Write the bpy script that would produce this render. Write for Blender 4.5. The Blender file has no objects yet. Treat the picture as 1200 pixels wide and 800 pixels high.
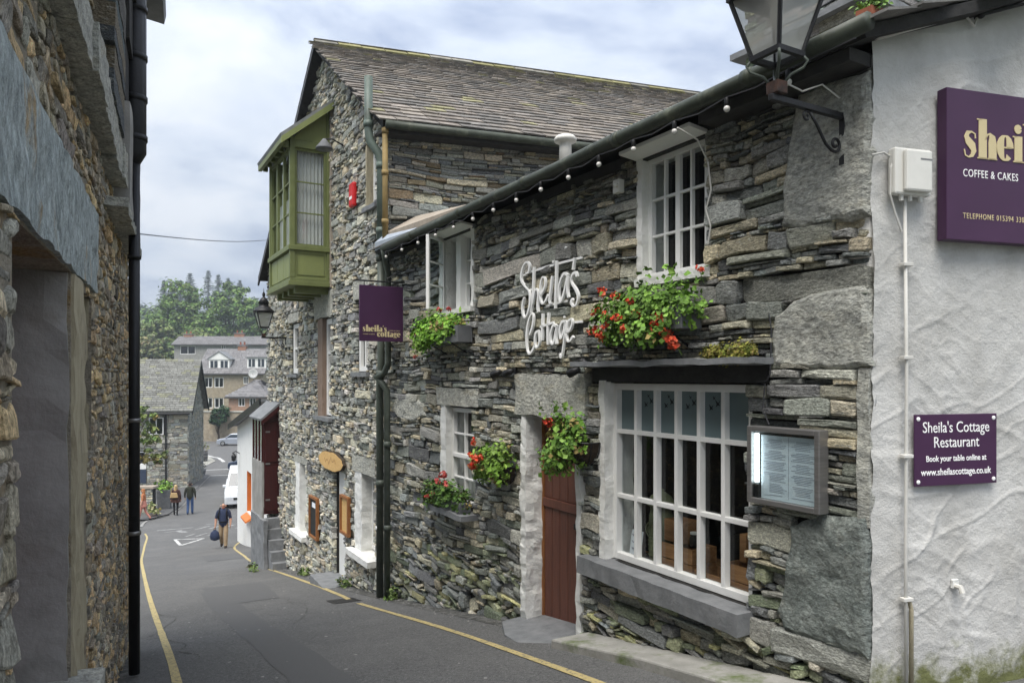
import bpy, math, random
import numpy as np
from mathutils import Vector, Matrix

scene = bpy.context.scene
COL = scene.collection
R = math.radians

# ------------------------------------------------------------------ camera
cam_d = bpy.data.cameras.new('camera')
cam = bpy.data.objects.new('camera', cam_d)
COL.objects.link(cam)
cam.location = (0, 0, 0)                       # world origin = the eye of the photographer
cam.rotation_euler = (R(90), 0, 0)
cam_d.sensor_width = 36.0
cam_d.lens = 25.5
cam_d.shift_y = 0.035
cam_d.clip_start = 0.05
cam_d.clip_end = 6000
scene.camera = cam

# ------------------------------------------------------------------ sky and sun (bright overcast)
SUN_EL, SUN_AZ = 64.0, 200.0                   # compass style, 0 = +Y, clockwise
world = bpy.data.worlds.new('World')
scene.world = world
world.use_nodes = True
nt = world.node_tree
nt.nodes.clear()
wo = nt.nodes.new('ShaderNodeOutputWorld')
bg = nt.nodes.new('ShaderNodeBackground')
sky = nt.nodes.new('ShaderNodeTexSky')
sky.sky_type = 'NISHITA'
sky.sun_disc = False
sky.sun_elevation = R(SUN_EL)
sky.sun_rotation = R(SUN_AZ)
sky.air_density = 1.2
sky.dust_density = 2.0
tc = nt.nodes.new('ShaderNodeTexCoord')
sep = nt.nodes.new('ShaderNodeSeparateXYZ')
nt.links.new(tc.outputs['Generated'], sep.inputs[0])
# project the view direction on a cloud layer: xy / (z + c)
addz = nt.nodes.new('ShaderNodeMath'); addz.operation = 'ADD'; addz.inputs[1].default_value = 0.22
nt.links.new(sep.outputs['Z'], addz.inputs[0])
mxz = nt.nodes.new('ShaderNodeMath'); mxz.operation = 'MAXIMUM'; mxz.inputs[1].default_value = 0.12
nt.links.new(addz.outputs[0], mxz.inputs[0])
dx = nt.nodes.new('ShaderNodeMath'); dx.operation = 'DIVIDE'
dy = nt.nodes.new('ShaderNodeMath'); dy.operation = 'DIVIDE'
nt.links.new(sep.outputs['X'], dx.inputs[0]); nt.links.new(mxz.outputs[0], dx.inputs[1])
nt.links.new(sep.outputs['Y'], dy.inputs[0]); nt.links.new(mxz.outputs[0], dy.inputs[1])
cmb = nt.nodes.new('ShaderNodeCombineXYZ')
nt.links.new(dx.outputs[0], cmb.inputs[0]); nt.links.new(dy.outputs[0], cmb.inputs[1])
n1 = nt.nodes.new('ShaderNodeTexNoise'); n1.inputs['Scale'].default_value = 1.7
n1.inputs['Detail'].default_value = 7; n1.inputs['Roughness'].default_value = 0.55
n1.inputs['Distortion'].default_value = 0.35
nt.links.new(cmb.outputs[0], n1.inputs['Vector'])
rampc = nt.nodes.new('ShaderNodeValToRGB')
rampc.color_ramp.elements[0].position = 0.40; rampc.color_ramp.elements[0].color = (0.34, 0.40, 0.53, 1)
rampc.color_ramp.elements[1].position = 0.62; rampc.color_ramp.elements[1].color = (0.72, 0.75, 0.80, 1)
e = rampc.color_ramp.elements.new(0.50); e.color = (0.55, 0.605, 0.70, 1)
nt.links.new(n1.outputs['Fac'], rampc.inputs[0])
scl = nt.nodes.new('ShaderNodeMixRGB'); scl.blend_type = 'MULTIPLY'; scl.inputs[0].default_value = 1
nt.links.new(sky.outputs[0], scl.inputs[1]); scl.inputs[2].default_value = (0.09, 0.09, 0.09, 1)
mixc = nt.nodes.new('ShaderNodeMixRGB'); mixc.inputs[0].default_value = 0.9
nt.links.new(scl.outputs[0], mixc.inputs[1]); nt.links.new(rampc.outputs[0], mixc.inputs[2])
# an overcast sky is brighter overhead than at the horizon (CIE standard overcast rule, softened)
mz0 = nt.nodes.new('ShaderNodeMath'); mz0.operation = 'MAXIMUM'; mz0.inputs[1].default_value = 0.0
nt.links.new(sep.outputs['Z'], mz0.inputs[0])
cie = nt.nodes.new('ShaderNodeMath'); cie.operation = 'MULTIPLY_ADD'; cie.inputs[1].default_value = 1.25; cie.inputs[2].default_value = 0.72
nt.links.new(mz0.outputs[0], cie.inputs[0])
mulc = nt.nodes.new('ShaderNodeMixRGB'); mulc.blend_type = 'MULTIPLY'; mulc.inputs[0].default_value = 1
nt.links.new(mixc.outputs[0], mulc.inputs[1]); nt.links.new(cie.outputs[0], mulc.inputs[2])
nt.links.new(mulc.outputs[0], bg.inputs['Color'])
bg.inputs['Strength'].default_value = 0.365
nt.links.new(bg.outputs[0], wo.inputs['Surface'])

sun_d = bpy.data.lights.new('sun', 'SUN')
sun_d.energy = 1.45
sun_d.angle = R(42)
sun_d.color = (1.0, 0.955, 0.89)
sun = bpy.data.objects.new('sun', sun_d)
COL.objects.link(sun)
to_sun = Vector((math.sin(R(SUN_AZ)) * math.cos(R(SUN_EL)), math.cos(R(SUN_AZ)) * math.cos(R(SUN_EL)), math.sin(R(SUN_EL))))
sun.rotation_euler = to_sun.to_track_quat('Z', 'Y').to_euler()
sun.location = (0, 0, 40)

vs = scene.view_settings
scene.display_settings.display_device = 'sRGB'
vs.view_transform = 'Standard'; vs.look = 'None'; vs.gamma = 1.0; vs.exposure = 1.85
vs.use_curve_mapping = False
scene.cycles.max_bounces = 6
scene.cycles.transparent_max_bounces = 12
scene.cycles.volume_bounces = 0

# ------------------------------------------------------------------ noise
def _h(i, j, k):
    n = (i * 374761393 + j * 668265263 + k * 2147483647) & 0xffffffff
    n = ((n ^ (n >> 13)) * 1274126177) & 0xffffffff
    return ((n ^ (n >> 16)) & 0xffff) / 65535.0 * 2 - 1

def vnoise(x, y, z=0.0):
    xi, yi, zi = math.floor(x), math.floor(y), math.floor(z)
    fx, fy, fz = x - xi, y - yi, z - zi
    fx = fx * fx * (3 - 2 * fx); fy = fy * fy * (3 - 2 * fy); fz = fz * fz * (3 - 2 * fz)
    def l(a, b, t): return a + (b - a) * t
    a = l(l(_h(xi, yi, zi), _h(xi + 1, yi, zi), fx), l(_h(xi, yi + 1, zi), _h(xi + 1, yi + 1, zi), fx), fy)
    if fz == 0: return a
    b = l(l(_h(xi, yi, zi + 1), _h(xi + 1, yi, zi + 1), fx), l(_h(xi, yi + 1, zi + 1), _h(xi + 1, yi + 1, zi + 1), fx), fy)
    return l(a, b, fz)

def npnoise(x, y, seed=0):
    rng = np.random.default_rng(seed)
    T = rng.random((64, 64)) * 2 - 1
    xi = np.floor(x).astype(int); yi = np.floor(y).astype(int)
    fx = x - xi; fy = y - yi
    fx = fx * fx * (3 - 2 * fx); fy = fy * fy * (3 - 2 * fy)
    a = T[xi % 64, yi % 64]; b = T[(xi + 1) % 64, yi % 64]; c = T[xi % 64, (yi + 1) % 64]; d_ = T[(xi + 1) % 64, (yi + 1) % 64]
    return (a + (b - a) * fx) + ((c + (d_ - c) * fx) - (a + (b - a) * fx)) * fy

# ------------------------------------------------------------------ the lie of the land
_zs = [(-60, 2.0), (-30, .5), (0, -1.40), (2.6, -1.84), (3.5, -2.0), (5.8, -2.38), (10.7, -3.32), (19.6, -4.78), (30, -6.55), (41, -7.3), (60, -7.75), (101, -8.6), (115, -8.3), (150, -4), (200, 2), (360, 26), (520, 46)]
_ss = np.linspace(-60, 520, 2901)
_zz = np.interp(_ss, [a for a, b in _zs], [b for a, b in _zs])
_k = 7
_zz = np.convolve(np.pad(_zz, _k, mode='edge'), np.ones(2 * _k + 1) / (2 * _k + 1), mode='valid')
def st(X, Y): return -.48 * X + .877 * Y, .877 * X + .48 * Y
def inv_st(s, t): return -.48 * s + .877 * t, .877 * s + .48 * t
def gz(X, Y):
    return float(np.interp(-.48 * X + .877 * Y, _ss, _zz))

# ------------------------------------------------------------------ materials
MATS = {}
def _n(t, kind, **kw):
    n = t.nodes.new(kind)
    for k, v in kw.items(): n.inputs[k].default_value = v
    return n

def mat(name, c1, c2=None, scale=6.0, rough=0.8, bump=0.0, bscale=30.0, metal=0.0, attr=False, stretch=(1, 1, 1),
        c3=None, c3_scale=2.0, c3_lo=0.55, c3_hi=0.68, spec=0.3, detail=6, var=0.35, emit=None, bdist=0.02, fine=0.0):
    """procedural surface: two-tone noise colour (times a per-piece colour if attr), patches of c3, bump relief"""
    m = bpy.data.materials.new(name)
    m.use_nodes = True
    t = m.node_tree
    b = t.nodes['Principled BSDF']
    b.inputs['Roughness'].default_value = rough
    b.inputs['Metallic'].default_value = metal
    b.inputs['Specular IOR Level'].default_value = spec
    tcn = t.nodes.new('ShaderNodeTexCoord')
    mp = t.nodes.new('ShaderNodeMapping')
    mp.inputs['Scale'].default_value = stretch
    t.links.new(tcn.outputs['Object'], mp.inputs[0])
    ns = _n(t, 'ShaderNodeTexNoise', Scale=scale, Detail=detail, Roughness=0.62)
    t.links.new(mp.outputs[0], ns.inputs['Vector'])
    if attr:
        at = t.nodes.new('ShaderNodeAttribute'); at.attribute_name = 'Col'
        rmp = t.nodes.new('ShaderNodeMapRange')
        rmp.inputs['From Min'].default_value = 0.3; rmp.inputs['From Max'].default_value = 0.7
        rmp.inputs['To Min'].default_value = 1 - var; rmp.inputs['To Max'].default_value = 1 + var
        t.links.new(ns.outputs['Fac'], rmp.inputs['Value'])
        mul = t.nodes.new('ShaderNodeMixRGB'); mul.blend_type = 'MULTIPLY'; mul.inputs[0].default_value = 1
        t.links.new(at.outputs['Color'], mul.inputs[1]); t.links.new(rmp.outputs[0], mul.inputs[2])
        col = mul.outputs[0]
    else:
        if c2 is None: c2 = tuple(x * 0.8 for x in c1)
        rp = t.nodes.new('ShaderNodeValToRGB')
        rp.color_ramp.elements[0].position = 0.32; rp.color_ramp.elements[0].color = (*c2, 1)
        rp.color_ramp.elements[1].position = 0.68; rp.color_ramp.elements[1].color = (*c1, 1)
        t.links.new(ns.outputs['Fac'], rp.inputs[0])
        col = rp.outputs[0]
    if c3 is not None:
        n3 = _n(t, 'ShaderNodeTexNoise', Scale=c3_scale, Detail=8, Roughness=0.68)
        t.links.new(mp.outputs[0], n3.inputs['Vector'])
        r3 = t.nodes.new('ShaderNodeMapRange')
        r3.inputs['From Min'].default_value = c3_lo; r3.inputs['From Max'].default_value = c3_hi
        t.links.new(n3.outputs['Fac'], r3.inputs['Value'])
        mx = t.nodes.new('ShaderNodeMixRGB')
        t.links.new(r3.outputs[0], mx.inputs[0]); t.links.new(col, mx.inputs[1]); mx.inputs[2].default_value = (*c3, 1)
        col = mx.outputs[0]
    if fine > 0:      # fine grain: specks and dark pits
        nf = _n(t, 'ShaderNodeTexNoise', Scale=scale * 2.7, Detail=6, Roughness=0.78)
        t.links.new(mp.outputs[0], nf.inputs['Vector'])
        rf_ = t.nodes.new('ShaderNodeMapRange')
        rf_.inputs['From Min'].default_value = 0.34; rf_.inputs['From Max'].default_value = 0.66
        rf_.inputs['To Min'].default_value = 1 - .62 * fine; rf_.inputs['To Max'].default_value = 1 + .55 * fine
        t.links.new(nf.outputs['Fac'], rf_.inputs['Value'])
        mf = t.nodes.new('ShaderNodeMixRGB'); mf.blend_type = 'MULTIPLY'; mf.inputs[0].default_value = 1
        t.links.new(col, mf.inputs[1]); t.links.new(rf_.outputs[0], mf.inputs[2]); col = mf.outputs[0]
    t.links.new(col, b.inputs['Base Color'])
    if bump > 0:
        nb = _n(t, 'ShaderNodeTexNoise', Scale=bscale, Detail=7, Roughness=0.65)
        t.links.new(mp.outputs[0], nb.inputs['Vector'])
        bp = t.nodes.new('ShaderNodeBump'); bp.inputs['Strength'].default_value = bump; bp.inputs['Distance'].default_value = bdist
        t.links.new(nb.outputs['Fac'], bp.inputs['Height'])
        t.links.new(bp.outputs[0], b.inputs['Normal'])
    if emit:
        b.inputs['Emission Color'].default_value = (*emit[0], 1); b.inputs['Emission Strength'].default_value = emit[1]
    MATS[name] = m
    return m

mat('stone', (.2, .2, .2), attr=True, scale=30, rough=.8, bump=1.0, bscale=38, stretch=(1, 1, 2.2), c3=(.40, .40, .35), c3_scale=16, c3_lo=.57, c3_hi=.70, var=.5, bdist=.035, fine=.9)
mat('stone_far', (.2, .2, .2), attr=True, scale=14, fine=.7, rough=.85, bump=.9, bscale=20, stretch=(1, 1, 2), var=.4, c3=(.36, .36, .31), c3_scale=5, c3_lo=.56, c3_hi=.70, bdist=.03)
mat('rubble', (.2, .2, .2), attr=True, fine=.9, scale=26, rough=.9, bump=1.0, bscale=30, var=.5, c3=(.30, .20, .085), c3_scale=2.4, c3_lo=.56, c3_hi=.68, stretch=(1, 1, .6), bdist=.05)
mat('joint', (.04, .038, .035), (.018, .018, .017), scale=20, rough=.95, bump=.8, bscale=60)
mat('mortar', (.42, .37, .285), (.25, .225, .18), scale=9, rough=.95, bump=1, bscale=28, c3=(.32, .22, .10), c3_scale=2.0, c3_lo=.52, c3_hi=.66, bdist=.05)
mat('slab', (.50, .495, .43), (.33, .335, .305), scale=9, fine=.8, rough=.8, bump=1.0, bscale=22, c3=(.36, .33, .24), c3_scale=2.2, c3_lo=.56, c3_hi=.72, stretch=(1, 1, 1.6), bdist=.04)
mat('slab_green', (.27, .295, .27), (.165, .19, .175), scale=10, fine=.8, rough=.75, bump=1.0, bscale=24, stretch=(1, 1, 1.3), c3=(.30, .31, .27), c3_scale=4, c3_lo=.58, c3_hi=.72, bdist=.06)
mat('lintel_slate', (.52, .58, .57), (.35, .40, .40), scale=6, fine=.8, rough=.8, bump=1.0, bscale=24, stretch=(1.5, 1, .8), c3=(.45, .31, .14), c3_scale=1.6, c3_lo=.57, c3_hi=.66, bdist=.05)
mat('slate_sill', (.22, .225, .23), (.14, .147, .152), scale=8, rough=.6, bump=.3, bscale=40)
mat('roof_slate', (.2, .2, .2), attr=True, scale=7, rough=.85, bump=.5, bscale=30, var=.35, c3=(.20, .19, .10), c3_scale=1.3, c3_lo=.66, c3_hi=.82)
mat('white_paint', (.80, .80, .78), (.70, .70, .67), scale=3, rough=.5, bump=.15, bscale=30)
mat('white_rough', (.80, .80, .77), (.66, .66, .62), scale=6, rough=.75, bump=.9, bscale=9, c3=(.48, .47, .42), c3_scale=3, c3_lo=.64, c3_hi=.82, bdist=.03)
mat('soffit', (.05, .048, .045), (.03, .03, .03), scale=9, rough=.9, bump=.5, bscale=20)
mat('asphalt', (.150, .149, .144), (.078, .078, .077), scale=34, rough=.9, bump=.8, bscale=70, c3=(.155, .153, .147), c3_scale=.9, c3_lo=.46, c3_hi=.80, bdist=.012, fine=1.0, detail=10)
mat('asphalt_patch', (.125, .125, .123), (.075, .075, .075), scale=180, rough=.88, bump=.5, bscale=220, bdist=.006)
mat('yellow_line', (.50, .40, .18), (.38, .31, .145), scale=7, rough=.75, c3=(.13, .125, .11), c3_scale=34, c3_lo=.53, c3_hi=.60)
mat('white_line', (.62, .62, .60), (.50, .50, .48), scale=6, rough=.75, c3=(.14, .14, .135), c3_scale=9, c3_lo=.50, c3_hi=.60)
mat('worn_line', (.36, .36, .35), (.24, .24, .235), scale=5, rough=.8, c3=(.17, .17, .165), c3_scale=7, c3_lo=.46, c3_hi=.58)
mat('concrete', (.36, .35, .32), (.25, .245, .22), scale=5, rough=.9, bump=.4, bscale=50, c3=(.12, .15, .06), c3_scale=3, c3_lo=.52, c3_hi=.68)
mat('green_paint', (.225, .255, .095), (.18, .205, .078), scale=4, rough=.5, bump=.12, bscale=20, c3=(.09, .10, .04), c3_scale=3, c3_lo=.62, c3_hi=.78, stretch=(1, 1, .4))
mat('green_dark', (.165, .19, .072), (.12, .14, .053), scale=4, rough=.5)
mat('pipe_green', (.115, .15, .125), (.075, .095, .08), scale=5, rough=.5, c3=(.06, .065, .05), c3_scale=4, c3_lo=.55, c3_hi=.75)
mat('pipe_dark', (.085, .10, .082), (.05, .06, .048), scale=6, rough=.45)
mat('pipe_ochre', (.27, .19, .075), (.17, .125, .05), scale=6, rough=.7)
mat('gutter_paint', (.062, .072, .052), (.035, .04, .03), scale=7, rough=.5, c3=(.13, .14, .10), c3_scale=5, c3_lo=.56, c3_hi=.72)
mat('black_metal', (.018, .018, .02), (.012, .012, .012), scale=20, rough=.45, bump=.15, bscale=60)
mat('rusty_metal', (.10, .048, .032), (.03, .026, .024), scale=16, rough=.8, bump=.3, bscale=50)
mat('steel', (.30, .29, .28), (.22, .215, .21), scale=6, rough=.42, metal=.7, stretch=(1, 1, 12))
mat('purple', (.060, .022, .062), (.050, .019, .052), scale=3, rough=.42)
mat('cream_letter', (.62, .52, .30), (.56, .47, .27), scale=6, rough=.6)
mat('white_letter', (.90, .90, .88), (.86, .86, .84), scale=6, rough=.5)
mat('wood_crate', (.42, .22, .095), (.26, .125, .05), scale=5, rough=.7, stretch=(1, 6, 8), bump=.3, bscale=20)
mat('wood_pale', (.68, .45, .19), (.54, .33, .12), scale=5, rough=.6, stretch=(2, 2, 9), bump=.2, bscale=20)
mat('wood_frame', (.30, .13, .045), (.20, .08, .03), scale=8, rough=.55, stretch=(6, 6, 1))
mat('bark', (.06, .045, .03), (.035, .027, .02), scale=10, rough=.95, bump=.8, bscale=30)
mat('door_red', (.155, .06, .04), (.10, .04, .028), scale=5, rough=.5, stretch=(9, 9, .9), bump=.15, bscale=30)
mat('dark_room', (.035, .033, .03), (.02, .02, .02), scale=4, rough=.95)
mat('leaf', (.1, .2, .03), attr=True, scale=10, rough=.6, var=.25, spec=.35)
mat('petal', (.6, .03, .02), attr=True, scale=12, rough=.6, var=.2)
mat('bulb_glass', (.72, .70, .66), (.62, .60, .56), scale=4, rough=.15, spec=.6)
mat('plastic_white', (.72, .71, .66), (.62, .61, .56), scale=4, rough=.5, c3=(.50, .48, .40), c3_scale=3, c3_lo=.6, c3_hi=.8)
mat('plastic_red', (.62, .02, .025), (.5, .02, .02), scale=4, rough=.4)
mat('paper', (.86, .89, .93), (.80, .84, .89), scale=3, rough=.7)
mat('ink', (.34, .35, .42), (.28, .29, .36), scale=5, rough=.8)
mat('tube_light', (.9, .95, 1), rough=.4, emit=((.85, .95, 1.0), 2.2))
mat('blackboard', (.03, .032, .03), (.02, .02, .02), scale=8, rough=.8)
mat('film', (.16, .215, .225), (.13, .18, .19), scale=2, rough=.35, stretch=(1, 1, .5))
mat('bird', (.02, .025, .03), rough=.6)
mat('urn_green', (.20, .22, .125), (.13, .145, .08), scale=9, rough=.6, bump=.4, bscale=30)
mat('curtain', (.66, .65, .62), (.55, .54, .52), scale=5, rough=.9, stretch=(9, 9, .5))
mat('plant_pot', (.30, .10, .055), (.2, .07, .04), scale=7, rough=.85)
mat('planter_grey', (.14, .145, .15), (.09, .095, .10), scale=6, rough=.7)
mat('render_grey', (.33, .32, .30), (.22, .215, .20), scale=3, rough=.9, bump=.4, bscale=20, c3=(.23, .215, .19), c3_scale=2, c3_lo=.55, c3_hi=.75)
mat('post_stone', (.46, .41, .29), (.32, .28, .19), scale=8, rough=.85, bump=.6, bscale=40, stretch=(2, 2, .5), c3=(.17, .15, .11), c3_scale=4, c3_lo=.55, c3_hi=.7)
mat('red_door', (.20, .012, .02), (.14, .01, .014), scale=4, rough=.4)
mat('terrain', (.055, .085, .022), (.035, .055, .016), scale=.4, rough=1)
mat('kerb', (.28, .275, .26), (.20, .195, .185), scale=6, rough=.9, bump=.4, bscale=40)
mat('brick_far', (.36, .19, .12), (.24, .125, .08), scale=4, rough=.9, bump=.3, bscale=20)
mat('wall_white', (.80, .80, .77), (.73, .73, .70), scale=2, rough=.85, bump=.25, bscale=20)
mat('orange_paint', (.66, .20, .045), (.56, .16, .04), scale=3, rough=.5)
mat('maroon', (.055, .012, .012), (.035, .009, .009), scale=4, rough=.4, stretch=(6, 6, .6))
mat('lead', (.36, .40, .45), (.27, .30, .34), scale=4, rough=.6)
mat('sandstone', (.36, .31, .25), (.27, .23, .185), scale=5, rough=.9, bump=.5, bscale=30)
mat('dish', (.62, .62, .60), rough=.5)
mat('skin', (.52, .29, .20), (.47, .26, .18), scale=9, rough=.6)
mat('hair_fair', (.45, .33, .17), (.36, .25, .12), scale=30, rough=.7)
mat('hair_dark', (.04, .03, .025), rough=.7)
mat('hair_ginger', (.34, .14, .05), (.26, .10, .035), scale=30, rough=.7)
mat('hair_grey', (.48, .46, .44), rough=.8)
for nm, c in dict(cloth_navy=(.030, .042, .085), cloth_khaki=(.34, .25, .155), cloth_black=(.012, .012, .014), cloth_brown=(.075, .035, .028),
                  cloth_olive=(.030, .033, .022), cloth_jeans=(.045, .085, .19), cloth_pink=(.62, .26, .20), cloth_orange=(.45, .17, .075),
                  bag_tan=(.42, .29, .14), shoe=(.03, .024, .02)).items():
    mat(nm, c, tuple(x * .75 for x in c), scale=12, rough=.85, bump=.3, bscale=14)
mat('car_silver', (.40, .43, .48), (.38, .41, .46), rough=.3, metal=.4, spec=.5)
mat('car_blue', (.04, .055, .09), rough=.3, spec=.5)
mat('car_white', (.72, .74, .76), rough=.3, spec=.5)
mat('tyre', (.02, .02, .02), rough=.9)
mat('rim', (.38, .38, .38), rough=.4, metal=.6)
mat('car_glass', (.03, .04, .05), rough=.08, spec=.6)
mat('lamp_red', (.45, .02, .02), rough=.3)
mat('lamp_clear', (.7, .72, .74), rough=.2)
mat('plate', (.7, .62, .12), rough=.5)
mat('barrel', (.10, .10, .10), (.06, .06, .06), scale=6, rough=.8, stretch=(6, 6, 1))
mat('moss', (.2, .22, .03), attr=True, scale=20, rough=.9, var=.3)
mat('wire', (.05, .05, .055), rough=.6)
mat('wire_grey', (.22, .24, .27), rough=.6)
mat('cable_white', (.60, .59, .55), (.5, .49, .45), rough=.6)

def glass_mat(name, tint=(.86, .9, .9), rough=.015, frost=0.0):
    m = bpy.data.materials.new(name); m.use_nodes = True
    t = m.node_tree; t.nodes.clear()
    out = t.nodes.new('ShaderNodeOutputMaterial')
    tr = t.nodes.new('ShaderNodeBsdfTransparent'); tr.inputs[0].default_value = (*tint, 1)
    gl = t.nodes.new('ShaderNodeBsdfGlossy'); gl.inputs['Roughness'].default_value = rough; gl.inputs[0].default_value = (1, 1, 1, 1)
    lw = t.nodes.new('ShaderNodeLayerWeight'); lw.inputs['Blend'].default_value = .5
    pw = t.nodes.new('ShaderNodeMath'); pw.operation = 'POWER'; pw.inputs[1].default_value = 4.0
    fr = t.nodes.new('ShaderNodeMath'); fr.operation = 'MULTIPLY_ADD'; fr.inputs[1].default_value = .9; fr.inputs[2].default_value = .045; fr.use_clamp = True
    t.links.new(lw.outputs['Facing'], pw.inputs[0]); t.links.new(pw.outputs[0], fr.inputs[0])
    tcn = t.nodes.new('ShaderNodeTexCoord')
    nz = _n(t, 'ShaderNodeTexNoise', Scale=2.2, Detail=2)
    bp = t.nodes.new('ShaderNodeBump'); bp.inputs['Strength'].default_value = .12; bp.inputs['Distance'].default_value = .02
    t.links.new(tcn.outputs['Object'], nz.inputs['Vector']); t.links.new(nz.outputs['Fac'], bp.inputs['Height'])
    t.links.new(bp.outputs[0], gl.inputs['Normal'])
    mx = t.nodes.new('ShaderNodeMixShader')
    t.links.new(fr.outputs[0], mx.inputs[0]); t.links.new(tr.outputs[0], mx.inputs[1]); t.links.new(gl.outputs[0], mx.inputs[2])
    last = mx
    if frost > 0:
        df = t.nodes.new('ShaderNodeBsdfDiffuse'); df.inputs[0].default_value = (.62, .62, .58, 1)
        m2 = t.nodes.new('ShaderNodeMixShader'); m2.inputs[0].default_value = frost
        t.links.new(mx.outputs[0], m2.inputs[1]); t.links.new(df.outputs[0], m2.inputs[2]); last = m2
    t.links.new(last.outputs[0], out.inputs[0])
    MATS[name] = m
glass_mat('glass')
glass_mat('lamp_glass', tint=(.93, .93, .9), frost=.38)

# ------------------------------------------------------------------ mesh builder
class MB:
    def __init__(s): s.v = []; s.f = []; s.c = []; s.cc = None
    def add(s, vs, fs):
        o = len(s.v); s.v.extend(vs); s.f.extend([tuple(i + o for i in q) for q in fs])
        if s.cc is not None: s.c.extend([s.cc] * len(vs))
        return o
    def hexa(s, p):   # p: 8 points, bottom ring 0-3, top ring 4-7
        s.add(p, [(3, 2, 1, 0), (4, 5, 6, 7), (0, 1, 5, 4), (1, 2, 6, 5), (2, 3, 7, 6), (3, 0, 4, 7)]); return s
    def box(s, x0, x1, y0, y1, z0, z1):
        return s.hexa([(x0, y0, z0), (x1, y0, z0), (x1, y1, z0), (x0, y1, z0), (x0, y0, z1), (x1, y0, z1), (x1, y1, z1), (x0, y1, z1)])
    def rbox(s, x0, x1, y0, y1, z0, z1, step=.08, amp=.012, fr=9.0, seed=0.0, skip=()):
        """a box with rough, uneven faces and edges"""
        nx = max(1, int((x1 - x0) / step)); ny = max(1, int((y1 - y0) / step)); nz = max(1, int((z1 - z0) / step))
        def P(x, y, z):
            e = 1.0
            return (x + amp * e * vnoise(x * fr + seed, y * fr + 3.1, z * fr + 7.7), y + amp * e * vnoise(x * fr + 11.3, y * fr + seed, z * fr + 1.9), z + amp * e * vnoise(x * fr + 5.2, y * fr + 9.4, z * fr + seed))
        def grid(fn, a, b):
            vs = [P(*fn(i / a, j / b)) for i in range(a + 1) for j in range(b + 1)]
            fs = [(i * (b + 1) + j, (i + 1) * (b + 1) + j, (i + 1) * (b + 1) + j + 1, i * (b + 1) + j + 1) for i in range(a) for j in range(b)]
            s.add(vs, fs)
        X = lambda u: x0 + (x1 - x0) * u
        Yf = lambda u: y0 + (y1 - y0) * u
        Z = lambda u: z0 + (z1 - z0) * u
        grid(lambda u, v: (X(u), y1, Z(v)), nx, nz); grid(lambda u, v: (X(1 - u), y0, Z(v)), nx, nz)
        grid(lambda u, v: (x0, Yf(u), Z(v)), ny, nz); grid(lambda u, v: (x1, Yf(1 - u), Z(v)), ny, nz)
        grid(lambda u, v: (X(u), Yf(1 - v), z1), nx, ny); grid(lambda u, v: (X(u), Yf(v), z0), nx, ny)
        return s
    def prism(s, poly, y0, y1):   # poly in (x,z), extruded along y
        n = len(poly)
        vs = [(x, y0, z) for x, z in poly] + [(x, y1, z) for x, z in poly]
        fs = [tuple(range(n)), tuple(range(2 * n - 1, n - 1, -1))] + [(i, i + n, (i + 1) % n + n, (i + 1) % n) for i in range(n)]
        s.add(vs, fs); return s
    def prism_x(s, poly, x0, x1):   # poly in (y,z), extruded along x
        n = len(poly)
        vs = [(x0, y, z) for y, z in poly] + [(x1, y, z) for y, z in poly]
        fs = [tuple(range(n)), tuple(range(2 * n - 1, n - 1, -1))] + [(i, i + n, (i + 1) % n + n, (i + 1) % n) for i in range(n)]
        s.add(vs, fs); return s
    def prism_z(s, poly, z0, z1):
        n = len(poly)
        vs = [(x, y, z0) for x, y in poly] + [(x, y, z1) for x, y in poly]
        fs = [tuple(range(n)), tuple(range(2 * n - 1, n - 1, -1))] + [(i, i + n, (i + 1) % n + n, (i + 1) % n) for i in range(n)]
        s.add(vs, fs); return s
    def tube(s, pts, r, n=8, cap=True):
        pts = [Vector(p) for p in pts]; m = len(pts)
        rs = r if isinstance(r, (list, tuple)) else [r] * m
        vs = []; up = None
        for i, p in enumerate(pts):
            d_ = (pts[min(i + 1, m - 1)] - pts[max(i - 1, 0)]).normalized()
            if up is None:
                up = Vector((0, 0, 1)) if abs(d_.z) < .9 else Vector((1, 0, 0))
            a = d_.cross(up).normalized(); b = a.cross(d_).normalized(); up = b
            for k in range(n):
                t = 2 * math.pi * k / n
                q = p + (a * math.cos(t) + b * math.sin(t)) * rs[i]; vs.append(tuple(q))
        fs = [(i * n + k, i * n + (k + 1) % n, (i + 1) * n + (k + 1) % n, (i + 1) * n + k) for i in range(m - 1) for k in range(n)]
        if cap: fs += [tuple(range(n - 1, -1, -1)), tuple(range((m - 1) * n, m * n))]
        s.add(vs, fs); return s
    def lathe(s, prof, c=(0, 0, 0), n=12, axis='z'):
        vs = []; m = len(prof)
        for r, h in prof:
            for k in range(n):
                t = 2 * math.pi * k / n
                a, b = r * math.cos(t), r * math.sin(t)
                vs.append((c[0] + a, c[1] + b, c[2] + h) if axis == 'z' else ((c[0] + a, c[1] + h, c[2] + b) if axis == 'y' else (c[0] + h, c[1] + a, c[2] + b)))
        fs = [(i * n + k, i * n + (k + 1) % n, (i + 1) * n + (k + 1) % n, (i + 1) * n + k) for i in range(m - 1) for k in range(n)]
        fs += [tuple(range(n - 1, -1, -1)), tuple(range((m - 1) * n, m * n))]
        s.add(vs, fs); return s
    def ball(s, c, r, n=10, m=6, sz=1.0):
        return s.lathe([(max(1e-4, r * math.sin(math.pi * i / m)), -r * sz * math.cos(math.pi * i / m)) for i in range(m + 1)], c, n)
    def sheet(s, fn, a, b):
        vs = [fn(i / a, j / b) for i in range(a + 1) for j in range(b + 1)]
        fs = [(i * (b + 1) + j, (i + 1) * (b + 1) + j, (i + 1) * (b + 1) + j + 1, i * (b + 1) + j + 1) for i in range(a) for j in range(b)]
        s.add(vs, fs); return s
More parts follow.
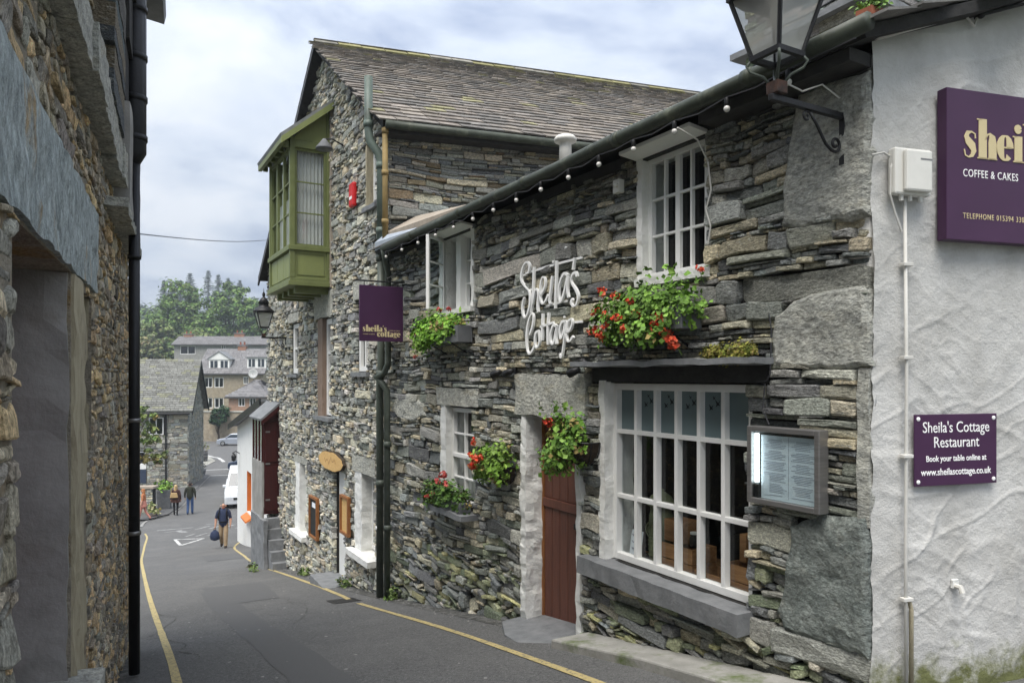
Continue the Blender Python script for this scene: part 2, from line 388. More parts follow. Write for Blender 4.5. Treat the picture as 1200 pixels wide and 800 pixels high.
    def build(s, name, material, parent=None, loc=None, rotz=0.0, smooth=False, bevel=0.0, kind=None):
        me = bpy.data.meshes.new(name)
        me.from_pydata(s.v, [], s.f)
        if s.c and len(s.c) == len(s.v):
            ca = me.attributes.new('Col', 'FLOAT_COLOR', 'POINT')
            arr = np.ones((len(s.v), 4), dtype=np.float32); arr[:, :3] = np.array(s.c, dtype=np.float32)
            ca.data.foreach_set('color', arr.ravel())
        me.materials.append(MATS[material])
        if smooth:
            me.polygons.foreach_set('use_smooth', [True] * len(me.polygons))
        o = bpy.data.objects.new(name, me)
        COL.objects.link(o)
        if parent is not None:
            o.parent = parent
            o.location = OFF.get(parent.name, (0, 0, 0)) if loc is None else Vector(loc) + Vector(OFF.get(parent.name, (0, 0, 0)))
        elif loc is not None: o.location = loc
        o.rotation_euler = (0, 0, rotz)
        if bevel > 0:
            bm = o.modifiers.new('bevel', 'BEVEL'); bm.width = bevel; bm.segments = 2; bm.limit_method = 'ANGLE'
        if kind: o['kind'] = kind
        return o

OFF = {}
def tag(o, label, cat, group=None):
    o['label'] = label; o['category'] = cat
    if group: o['group'] = group
    return o
def thing(name, label, cat, loc=(0, 0, 0), rotz=0.0, group=None, off=None):
    o = bpy.data.objects.new(name, None); COL.objects.link(o)
    o.location = loc; o.rotation_euler = (0, 0, rotz); o.empty_display_size = .3
    tag(o, label, cat, group)
    if off is not None: OFF[o.name] = off
    return o
def struct(o): o['kind'] = 'structure'; return o

# street front of the cottage and the gabled house: x runs down the street, y points out to the street
FO = Vector((2.0034, 4.0354, 0)); FA = math.atan2(.86856, -.49559)
FX = Vector((-.49559, .86856, 0)); FY = Vector((-.86856, -.49559, 0))
def Fp(s, o_, z): return FO + FX * s + FY * o_ + Vector((0, 0, z))
def Fg(s, o_=0.0):
    p = Fp(s, o_, 0); return gz(p.x, p.y)

# ------------------------------------------------------------------ rubble and slate walling
def cells(rng, x0, x1, z0, z1, holes, hs, asp, split=.35, hfun=None):
    """courses of uneven stones, fitted round the openings; returns rectangles (x0,x1,z0,z1)"""
    out = []; z = z0
    while z < z1 - .005:
        h = rng.choice(hs) * rng.uniform(.8, 1.25)
        if hfun: h *= hfun(z)
        h = min(h, z1 - z)
        zt = z + h
        cuts = {x0, x1}
        for hx0, hx1, hz0, hz1 in holes:
            if hz1 > z + .004 and hz0 < zt - .004:
                cuts.add(min(max(hx0, x0), x1)); cuts.add(min(max(hx1, x0), x1))
        cuts = sorted(cuts)
        segs = []
        for a, b in zip(cuts[:-1], cuts[1:]):
            if b - a < .004: continue
            m = (a + b) / 2; lo, hi = z, zt
            for hx0, hx1, hz0, hz1 in holes:
                if hx0 < m < hx1 and hz1 > lo + .001 and hz0 < hi - .001:
                    if hz0 <= lo and hz1 >= hi: lo = hi
                    elif hz0 <= lo: lo = hz1
                    else: hi = hz0
            if hi - lo < .012: continue
            if segs and abs(segs[-1][2] - lo) < 1e-6 and abs(segs[-1][3] - hi) < 1e-6 and abs(segs[-1][1] - a) < 1e-6:
                segs[-1][1] = b
            else: segs.append([a, b, lo, hi])
        for a, b, lo, hi in segs:
            x = a; hh = hi - lo
            while x < b - .001:
                w = max(.05, hh * rng.choice(asp) * rng.uniform(.7, 1.4))
                if b - x - w < .05: w = b - x
                if hh > .055 and rng.random() < split:
                    k = 2 if hh < .11 or rng.random() < .6 else 3
                    fr = sorted([0] + [rng.uniform(.25, .75) if k == 2 else (i + rng.uniform(.25, .75)) / k for i in range(1, k)] + [1])
                    for q in range(k):
                        zz0, zz1 = lo + hh * fr[q], lo + hh * fr[q + 1]
                        if zz1 - zz0 < .01: continue
                        if rng.random() < .4 and w > .18:
                            mm = x + w * rng.uniform(.3, .7); out.append((x, mm, zz0, zz1)); out.append((mm, x + w, zz0, zz1))
                        else: out.append((x, x + w, zz0, zz1))
                else: out.append((x, x + w, lo, hi))
                x += w
        z = zt
    return out

def stone(mb, rng, cell, gap, y_lo, y_hi, tilt=.0, back=-.05, chunky=0.0, warp=None, edge_rough=.12):
    x0, x1, z0, z1 = cell
    g = gap * rng.uniform(.3, 1.3)
    x0 += g; x1 -= g; z0 += g * .7; z1 -= g * .7
    w, h = x1 - x0, z1 - z0
    if w < .012 or h < .006: return False
    m = min(w, h); cx, cz = (x0 + x1) / 2, (z0 + z1) / 2
    pts = []
    c = [m * rng.uniform(.03, .22 + chunky) for _ in range(8)]
    jz = lambda k=1.0: rng.uniform(-1, 1) * h * edge_rough * k
    pts.append((x0 + c[0], z0 + jz())); pts.append((cx + rng.uniform(-.25, .25) * w, z0 + jz(.8))); pts.append((x1 - c[1], z0 + jz()))
    pts.append((x1, z0 + c[2])); pts.append((x1, z1 - c[3]))
    pts.append((x1 - c[4], z1 + jz())); pts.append((cx + rng.uniform(-.25, .25) * w, z1 + jz(.8))); pts.append((x0 + c[5], z1 + jz()))
    pts.append((x0, z1 - c[6])); pts.append((x0, z0 + c[7]))
    a = rng.gauss(0, tilt) * min(1.0, .16 / w); ca, sa = math.cos(a), math.sin(a)
    yb = rng.uniform(y_lo, y_hi)
    gx, gzz = rng.uniform(-.10, .10), rng.uniform(-.22, .22)
    b = min(.007, m * .14) * rng.uniform(.5, 1.6) + chunky * m * .25
    ins = min(.45, (b * 1.1) / max(m / 2, .003))
    vs = []
    def P(x, z, y):
        dx_, dz_ = x - cx, z - cz
        X, Z = cx + dx_ * ca - dz_ * sa, cz + dx_ * sa + dz_ * ca
        if warp: Z += warp(X, Z)
        return (X, y, Z)
    for x, z in pts: vs.append(P(x, z, back))
    for x, z in pts: vs.append(P(x, z, yb + gx * (x - cx) + gzz * (z - cz) - b + rng.uniform(-.3, .3) * b))
    for x, z in pts:
        xx, zz = x + (cx - x) * ins * rng.uniform(.7, 1.3) * (h / max(w, h)) ** .5, z + (cz - z) * ins * rng.uniform(.7, 1.2)
        vs.append(P(xx, zz, yb + gx * (xx - cx) + gzz * (zz - cz) + rng.uniform(-.35, .35) * b))
    vs.append(P(cx - w * .2, cz + rng.uniform(-.2, .2) * h, yb + rng.uniform(-.2, .6) * b + chunky * m * .12))
    vs.append(P(cx + w * .2, cz + rng.uniform(-.2, .2) * h, yb + rng.uniform(-.2, .6) * b + chunky * m * .12))
    N = 10
    fs = []
    for i in range(N):
        j = (i + 1) % N
        fs.append((i, j, N + j, N + i)); fs.append((N + i, N + j, 2 * N + j, 2 * N + i))
    C0, C1 = 3 * N, 3 * N + 1      # left and right centre
    r = 2 * N
    fs += [(r + 8, r + 9, C0), (r + 9, r + 0, C0), (r + 0, r + 1, C0), (r + 6, r + 7, C0), (r + 7, r + 8, C0), (r + 1, C1, C0), (r + 6, C0, C1),
           (r + 1, r + 2, C1), (r + 2, r + 3, C1), (r + 3, r + 4, C1), (r + 4, r + 5, C1), (r + 5, r + 6, C1)]
    mb.add(vs, fs)
    return True

def in_view(p):
    if p.y < .3: return 0
    x, y = 600 + 850 * p.x / p.y, 442 - 850 * p.z / p.y
    return 1 if -20 < x < 1220 and -20 < y < 820 else 0

def lay_wall(part, M, cl, rng, palette, material, gap, y_lo, y_hi, tilt=0., nmax=300, back=-.05, chunky=0., warp=None, name='stone', chunky_fn=None, tilt_fn=None, shade_fn=None, edge_rough=.12):
    """stones of one wall: those that show largest become objects, the rest one part of kind stuff. M: local -> world"""
    nrm = (M.to_3x3() @ Vector((0, 1, 0))).normalized()
    def score(c):
        p = M @ Vector(((c[0] + c[1]) / 2, 0, (c[2] + c[3]) / 2))
        if not in_view(p): return 0
        return (c[1] - c[0]) * (c[3] - c[2]) / p.length_squared * abs(nrm.dot(-p.normalized()))
    order = sorted(range(len(cl)), key=lambda i: -score(cl[i]))
    big = set(i for i in order[:nmax] if score(cl[i]) > 0)
    rest = MB(); rest.cc = (0, 0, 0)
    for i, c in enumerate(cl):
        base = rng.choice(palette); k = rng.uniform(.66, 1.32)
        colr = (base[0] * k * rng.uniform(.95, 1.05), base[1] * k, base[2] * k * rng.uniform(.95, 1.05))
        if shade_fn: colr = shade_fn((c[0] + c[1]) / 2, (c[2] + c[3]) / 2, colr, rng)
        ch = chunky_fn((c[0] + c[1]) / 2, (c[2] + c[3]) / 2) if chunky_fn else chunky
        tl = tilt_fn((c[0] + c[1]) / 2, (c[2] + c[3]) / 2) if tilt_fn else tilt
        if i in big:
            mb = MB(); mb.cc = colr
            if stone(mb, rng, c, gap, y_lo, y_hi, tl, back, ch, warp, edge_rough): mb.build(name, material, part)
        else:
            rest.cc = colr
            stone(rest, rng, c, gap, y_lo, y_hi, tl, back, ch, warp, edge_rough)
    if rest.f: rest.build(name + 's', material, part, kind='stuff')

def wall_core(mb, x0, x1, z0, top, y0, y1, holes, extra=()):
    """solid backing of a wall with real openings; top(x) gives the wall head, straight between the cuts"""
    xs = sorted({x0, x1, *[min(max(v, x0), x1) for h in holes for v in h[:2]], *extra})
    for a, b in zip(xs[:-1], xs[1:]):
        if b - a < 1e-4: continue
        m = (a + b) / 2
        hh = sorted([(h[2], h[3]) for h in holes if h[0] < m < h[1]])
        lo = z0
        for p, q in hh:
            if p > lo: mb.box(a, b, y0, y1, lo, p)
            lo = max(lo, q)
        ta, tb = top(a), top(b)
        if min(ta, tb) > lo:
            mb.hexa([(a, y0, lo), (b, y0, lo), (b, y1, lo), (a, y1, lo), (a, y0, ta), (b, y0, tb), (b, y1, tb), (a, y1, ta)])

def big_stone(mb, poly, y, amp=.02, rings=12, per=5, seed=0.0, bev=.03, back=-.07):
    """one large block: ragged outline, broken edges and an uneven split face"""
    P = []
    n = len(poly)
    for i in range(n):
        a, b_ = poly[i], poly[(i + 1) % n]
        for k in range(per):
            f = k / per; x, z = a[0] + (b_[0] - a[0]) * f, a[1] + (b_[1] - a[1]) * f
            P.append((x + .012 * vnoise(x * 16 + seed, z * 16), z + .012 * vnoise(x * 16 + 7, z * 16 + seed)))
    N = len(P); cx = sum(q[0] for q in P) / N; cz = sum(q[1] for q in P) / N
    vs = [(x, back, z) for x, z in P]
    for r in range(rings):
        f = 1 - (r / (rings - .5)) ** 1.25
        for x, z in P:
            X, Z = cx + (x - cx) * f, cz + (z - cz) * f
            q = vnoise(X * 4 + seed, Z * 5, seed) * .9 + .5 * vnoise(X * 10, Z * 12 + seed) + .35 * abs(vnoise(X * 7 + 3, Z * 9 + seed)) + .25 * vnoise(X * 26 + seed, Z * 30)
            e_ = bev * max(0.0, 1 - r / 2.2) ** 1.5 * (1 + .6 * vnoise(x * 9, z * 9 + seed))
            vs.append((X, y - e_ + amp * q, Z))
    fs = []
    for r in range(rings):
        for i in range(N): fs.append((r * N + i, r * N + (i + 1) % N, (r + 1) * N + (i + 1) % N, (r + 1) * N + i))
    fs.append(tuple(rings * N + i for i in range(N)))
    mb.add(vs, fs); return mb

# ------------------------------------------------------------------ lettering
def text_mesh(parent, txt, size, mname, place, thick=.004, name='lettering', sx=1.0, align='LEFT', bold=0.0, space=1.0):
    """plain lettering; place: 4x4 matrix of the text plane (x = reading direction, y = up, z = out)"""
    cu = bpy.data.curves.new(name, 'FONT'); cu.body = txt; cu.size = size; cu.align_x = align
    cu.extrude = thick; cu.offset = bold; cu.resolution_u = 3; cu.space_character = space
    to = bpy.data.objects.new('tmp', cu); COL.objects.link(to)
    dg = bpy.context.evaluated_depsgraph_get(); dg.update()
    me = bpy.data.meshes.new_from_object(to.evaluated_get(dg))
    bpy.data.objects.remove(to); bpy.data.curves.remove(cu)
    me.transform(place @ Matrix.Diagonal((sx, 1, 1, 1)))
    me.name = name; me.materials.clear(); me.materials.append(MATS[mname])
    o = bpy.data.objects.new(name, me); COL.objects.link(o); o.parent = parent; o.location = OFF.get(parent.name, (0, 0, 0))
    return o

def plane_front(x, y, z):      # on a wall facing +y: text runs towards -x, up is z, out is +y
    return Matrix(((-1, 0, 0, x), (0, 0, 1, y), (0, 1, 0, z), (0, 0, 0, 1)))

def ribbon(mb, pts, place, t=.004):
    """pts: (x, y, width) along a stroke in the plane; solid strip of thickness t"""
    n = len(pts); vs = []
    for i, (x, y, w) in enumerate(pts):
        a = pts[max(i - 1, 0)]; b = pts[min(i + 1, n - 1)]
        d_ = Vector((b[0] - a[0], b[1] - a[1])); d_ = d_.normalized() if d_.length > 1e-9 else Vector((1, 0))
        nx, ny = -d_.y * w / 2, d_.x * w / 2
        for sgn in (1, -1):
            for zz in (0, t): vs.append(tuple(place @ Vector((x + sgn * nx, y + sgn * ny, zz))))
    fs = []
    for i in range(n - 1):
        o = i * 4; q = o + 4
        fs += [(o + 1, q + 1, q + 3, o + 3), (o, o + 2, q + 2, q), (o, q, q + 1, o + 1), (o + 2, o + 3, q + 3, q + 2)]
    fs += [(0, 1, 3, 2), ((n - 1) * 4, (n - 1) * 4 + 2, (n - 1) * 4 + 3, (n - 1) * 4 + 1)]
    mb.add(vs, fs)

def arc(cx, cy, rx, ry, a0, a1, w0, w1, n=14):
    """stroke round an ellipse, thick where it runs upright (w1), thin at top and bottom (w0)"""
    return [(cx + rx * math.cos(R(a0 + (a1 - a0) * i / n)), cy + ry * math.sin(R(a0 + (a1 - a0) * i / n)), w0 + (w1 - w0) * abs(math.cos(R(a0 + (a1 - a0) * i / n))) ** 1.3) for i in range(n + 1)]

def fat_serif(word, mb, place, h, t=.004):
    """heavy high-contrast serif lettering; h = x-height"""
    x = 0.0; T, th = .38 * h, .055 * h
    def stem(x0, y0, y1, w=T): ribbon(mb, [(x0 + w / 2, y0, w), (x0 + w / 2, y1, w)], place, t)
    def foot(x0, x1, y): ribbon(mb, [(x0, y, th), (x1, y, th)], place, t)
    for chx in word:
        if chx == 's':
            ribbon(mb, [(x + .58 * h, .74 * h, th), (x + .56 * h, .90 * h, th), (x + .40 * h, .975 * h, th), (x + .22 * h, .93 * h, .16 * h), (x + .15 * h, .78 * h, .22 * h), (x + .24 * h, .62 * h, .30 * h), (x + .42 * h, .46 * h, .33 * h), (x + .50 * h, .26 * h, .24 * h), (x + .42 * h, .09 * h, .14 * h), (x + .26 * h, .02 * h, th), (x + .10 * h, .08 * h, th), (x + .05 * h, .30 * h, th)], place, t); x += .68 * h
        elif chx in 'hil':
            top = {'h': 1.5, 'l': 1.5, 'i': 1.0}[chx] * h
            stem(x + .06 * h, 0, top); foot(x, x + .46 * h, th / 2); foot(x - .02 * h, x + .2 * h, top - th / 2)
            if chx == 'i': mb_dot = arc(x + .23 * h, 1.27 * h, .09 * h, .09 * h, 0, 360, .18 * h, .18 * h, 12); ribbon(mb, mb_dot, place, t)
            if chx == 'h':
                ribbon(mb, [(x + .38 * h, .72 * h, th), (x + .46 * h, .92 * h, th * 1.3), (x + .58 * h, .96 * h, .1 * h), (x + .70 * h, .84 * h, .3 * h), (x + .72 * h, .6 * h, T), (x + .72 * h, 0, T)], place, t); foot(x + .50 * h, x + .94 * h, th / 2); x += .98 * h
            else: x += .50 * h
        elif chx == 'e':
            ribbon(mb, arc(x + .36 * h, .5 * h, .24 * h, .46 * h, 0, 318, th, T * .92), place, t); ribbon(mb, [(x + .3 * h, .52 * h, th), (x + .66 * h, .52 * h, th)], place, t); x += .76 * h
        elif chx == 'c':
            ribbon(mb, arc(x + .36 * h, .5 * h, .24 * h, .46 * h, 35, 320, th, T * .92), place, t); ribbon(mb, arc(x + .52 * h, .72 * h, .05 * h, .05 * h, 0, 360, .12 * h, .12 * h, 10), place, t); x += .72 * h
        elif chx == 'o':
            ribbon(mb, arc(x + .38 * h, .5 * h, .25 * h, .46 * h, 0, 360, th, T * .92, 22), place, t); x += .80 * h
        elif chx == 'a':
            ribbon(mb, arc(x + .26 * h, .27 * h, .15 * h, .24 * h, 60, 330, th, T * .75), place, t); ribbon(mb, [(x + .1 * h, .74 * h, .13 * h), (x + .16 * h, .9 * h, th), (x + .34 * h, .975 * h, th), (x + .50 * h, .86 * h, .26 * h), (x + .53 * h, .6 * h, T * .95), (x + .53 * h, .10 * h, T * .95), (x + .66 * h, .03 * h, th), (x + .76 * h, .08 * h, th)], place, t); x += .78 * h
        elif chx == 't':
            stem(x + .1 * h, .12 * h, 1.25 * h, T * .9); foot(x, x + .56 * h, .96 * h); ribbon(mb, [(x + .25 * h, .14 * h, T * .9), (x + .33 * h, .03 * h, .14 * h), (x + .5 * h, .05 * h, th), (x + .56 * h, .2 * h, th)], place, t); x += .58 * h
        elif chx == 'g':
            ribbon(mb, arc(x + .33 * h, .68 * h, .19 * h, .28 * h, 0, 360, th, T * .7, 18), place, t); ribbon(mb, [(x + .52 * h, .86 * h, th), (x + .64 * h, .98 * h, th), (x + .72 * h, .92 * h, .1 * h)], place, t)
            ribbon(mb, [(x + .2 * h, .40 * h, th), (x + .12 * h, .26 * h, .1 * h), (x + .22 * h, .14 * h, .2 * h), (x + .5 * h, .08 * h, .24 * h), (x + .62 * h, -.08 * h, .16 * h), (x + .5 * h, -.26 * h, th), (x + .25 * h, -.28 * h, th), (x + .08 * h, -.16 * h, .1 * h), (x + .16 * h, .06 * h, th)], place, t); x += .76 * h
        elif chx == "'":
            ribbon(mb, [(x + .12 * h, 1.4 * h, .2 * h), (x + .14 * h, 1.25 * h, .14 * h), (x + .06 * h, 1.1 * h, th)], place, t); x += .26 * h
    return x

# ------------------------------------------------------------------ leaves
def leaf_quad(mb, p, n_, size, rng, asp=1.0, fold=.25):
    n_ = n_.normalized()
    a = n_.orthogonal().normalized(); a.rotate(Matrix.Rotation(rng.uniform(0, 6.283), 3, n_)); b = n_.cross(a)
    size *= rng.uniform(.6, 1.35)
    l, w = size * rng.uniform(.7, 1.3), size * asp * rng.uniform(.7, 1.2) * .5
    q = n_ * (fold * w)
    mb.add([tuple(p - a * l * .5), tuple(p + b * w + q), tuple(p + a * l * .5), tuple(p - b * w + q)], [(0, 1, 2), (0, 2, 3)])

def rdir(rng):
    z = rng.uniform(-1, 1); t = rng.uniform(0, 6.283); r = math.sqrt(1 - z * z)
    return Vector((r * math.cos(t), r * math.sin(t), z))

# ================================================================== GROUND
def g_sheet(name, material, ss, ts, dz, zfun=None):
    mb = MB(); vs = []
    for s_ in ss:
        for t_ in ts:
            X, Y = inv_st(s_, t_)
            vs.append((X, Y, float(np.interp(s_, _ss, _zz)) + dz + (zfun(s_, t_) if zfun else 0)))
    n = len(ts)
    mb.add(vs, [(i * n + j, i * n + j + 1, (i + 1) * n + j + 1, (i + 1) * n + j) for i in range(len(ss) - 1) for j in range(n - 1)])
    return struct(mb.build(name, material, smooth=True))

def frange(a, b, st_):
    n = max(1, int(round((b - a) / st_))); return [a + (b - a) * i / n for i in range(n + 1)]
def hill(s_, t_):
    if s_ < 130: return 0.0
    k = min(1, (s_ - 130) / 150.0)
    return k * (9 * vnoise(s_ / 140 + 3, t_ / 120) - (t_ + 20) * .045 * k)
ground = g_sheet('ground', 'terrain', frange(-60, 130, 5) + frange(140, 520, 10), frange(-300, -60, 20) + frange(-50, 50, 5) + frange(60, 300, 20), -.06, hill)
RS = frange(-6, 34, .4) + frange(36, 112, 2)
RT = frange(-12, -5, 1) + frange(-4.6, 6, .35) + frange(7, 14, 1)
road = g_sheet('road', 'asphalt', RS, RT, 0.0, lambda s_, t_: .012 * vnoise(s_ * .7, t_ * .9))
def rz(X, Y):
    s_, t_ = st(X, Y); return gz(X, Y) + .012 * vnoise(s_ * .7, t_ * .9)

def stripe(pts, w, dz=.006, name='yellow_line', material='yellow_line', step=.25, gaps=()):
    P = [Vector((x, y)) for x, y in pts]; fine = []
    for i in range(len(P) - 1):
        a, b = P[i], P[i + 1]; n = max(1, int((b - a).length / step))
        p0 = P[max(i - 1, 0)]; p3 = P[min(i + 2, len(P) - 1)]
        for k in range(n):
            t = k / n
            fine.append(.5 * ((2 * a) + (b - p0) * t + (2 * p0 - 5 * a + 4 * b - p3) * t * t + (3 * a - p0 - 3 * b + p3) * t ** 3))
    fine.append(P[-1])
    mb = MB(); vs = []
    for i, p in enumerate(fine):
        d_ = (fine[min(i + 1, len(fine) - 1)] - fine[max(i - 1, 0)]).normalized()
        ww = w * (1 + .10 * vnoise(p.x * 3, p.y * 3))
        for k in (-1, -.33, .33, 1):
            q = p + Vector((-d_.y, d_.x)) * ww / 2 * k
            vs.append((q.x, q.y, rz(q.x, q.y) + dz))
    mb.add(vs, [(i * 4 + k, (i + 1) * 4 + k, (i + 1) * 4 + k + 1, i * 4 + k + 1) for i in range(len(fine) - 1) for k in range(3)])
    return mb.build(name, material, road)

stripe([(1.35, 3.4), (.59, 4.98), (0, 6.12), (-.93, 7.94), (-2.16, 10.22)], .07)
stripe([(-2.42, 10.75), (-2.62, 11.2), (-3.18, 12.28), (-4.51, 14.74), (-6.52, 18.46), (-8.6, 23.0), (-10.1, 26.4), (-10.85, 28.8), (-10.75, 30.2), (-10.2, 31.4)], .075)
stripe([(-1.6, 3.6), (-2.79, 6.04), (-4.25, 8.82), (-6.51, 13.02), (-9.4, 18.5), (-12.38, 24.24), (-14.5, 28.6), (-15.6, 31.0), (-16.4, 32.4)], .075)
# kerb edge that runs on past the couple to the corner of the far stone house
stripe([(-17.67, 34.52), (-18.5, 36.8), (-18.32, 38.5), (-18.9, 41.5), (-20.75, 47.16), (-23.92, 57.6)], .13, .03, 'kerb_edge', 'kerb')
# give way triangle and the worn words above it
TRI = [(-14.1, 30.34), (-12.88, 30.32), (-13.13, 28.74)]
for i in range(3):
    a, b = Vector(TRI[i]), Vector(TRI[(i + 1) % 3]); stripe([tuple(a), tuple(b)], .13, .007 + .002 * i, 'triangle_marking', 'white_line')
for x0, y0, x1, y1, w in [(-16.3, 33.3, -14.9, 33.9, .20), (-15.2, 33.0, -14.6, 32.4, .30), (-15.6, 32.5, -15.1, 33.2, .10), (-14.75, 34.9, -13.55, 35.2, .12), (-13.3, 35.4, -12.3, 35.5, .22), (-12.0, 35.6, -11.2, 35.7, .2),
                          (-14.3, 34.3, -14.5, 33.2, .13), (-13.75, 34.3, -13.9, 33.3, .14), (-13.2, 34.4, -13.3, 33.4, .12), (-12.45, 34.2, -12.6, 33.2, .20), (-12.4, 34.2, -11.9, 33.4, .14),
                          (-13.95, 31.9, -14.0, 31.1, .11), (-13.45, 32.0, -13.55, 31.1, .11), (-13.1, 31.1, -12.95, 31.9, .13), (-12.9, 31.9, -12.6, 31.2, .13)]:
    stripe([(x0, y0), (x1, y1)], w, .007, 'worn_marking', 'worn_line')
for x0, y0, x1, y1, w in [(-27.0, 61.3, -23.6, 62.7, .35), (-24.1, 57.2, -21.0, 58.6, .28), (-27.4, 69.0, -29.5, 73.0, .3), (-29.5, 73.0, -32.5, 76.8, .3)]:
    stripe([(x0, y0), (x1, y1)], w, .012, 'junction_line', 'white_line')
# darker mended strips of the road surface
for poly in ([(-1.2, 6.6), (-.5, 5.4), (-1.9, 5.0), (-2.4, 6.2)],):
    pass
# the raised corner island beyond the junction with the planters
mb = MB(); pl = [(-27.8, 66.2), (-28.4, 69.5), (-31.0, 74.0), (-36, 78), (-40, 74), (-34, 66)]
mb.prism_z(pl, -8.6, -7.98); struct(mb.build('pavement', 'concrete'))
# pavement along the far stone house
mb = MB(); mb.add([(x, y, gz(x, y) + .09) for x, y in [(-18.25, 38.5), (-18.9, 41.5), (-20.75, 47.2), (-23.9, 57.5), (-25.2, 57.5), (-23.6, 50.5), (-22.4, 44.5), (-24, 38.5), (-20, 36.5), (-18.5, 36.8)]], [tuple(range(10))])
struct(mb.build('pavement', 'asphalt_patch'))

# ================================================================== COTTAGE
ZB = 1.95
cott = thing('cottage', 'two-storey grey slate stone cottage with white lettering, shop window and a white rendered gable', 'cottage', (FO.x, FO.y, -ZB), FA, off=(0, 0, ZB))
SHOP = (.90, 2.46, -1.54, -.044); CW2 = (1.28, 1.99, .75, 1.74); CW1 = (4.98, 5.84, .79, 1.74); CW3 = (4.95, 5.81, -1.55, -.353); DOOR = (2.84, 3.75, -3.2, -.386)
HOLES = [SHOP, CW2, CW1, CW3, DOOR]
LINT = dict(lint3=(4.78, 5.94, -.345, -.12), doorl=(2.69, 3.93, -.378, .035), b1=(-.1, .60, .09, .46), b2=(-.1, .53, -1.53, -.86), b3=(-.1, .50, .95, 1.70),
            patch=(6.55, 7.25, -.53, -.33), quo=(.0, .085, -.84, .05), beam=(.70, 2.66, -.04, .085), sillc=(.88, 2.66, -1.69, -1.545), sill3=(4.85, 5.9, -1.62, -1.555))
core = MB(); wall_core(core, 0.0, 7.9, -4.2, lambda x: 1.80, -.45, -.055, HOLES)
cwall = core.build('wall', 'joint', cott)
MF = Matrix.Translation(FO) @ Matrix.Rotation(FA, 4, 'Z')
rng = random.Random(11)
PAL = [(.17, .175, .17), (.20, .205, .20), (.145, .155, .16), (.24, .235, .215), (.11, .115, .12), (.205, .195, .165), (.26, .24, .19), (.155, .165, .15), (.085, .09, .095), (.29, .265, .205), (.18, .185, .18)]
PAL = [tuple(v * k for v, k in zip(c, (2.0, 1.98, 1.83))) for c in PAL]
holes2 = [(.90, 2.50, -1.54, -.044), (1.28, 2.0, .72, 1.74), (4.92, 5.88, .76, 1.74), (4.95, 5.83, -1.56, -.35), (2.80, 3.83, -3.2, -.38)] + list(LINT.values())
cl = cells(rng, 0.01, 7.75, -3.5, 1.74, holes2, [.024, .034, .044, .055, .065, .08, .10, .135], [1.4, 2.0, 2.7, 3.6, 5.0], .42)
def gnd_s(s_): return Fg(s_, .02)
cl = [c for c in cl if c[3] > gnd_s((c[0] + c[1]) / 2) - .03]
def cwarp(x, z):
    d_ = 1.0
    for hx0, hx1, hz0, hz1 in holes2:
        dd = max(hx0 - x, x - hx1, hz0 - z, z - hz1, 0.0); d_ = min(d_, dd / .25)
    return (.045 * vnoise(x * 1.1 + 4, z * 1.7) + .02 * vnoise(x * 3.1, z * 3.3 + 9)) * min(1, d_)
def low(x, z): return max(0.0, min(1.0, 1 - (z - gnd_s(x) - .15) / .9))
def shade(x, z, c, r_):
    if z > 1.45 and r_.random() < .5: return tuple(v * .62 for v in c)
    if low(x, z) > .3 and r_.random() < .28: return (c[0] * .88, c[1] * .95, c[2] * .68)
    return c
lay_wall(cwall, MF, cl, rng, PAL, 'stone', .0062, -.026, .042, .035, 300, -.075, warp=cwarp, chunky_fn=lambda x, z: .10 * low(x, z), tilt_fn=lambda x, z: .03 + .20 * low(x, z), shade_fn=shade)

def block(name, key, mname, y0, y1, amp=.014, step=.06, fr=7, inset=.006, seed=0):
    x0, x1, z0, z1 = LINT[key]
    return MB().rbox(x0 + inset, x1 - inset, y0, y1, z0 + inset, z1 - inset, step, amp, fr, seed).build(name, mname, cwall)
block('lintel', 'lint3', 'slab', -.06, .02, seed=1)
block('lintel', 'doorl', 'slab', -.06, .035, .02, seed=2)
B1 = [(.52, .47), (.283, .51), (.03, .52), (.0, .437), (.0, .199), (.0, .055), (.312, .05), (.66, .062), (.69, .228), (.655, .39)]
B2 = [(.53, -.92), (.312, -.82), (.115, -.79), (.03, -.79), (.012, -.86), (.008, -1.125), (.012, -1.56), (.143, -1.575), (.341, -1.57), (.57, -1.585), (.615, -1.464), (.56, -1.157)]
B3 = [(.49, 1.735), (.254, 1.72), (.0, 1.70), (.0, 1.386), (.0, 1.08), (.0, .89), (.198, .90), (.431, .91), (.59, .945), (.575, 1.208), (.55, 1.467)]
B4 = [(7.394, -.32), (6.899, -.212), (6.385, -.338), (6.299, -.492), (6.651, -.6), (7.224, -.582), (7.568, -.474)]
big_stone(MB(), B1, .038, .016, seed=1.3).build('large_stone', 'slab', cwall)
big_stone(MB(), B2, .038, .018, seed=4.1).build('large_stone', 'slab_green', cwall)
big_stone(MB(), B3, .036, .016, seed=7.7).build('large_stone', 'slab', cwall)
big_stone(MB(), B4, .034, .012, seed=9.2).build('large_stone', 'slab', cwall)
block('large_stone', 'quo', 'slab', -.06, .018, .008, .04, 7, .006, 7)
MB().box(.72, 2.64, -.10, -.005, -.036, .08).build('lintel_beam', 'soffit', cwall)

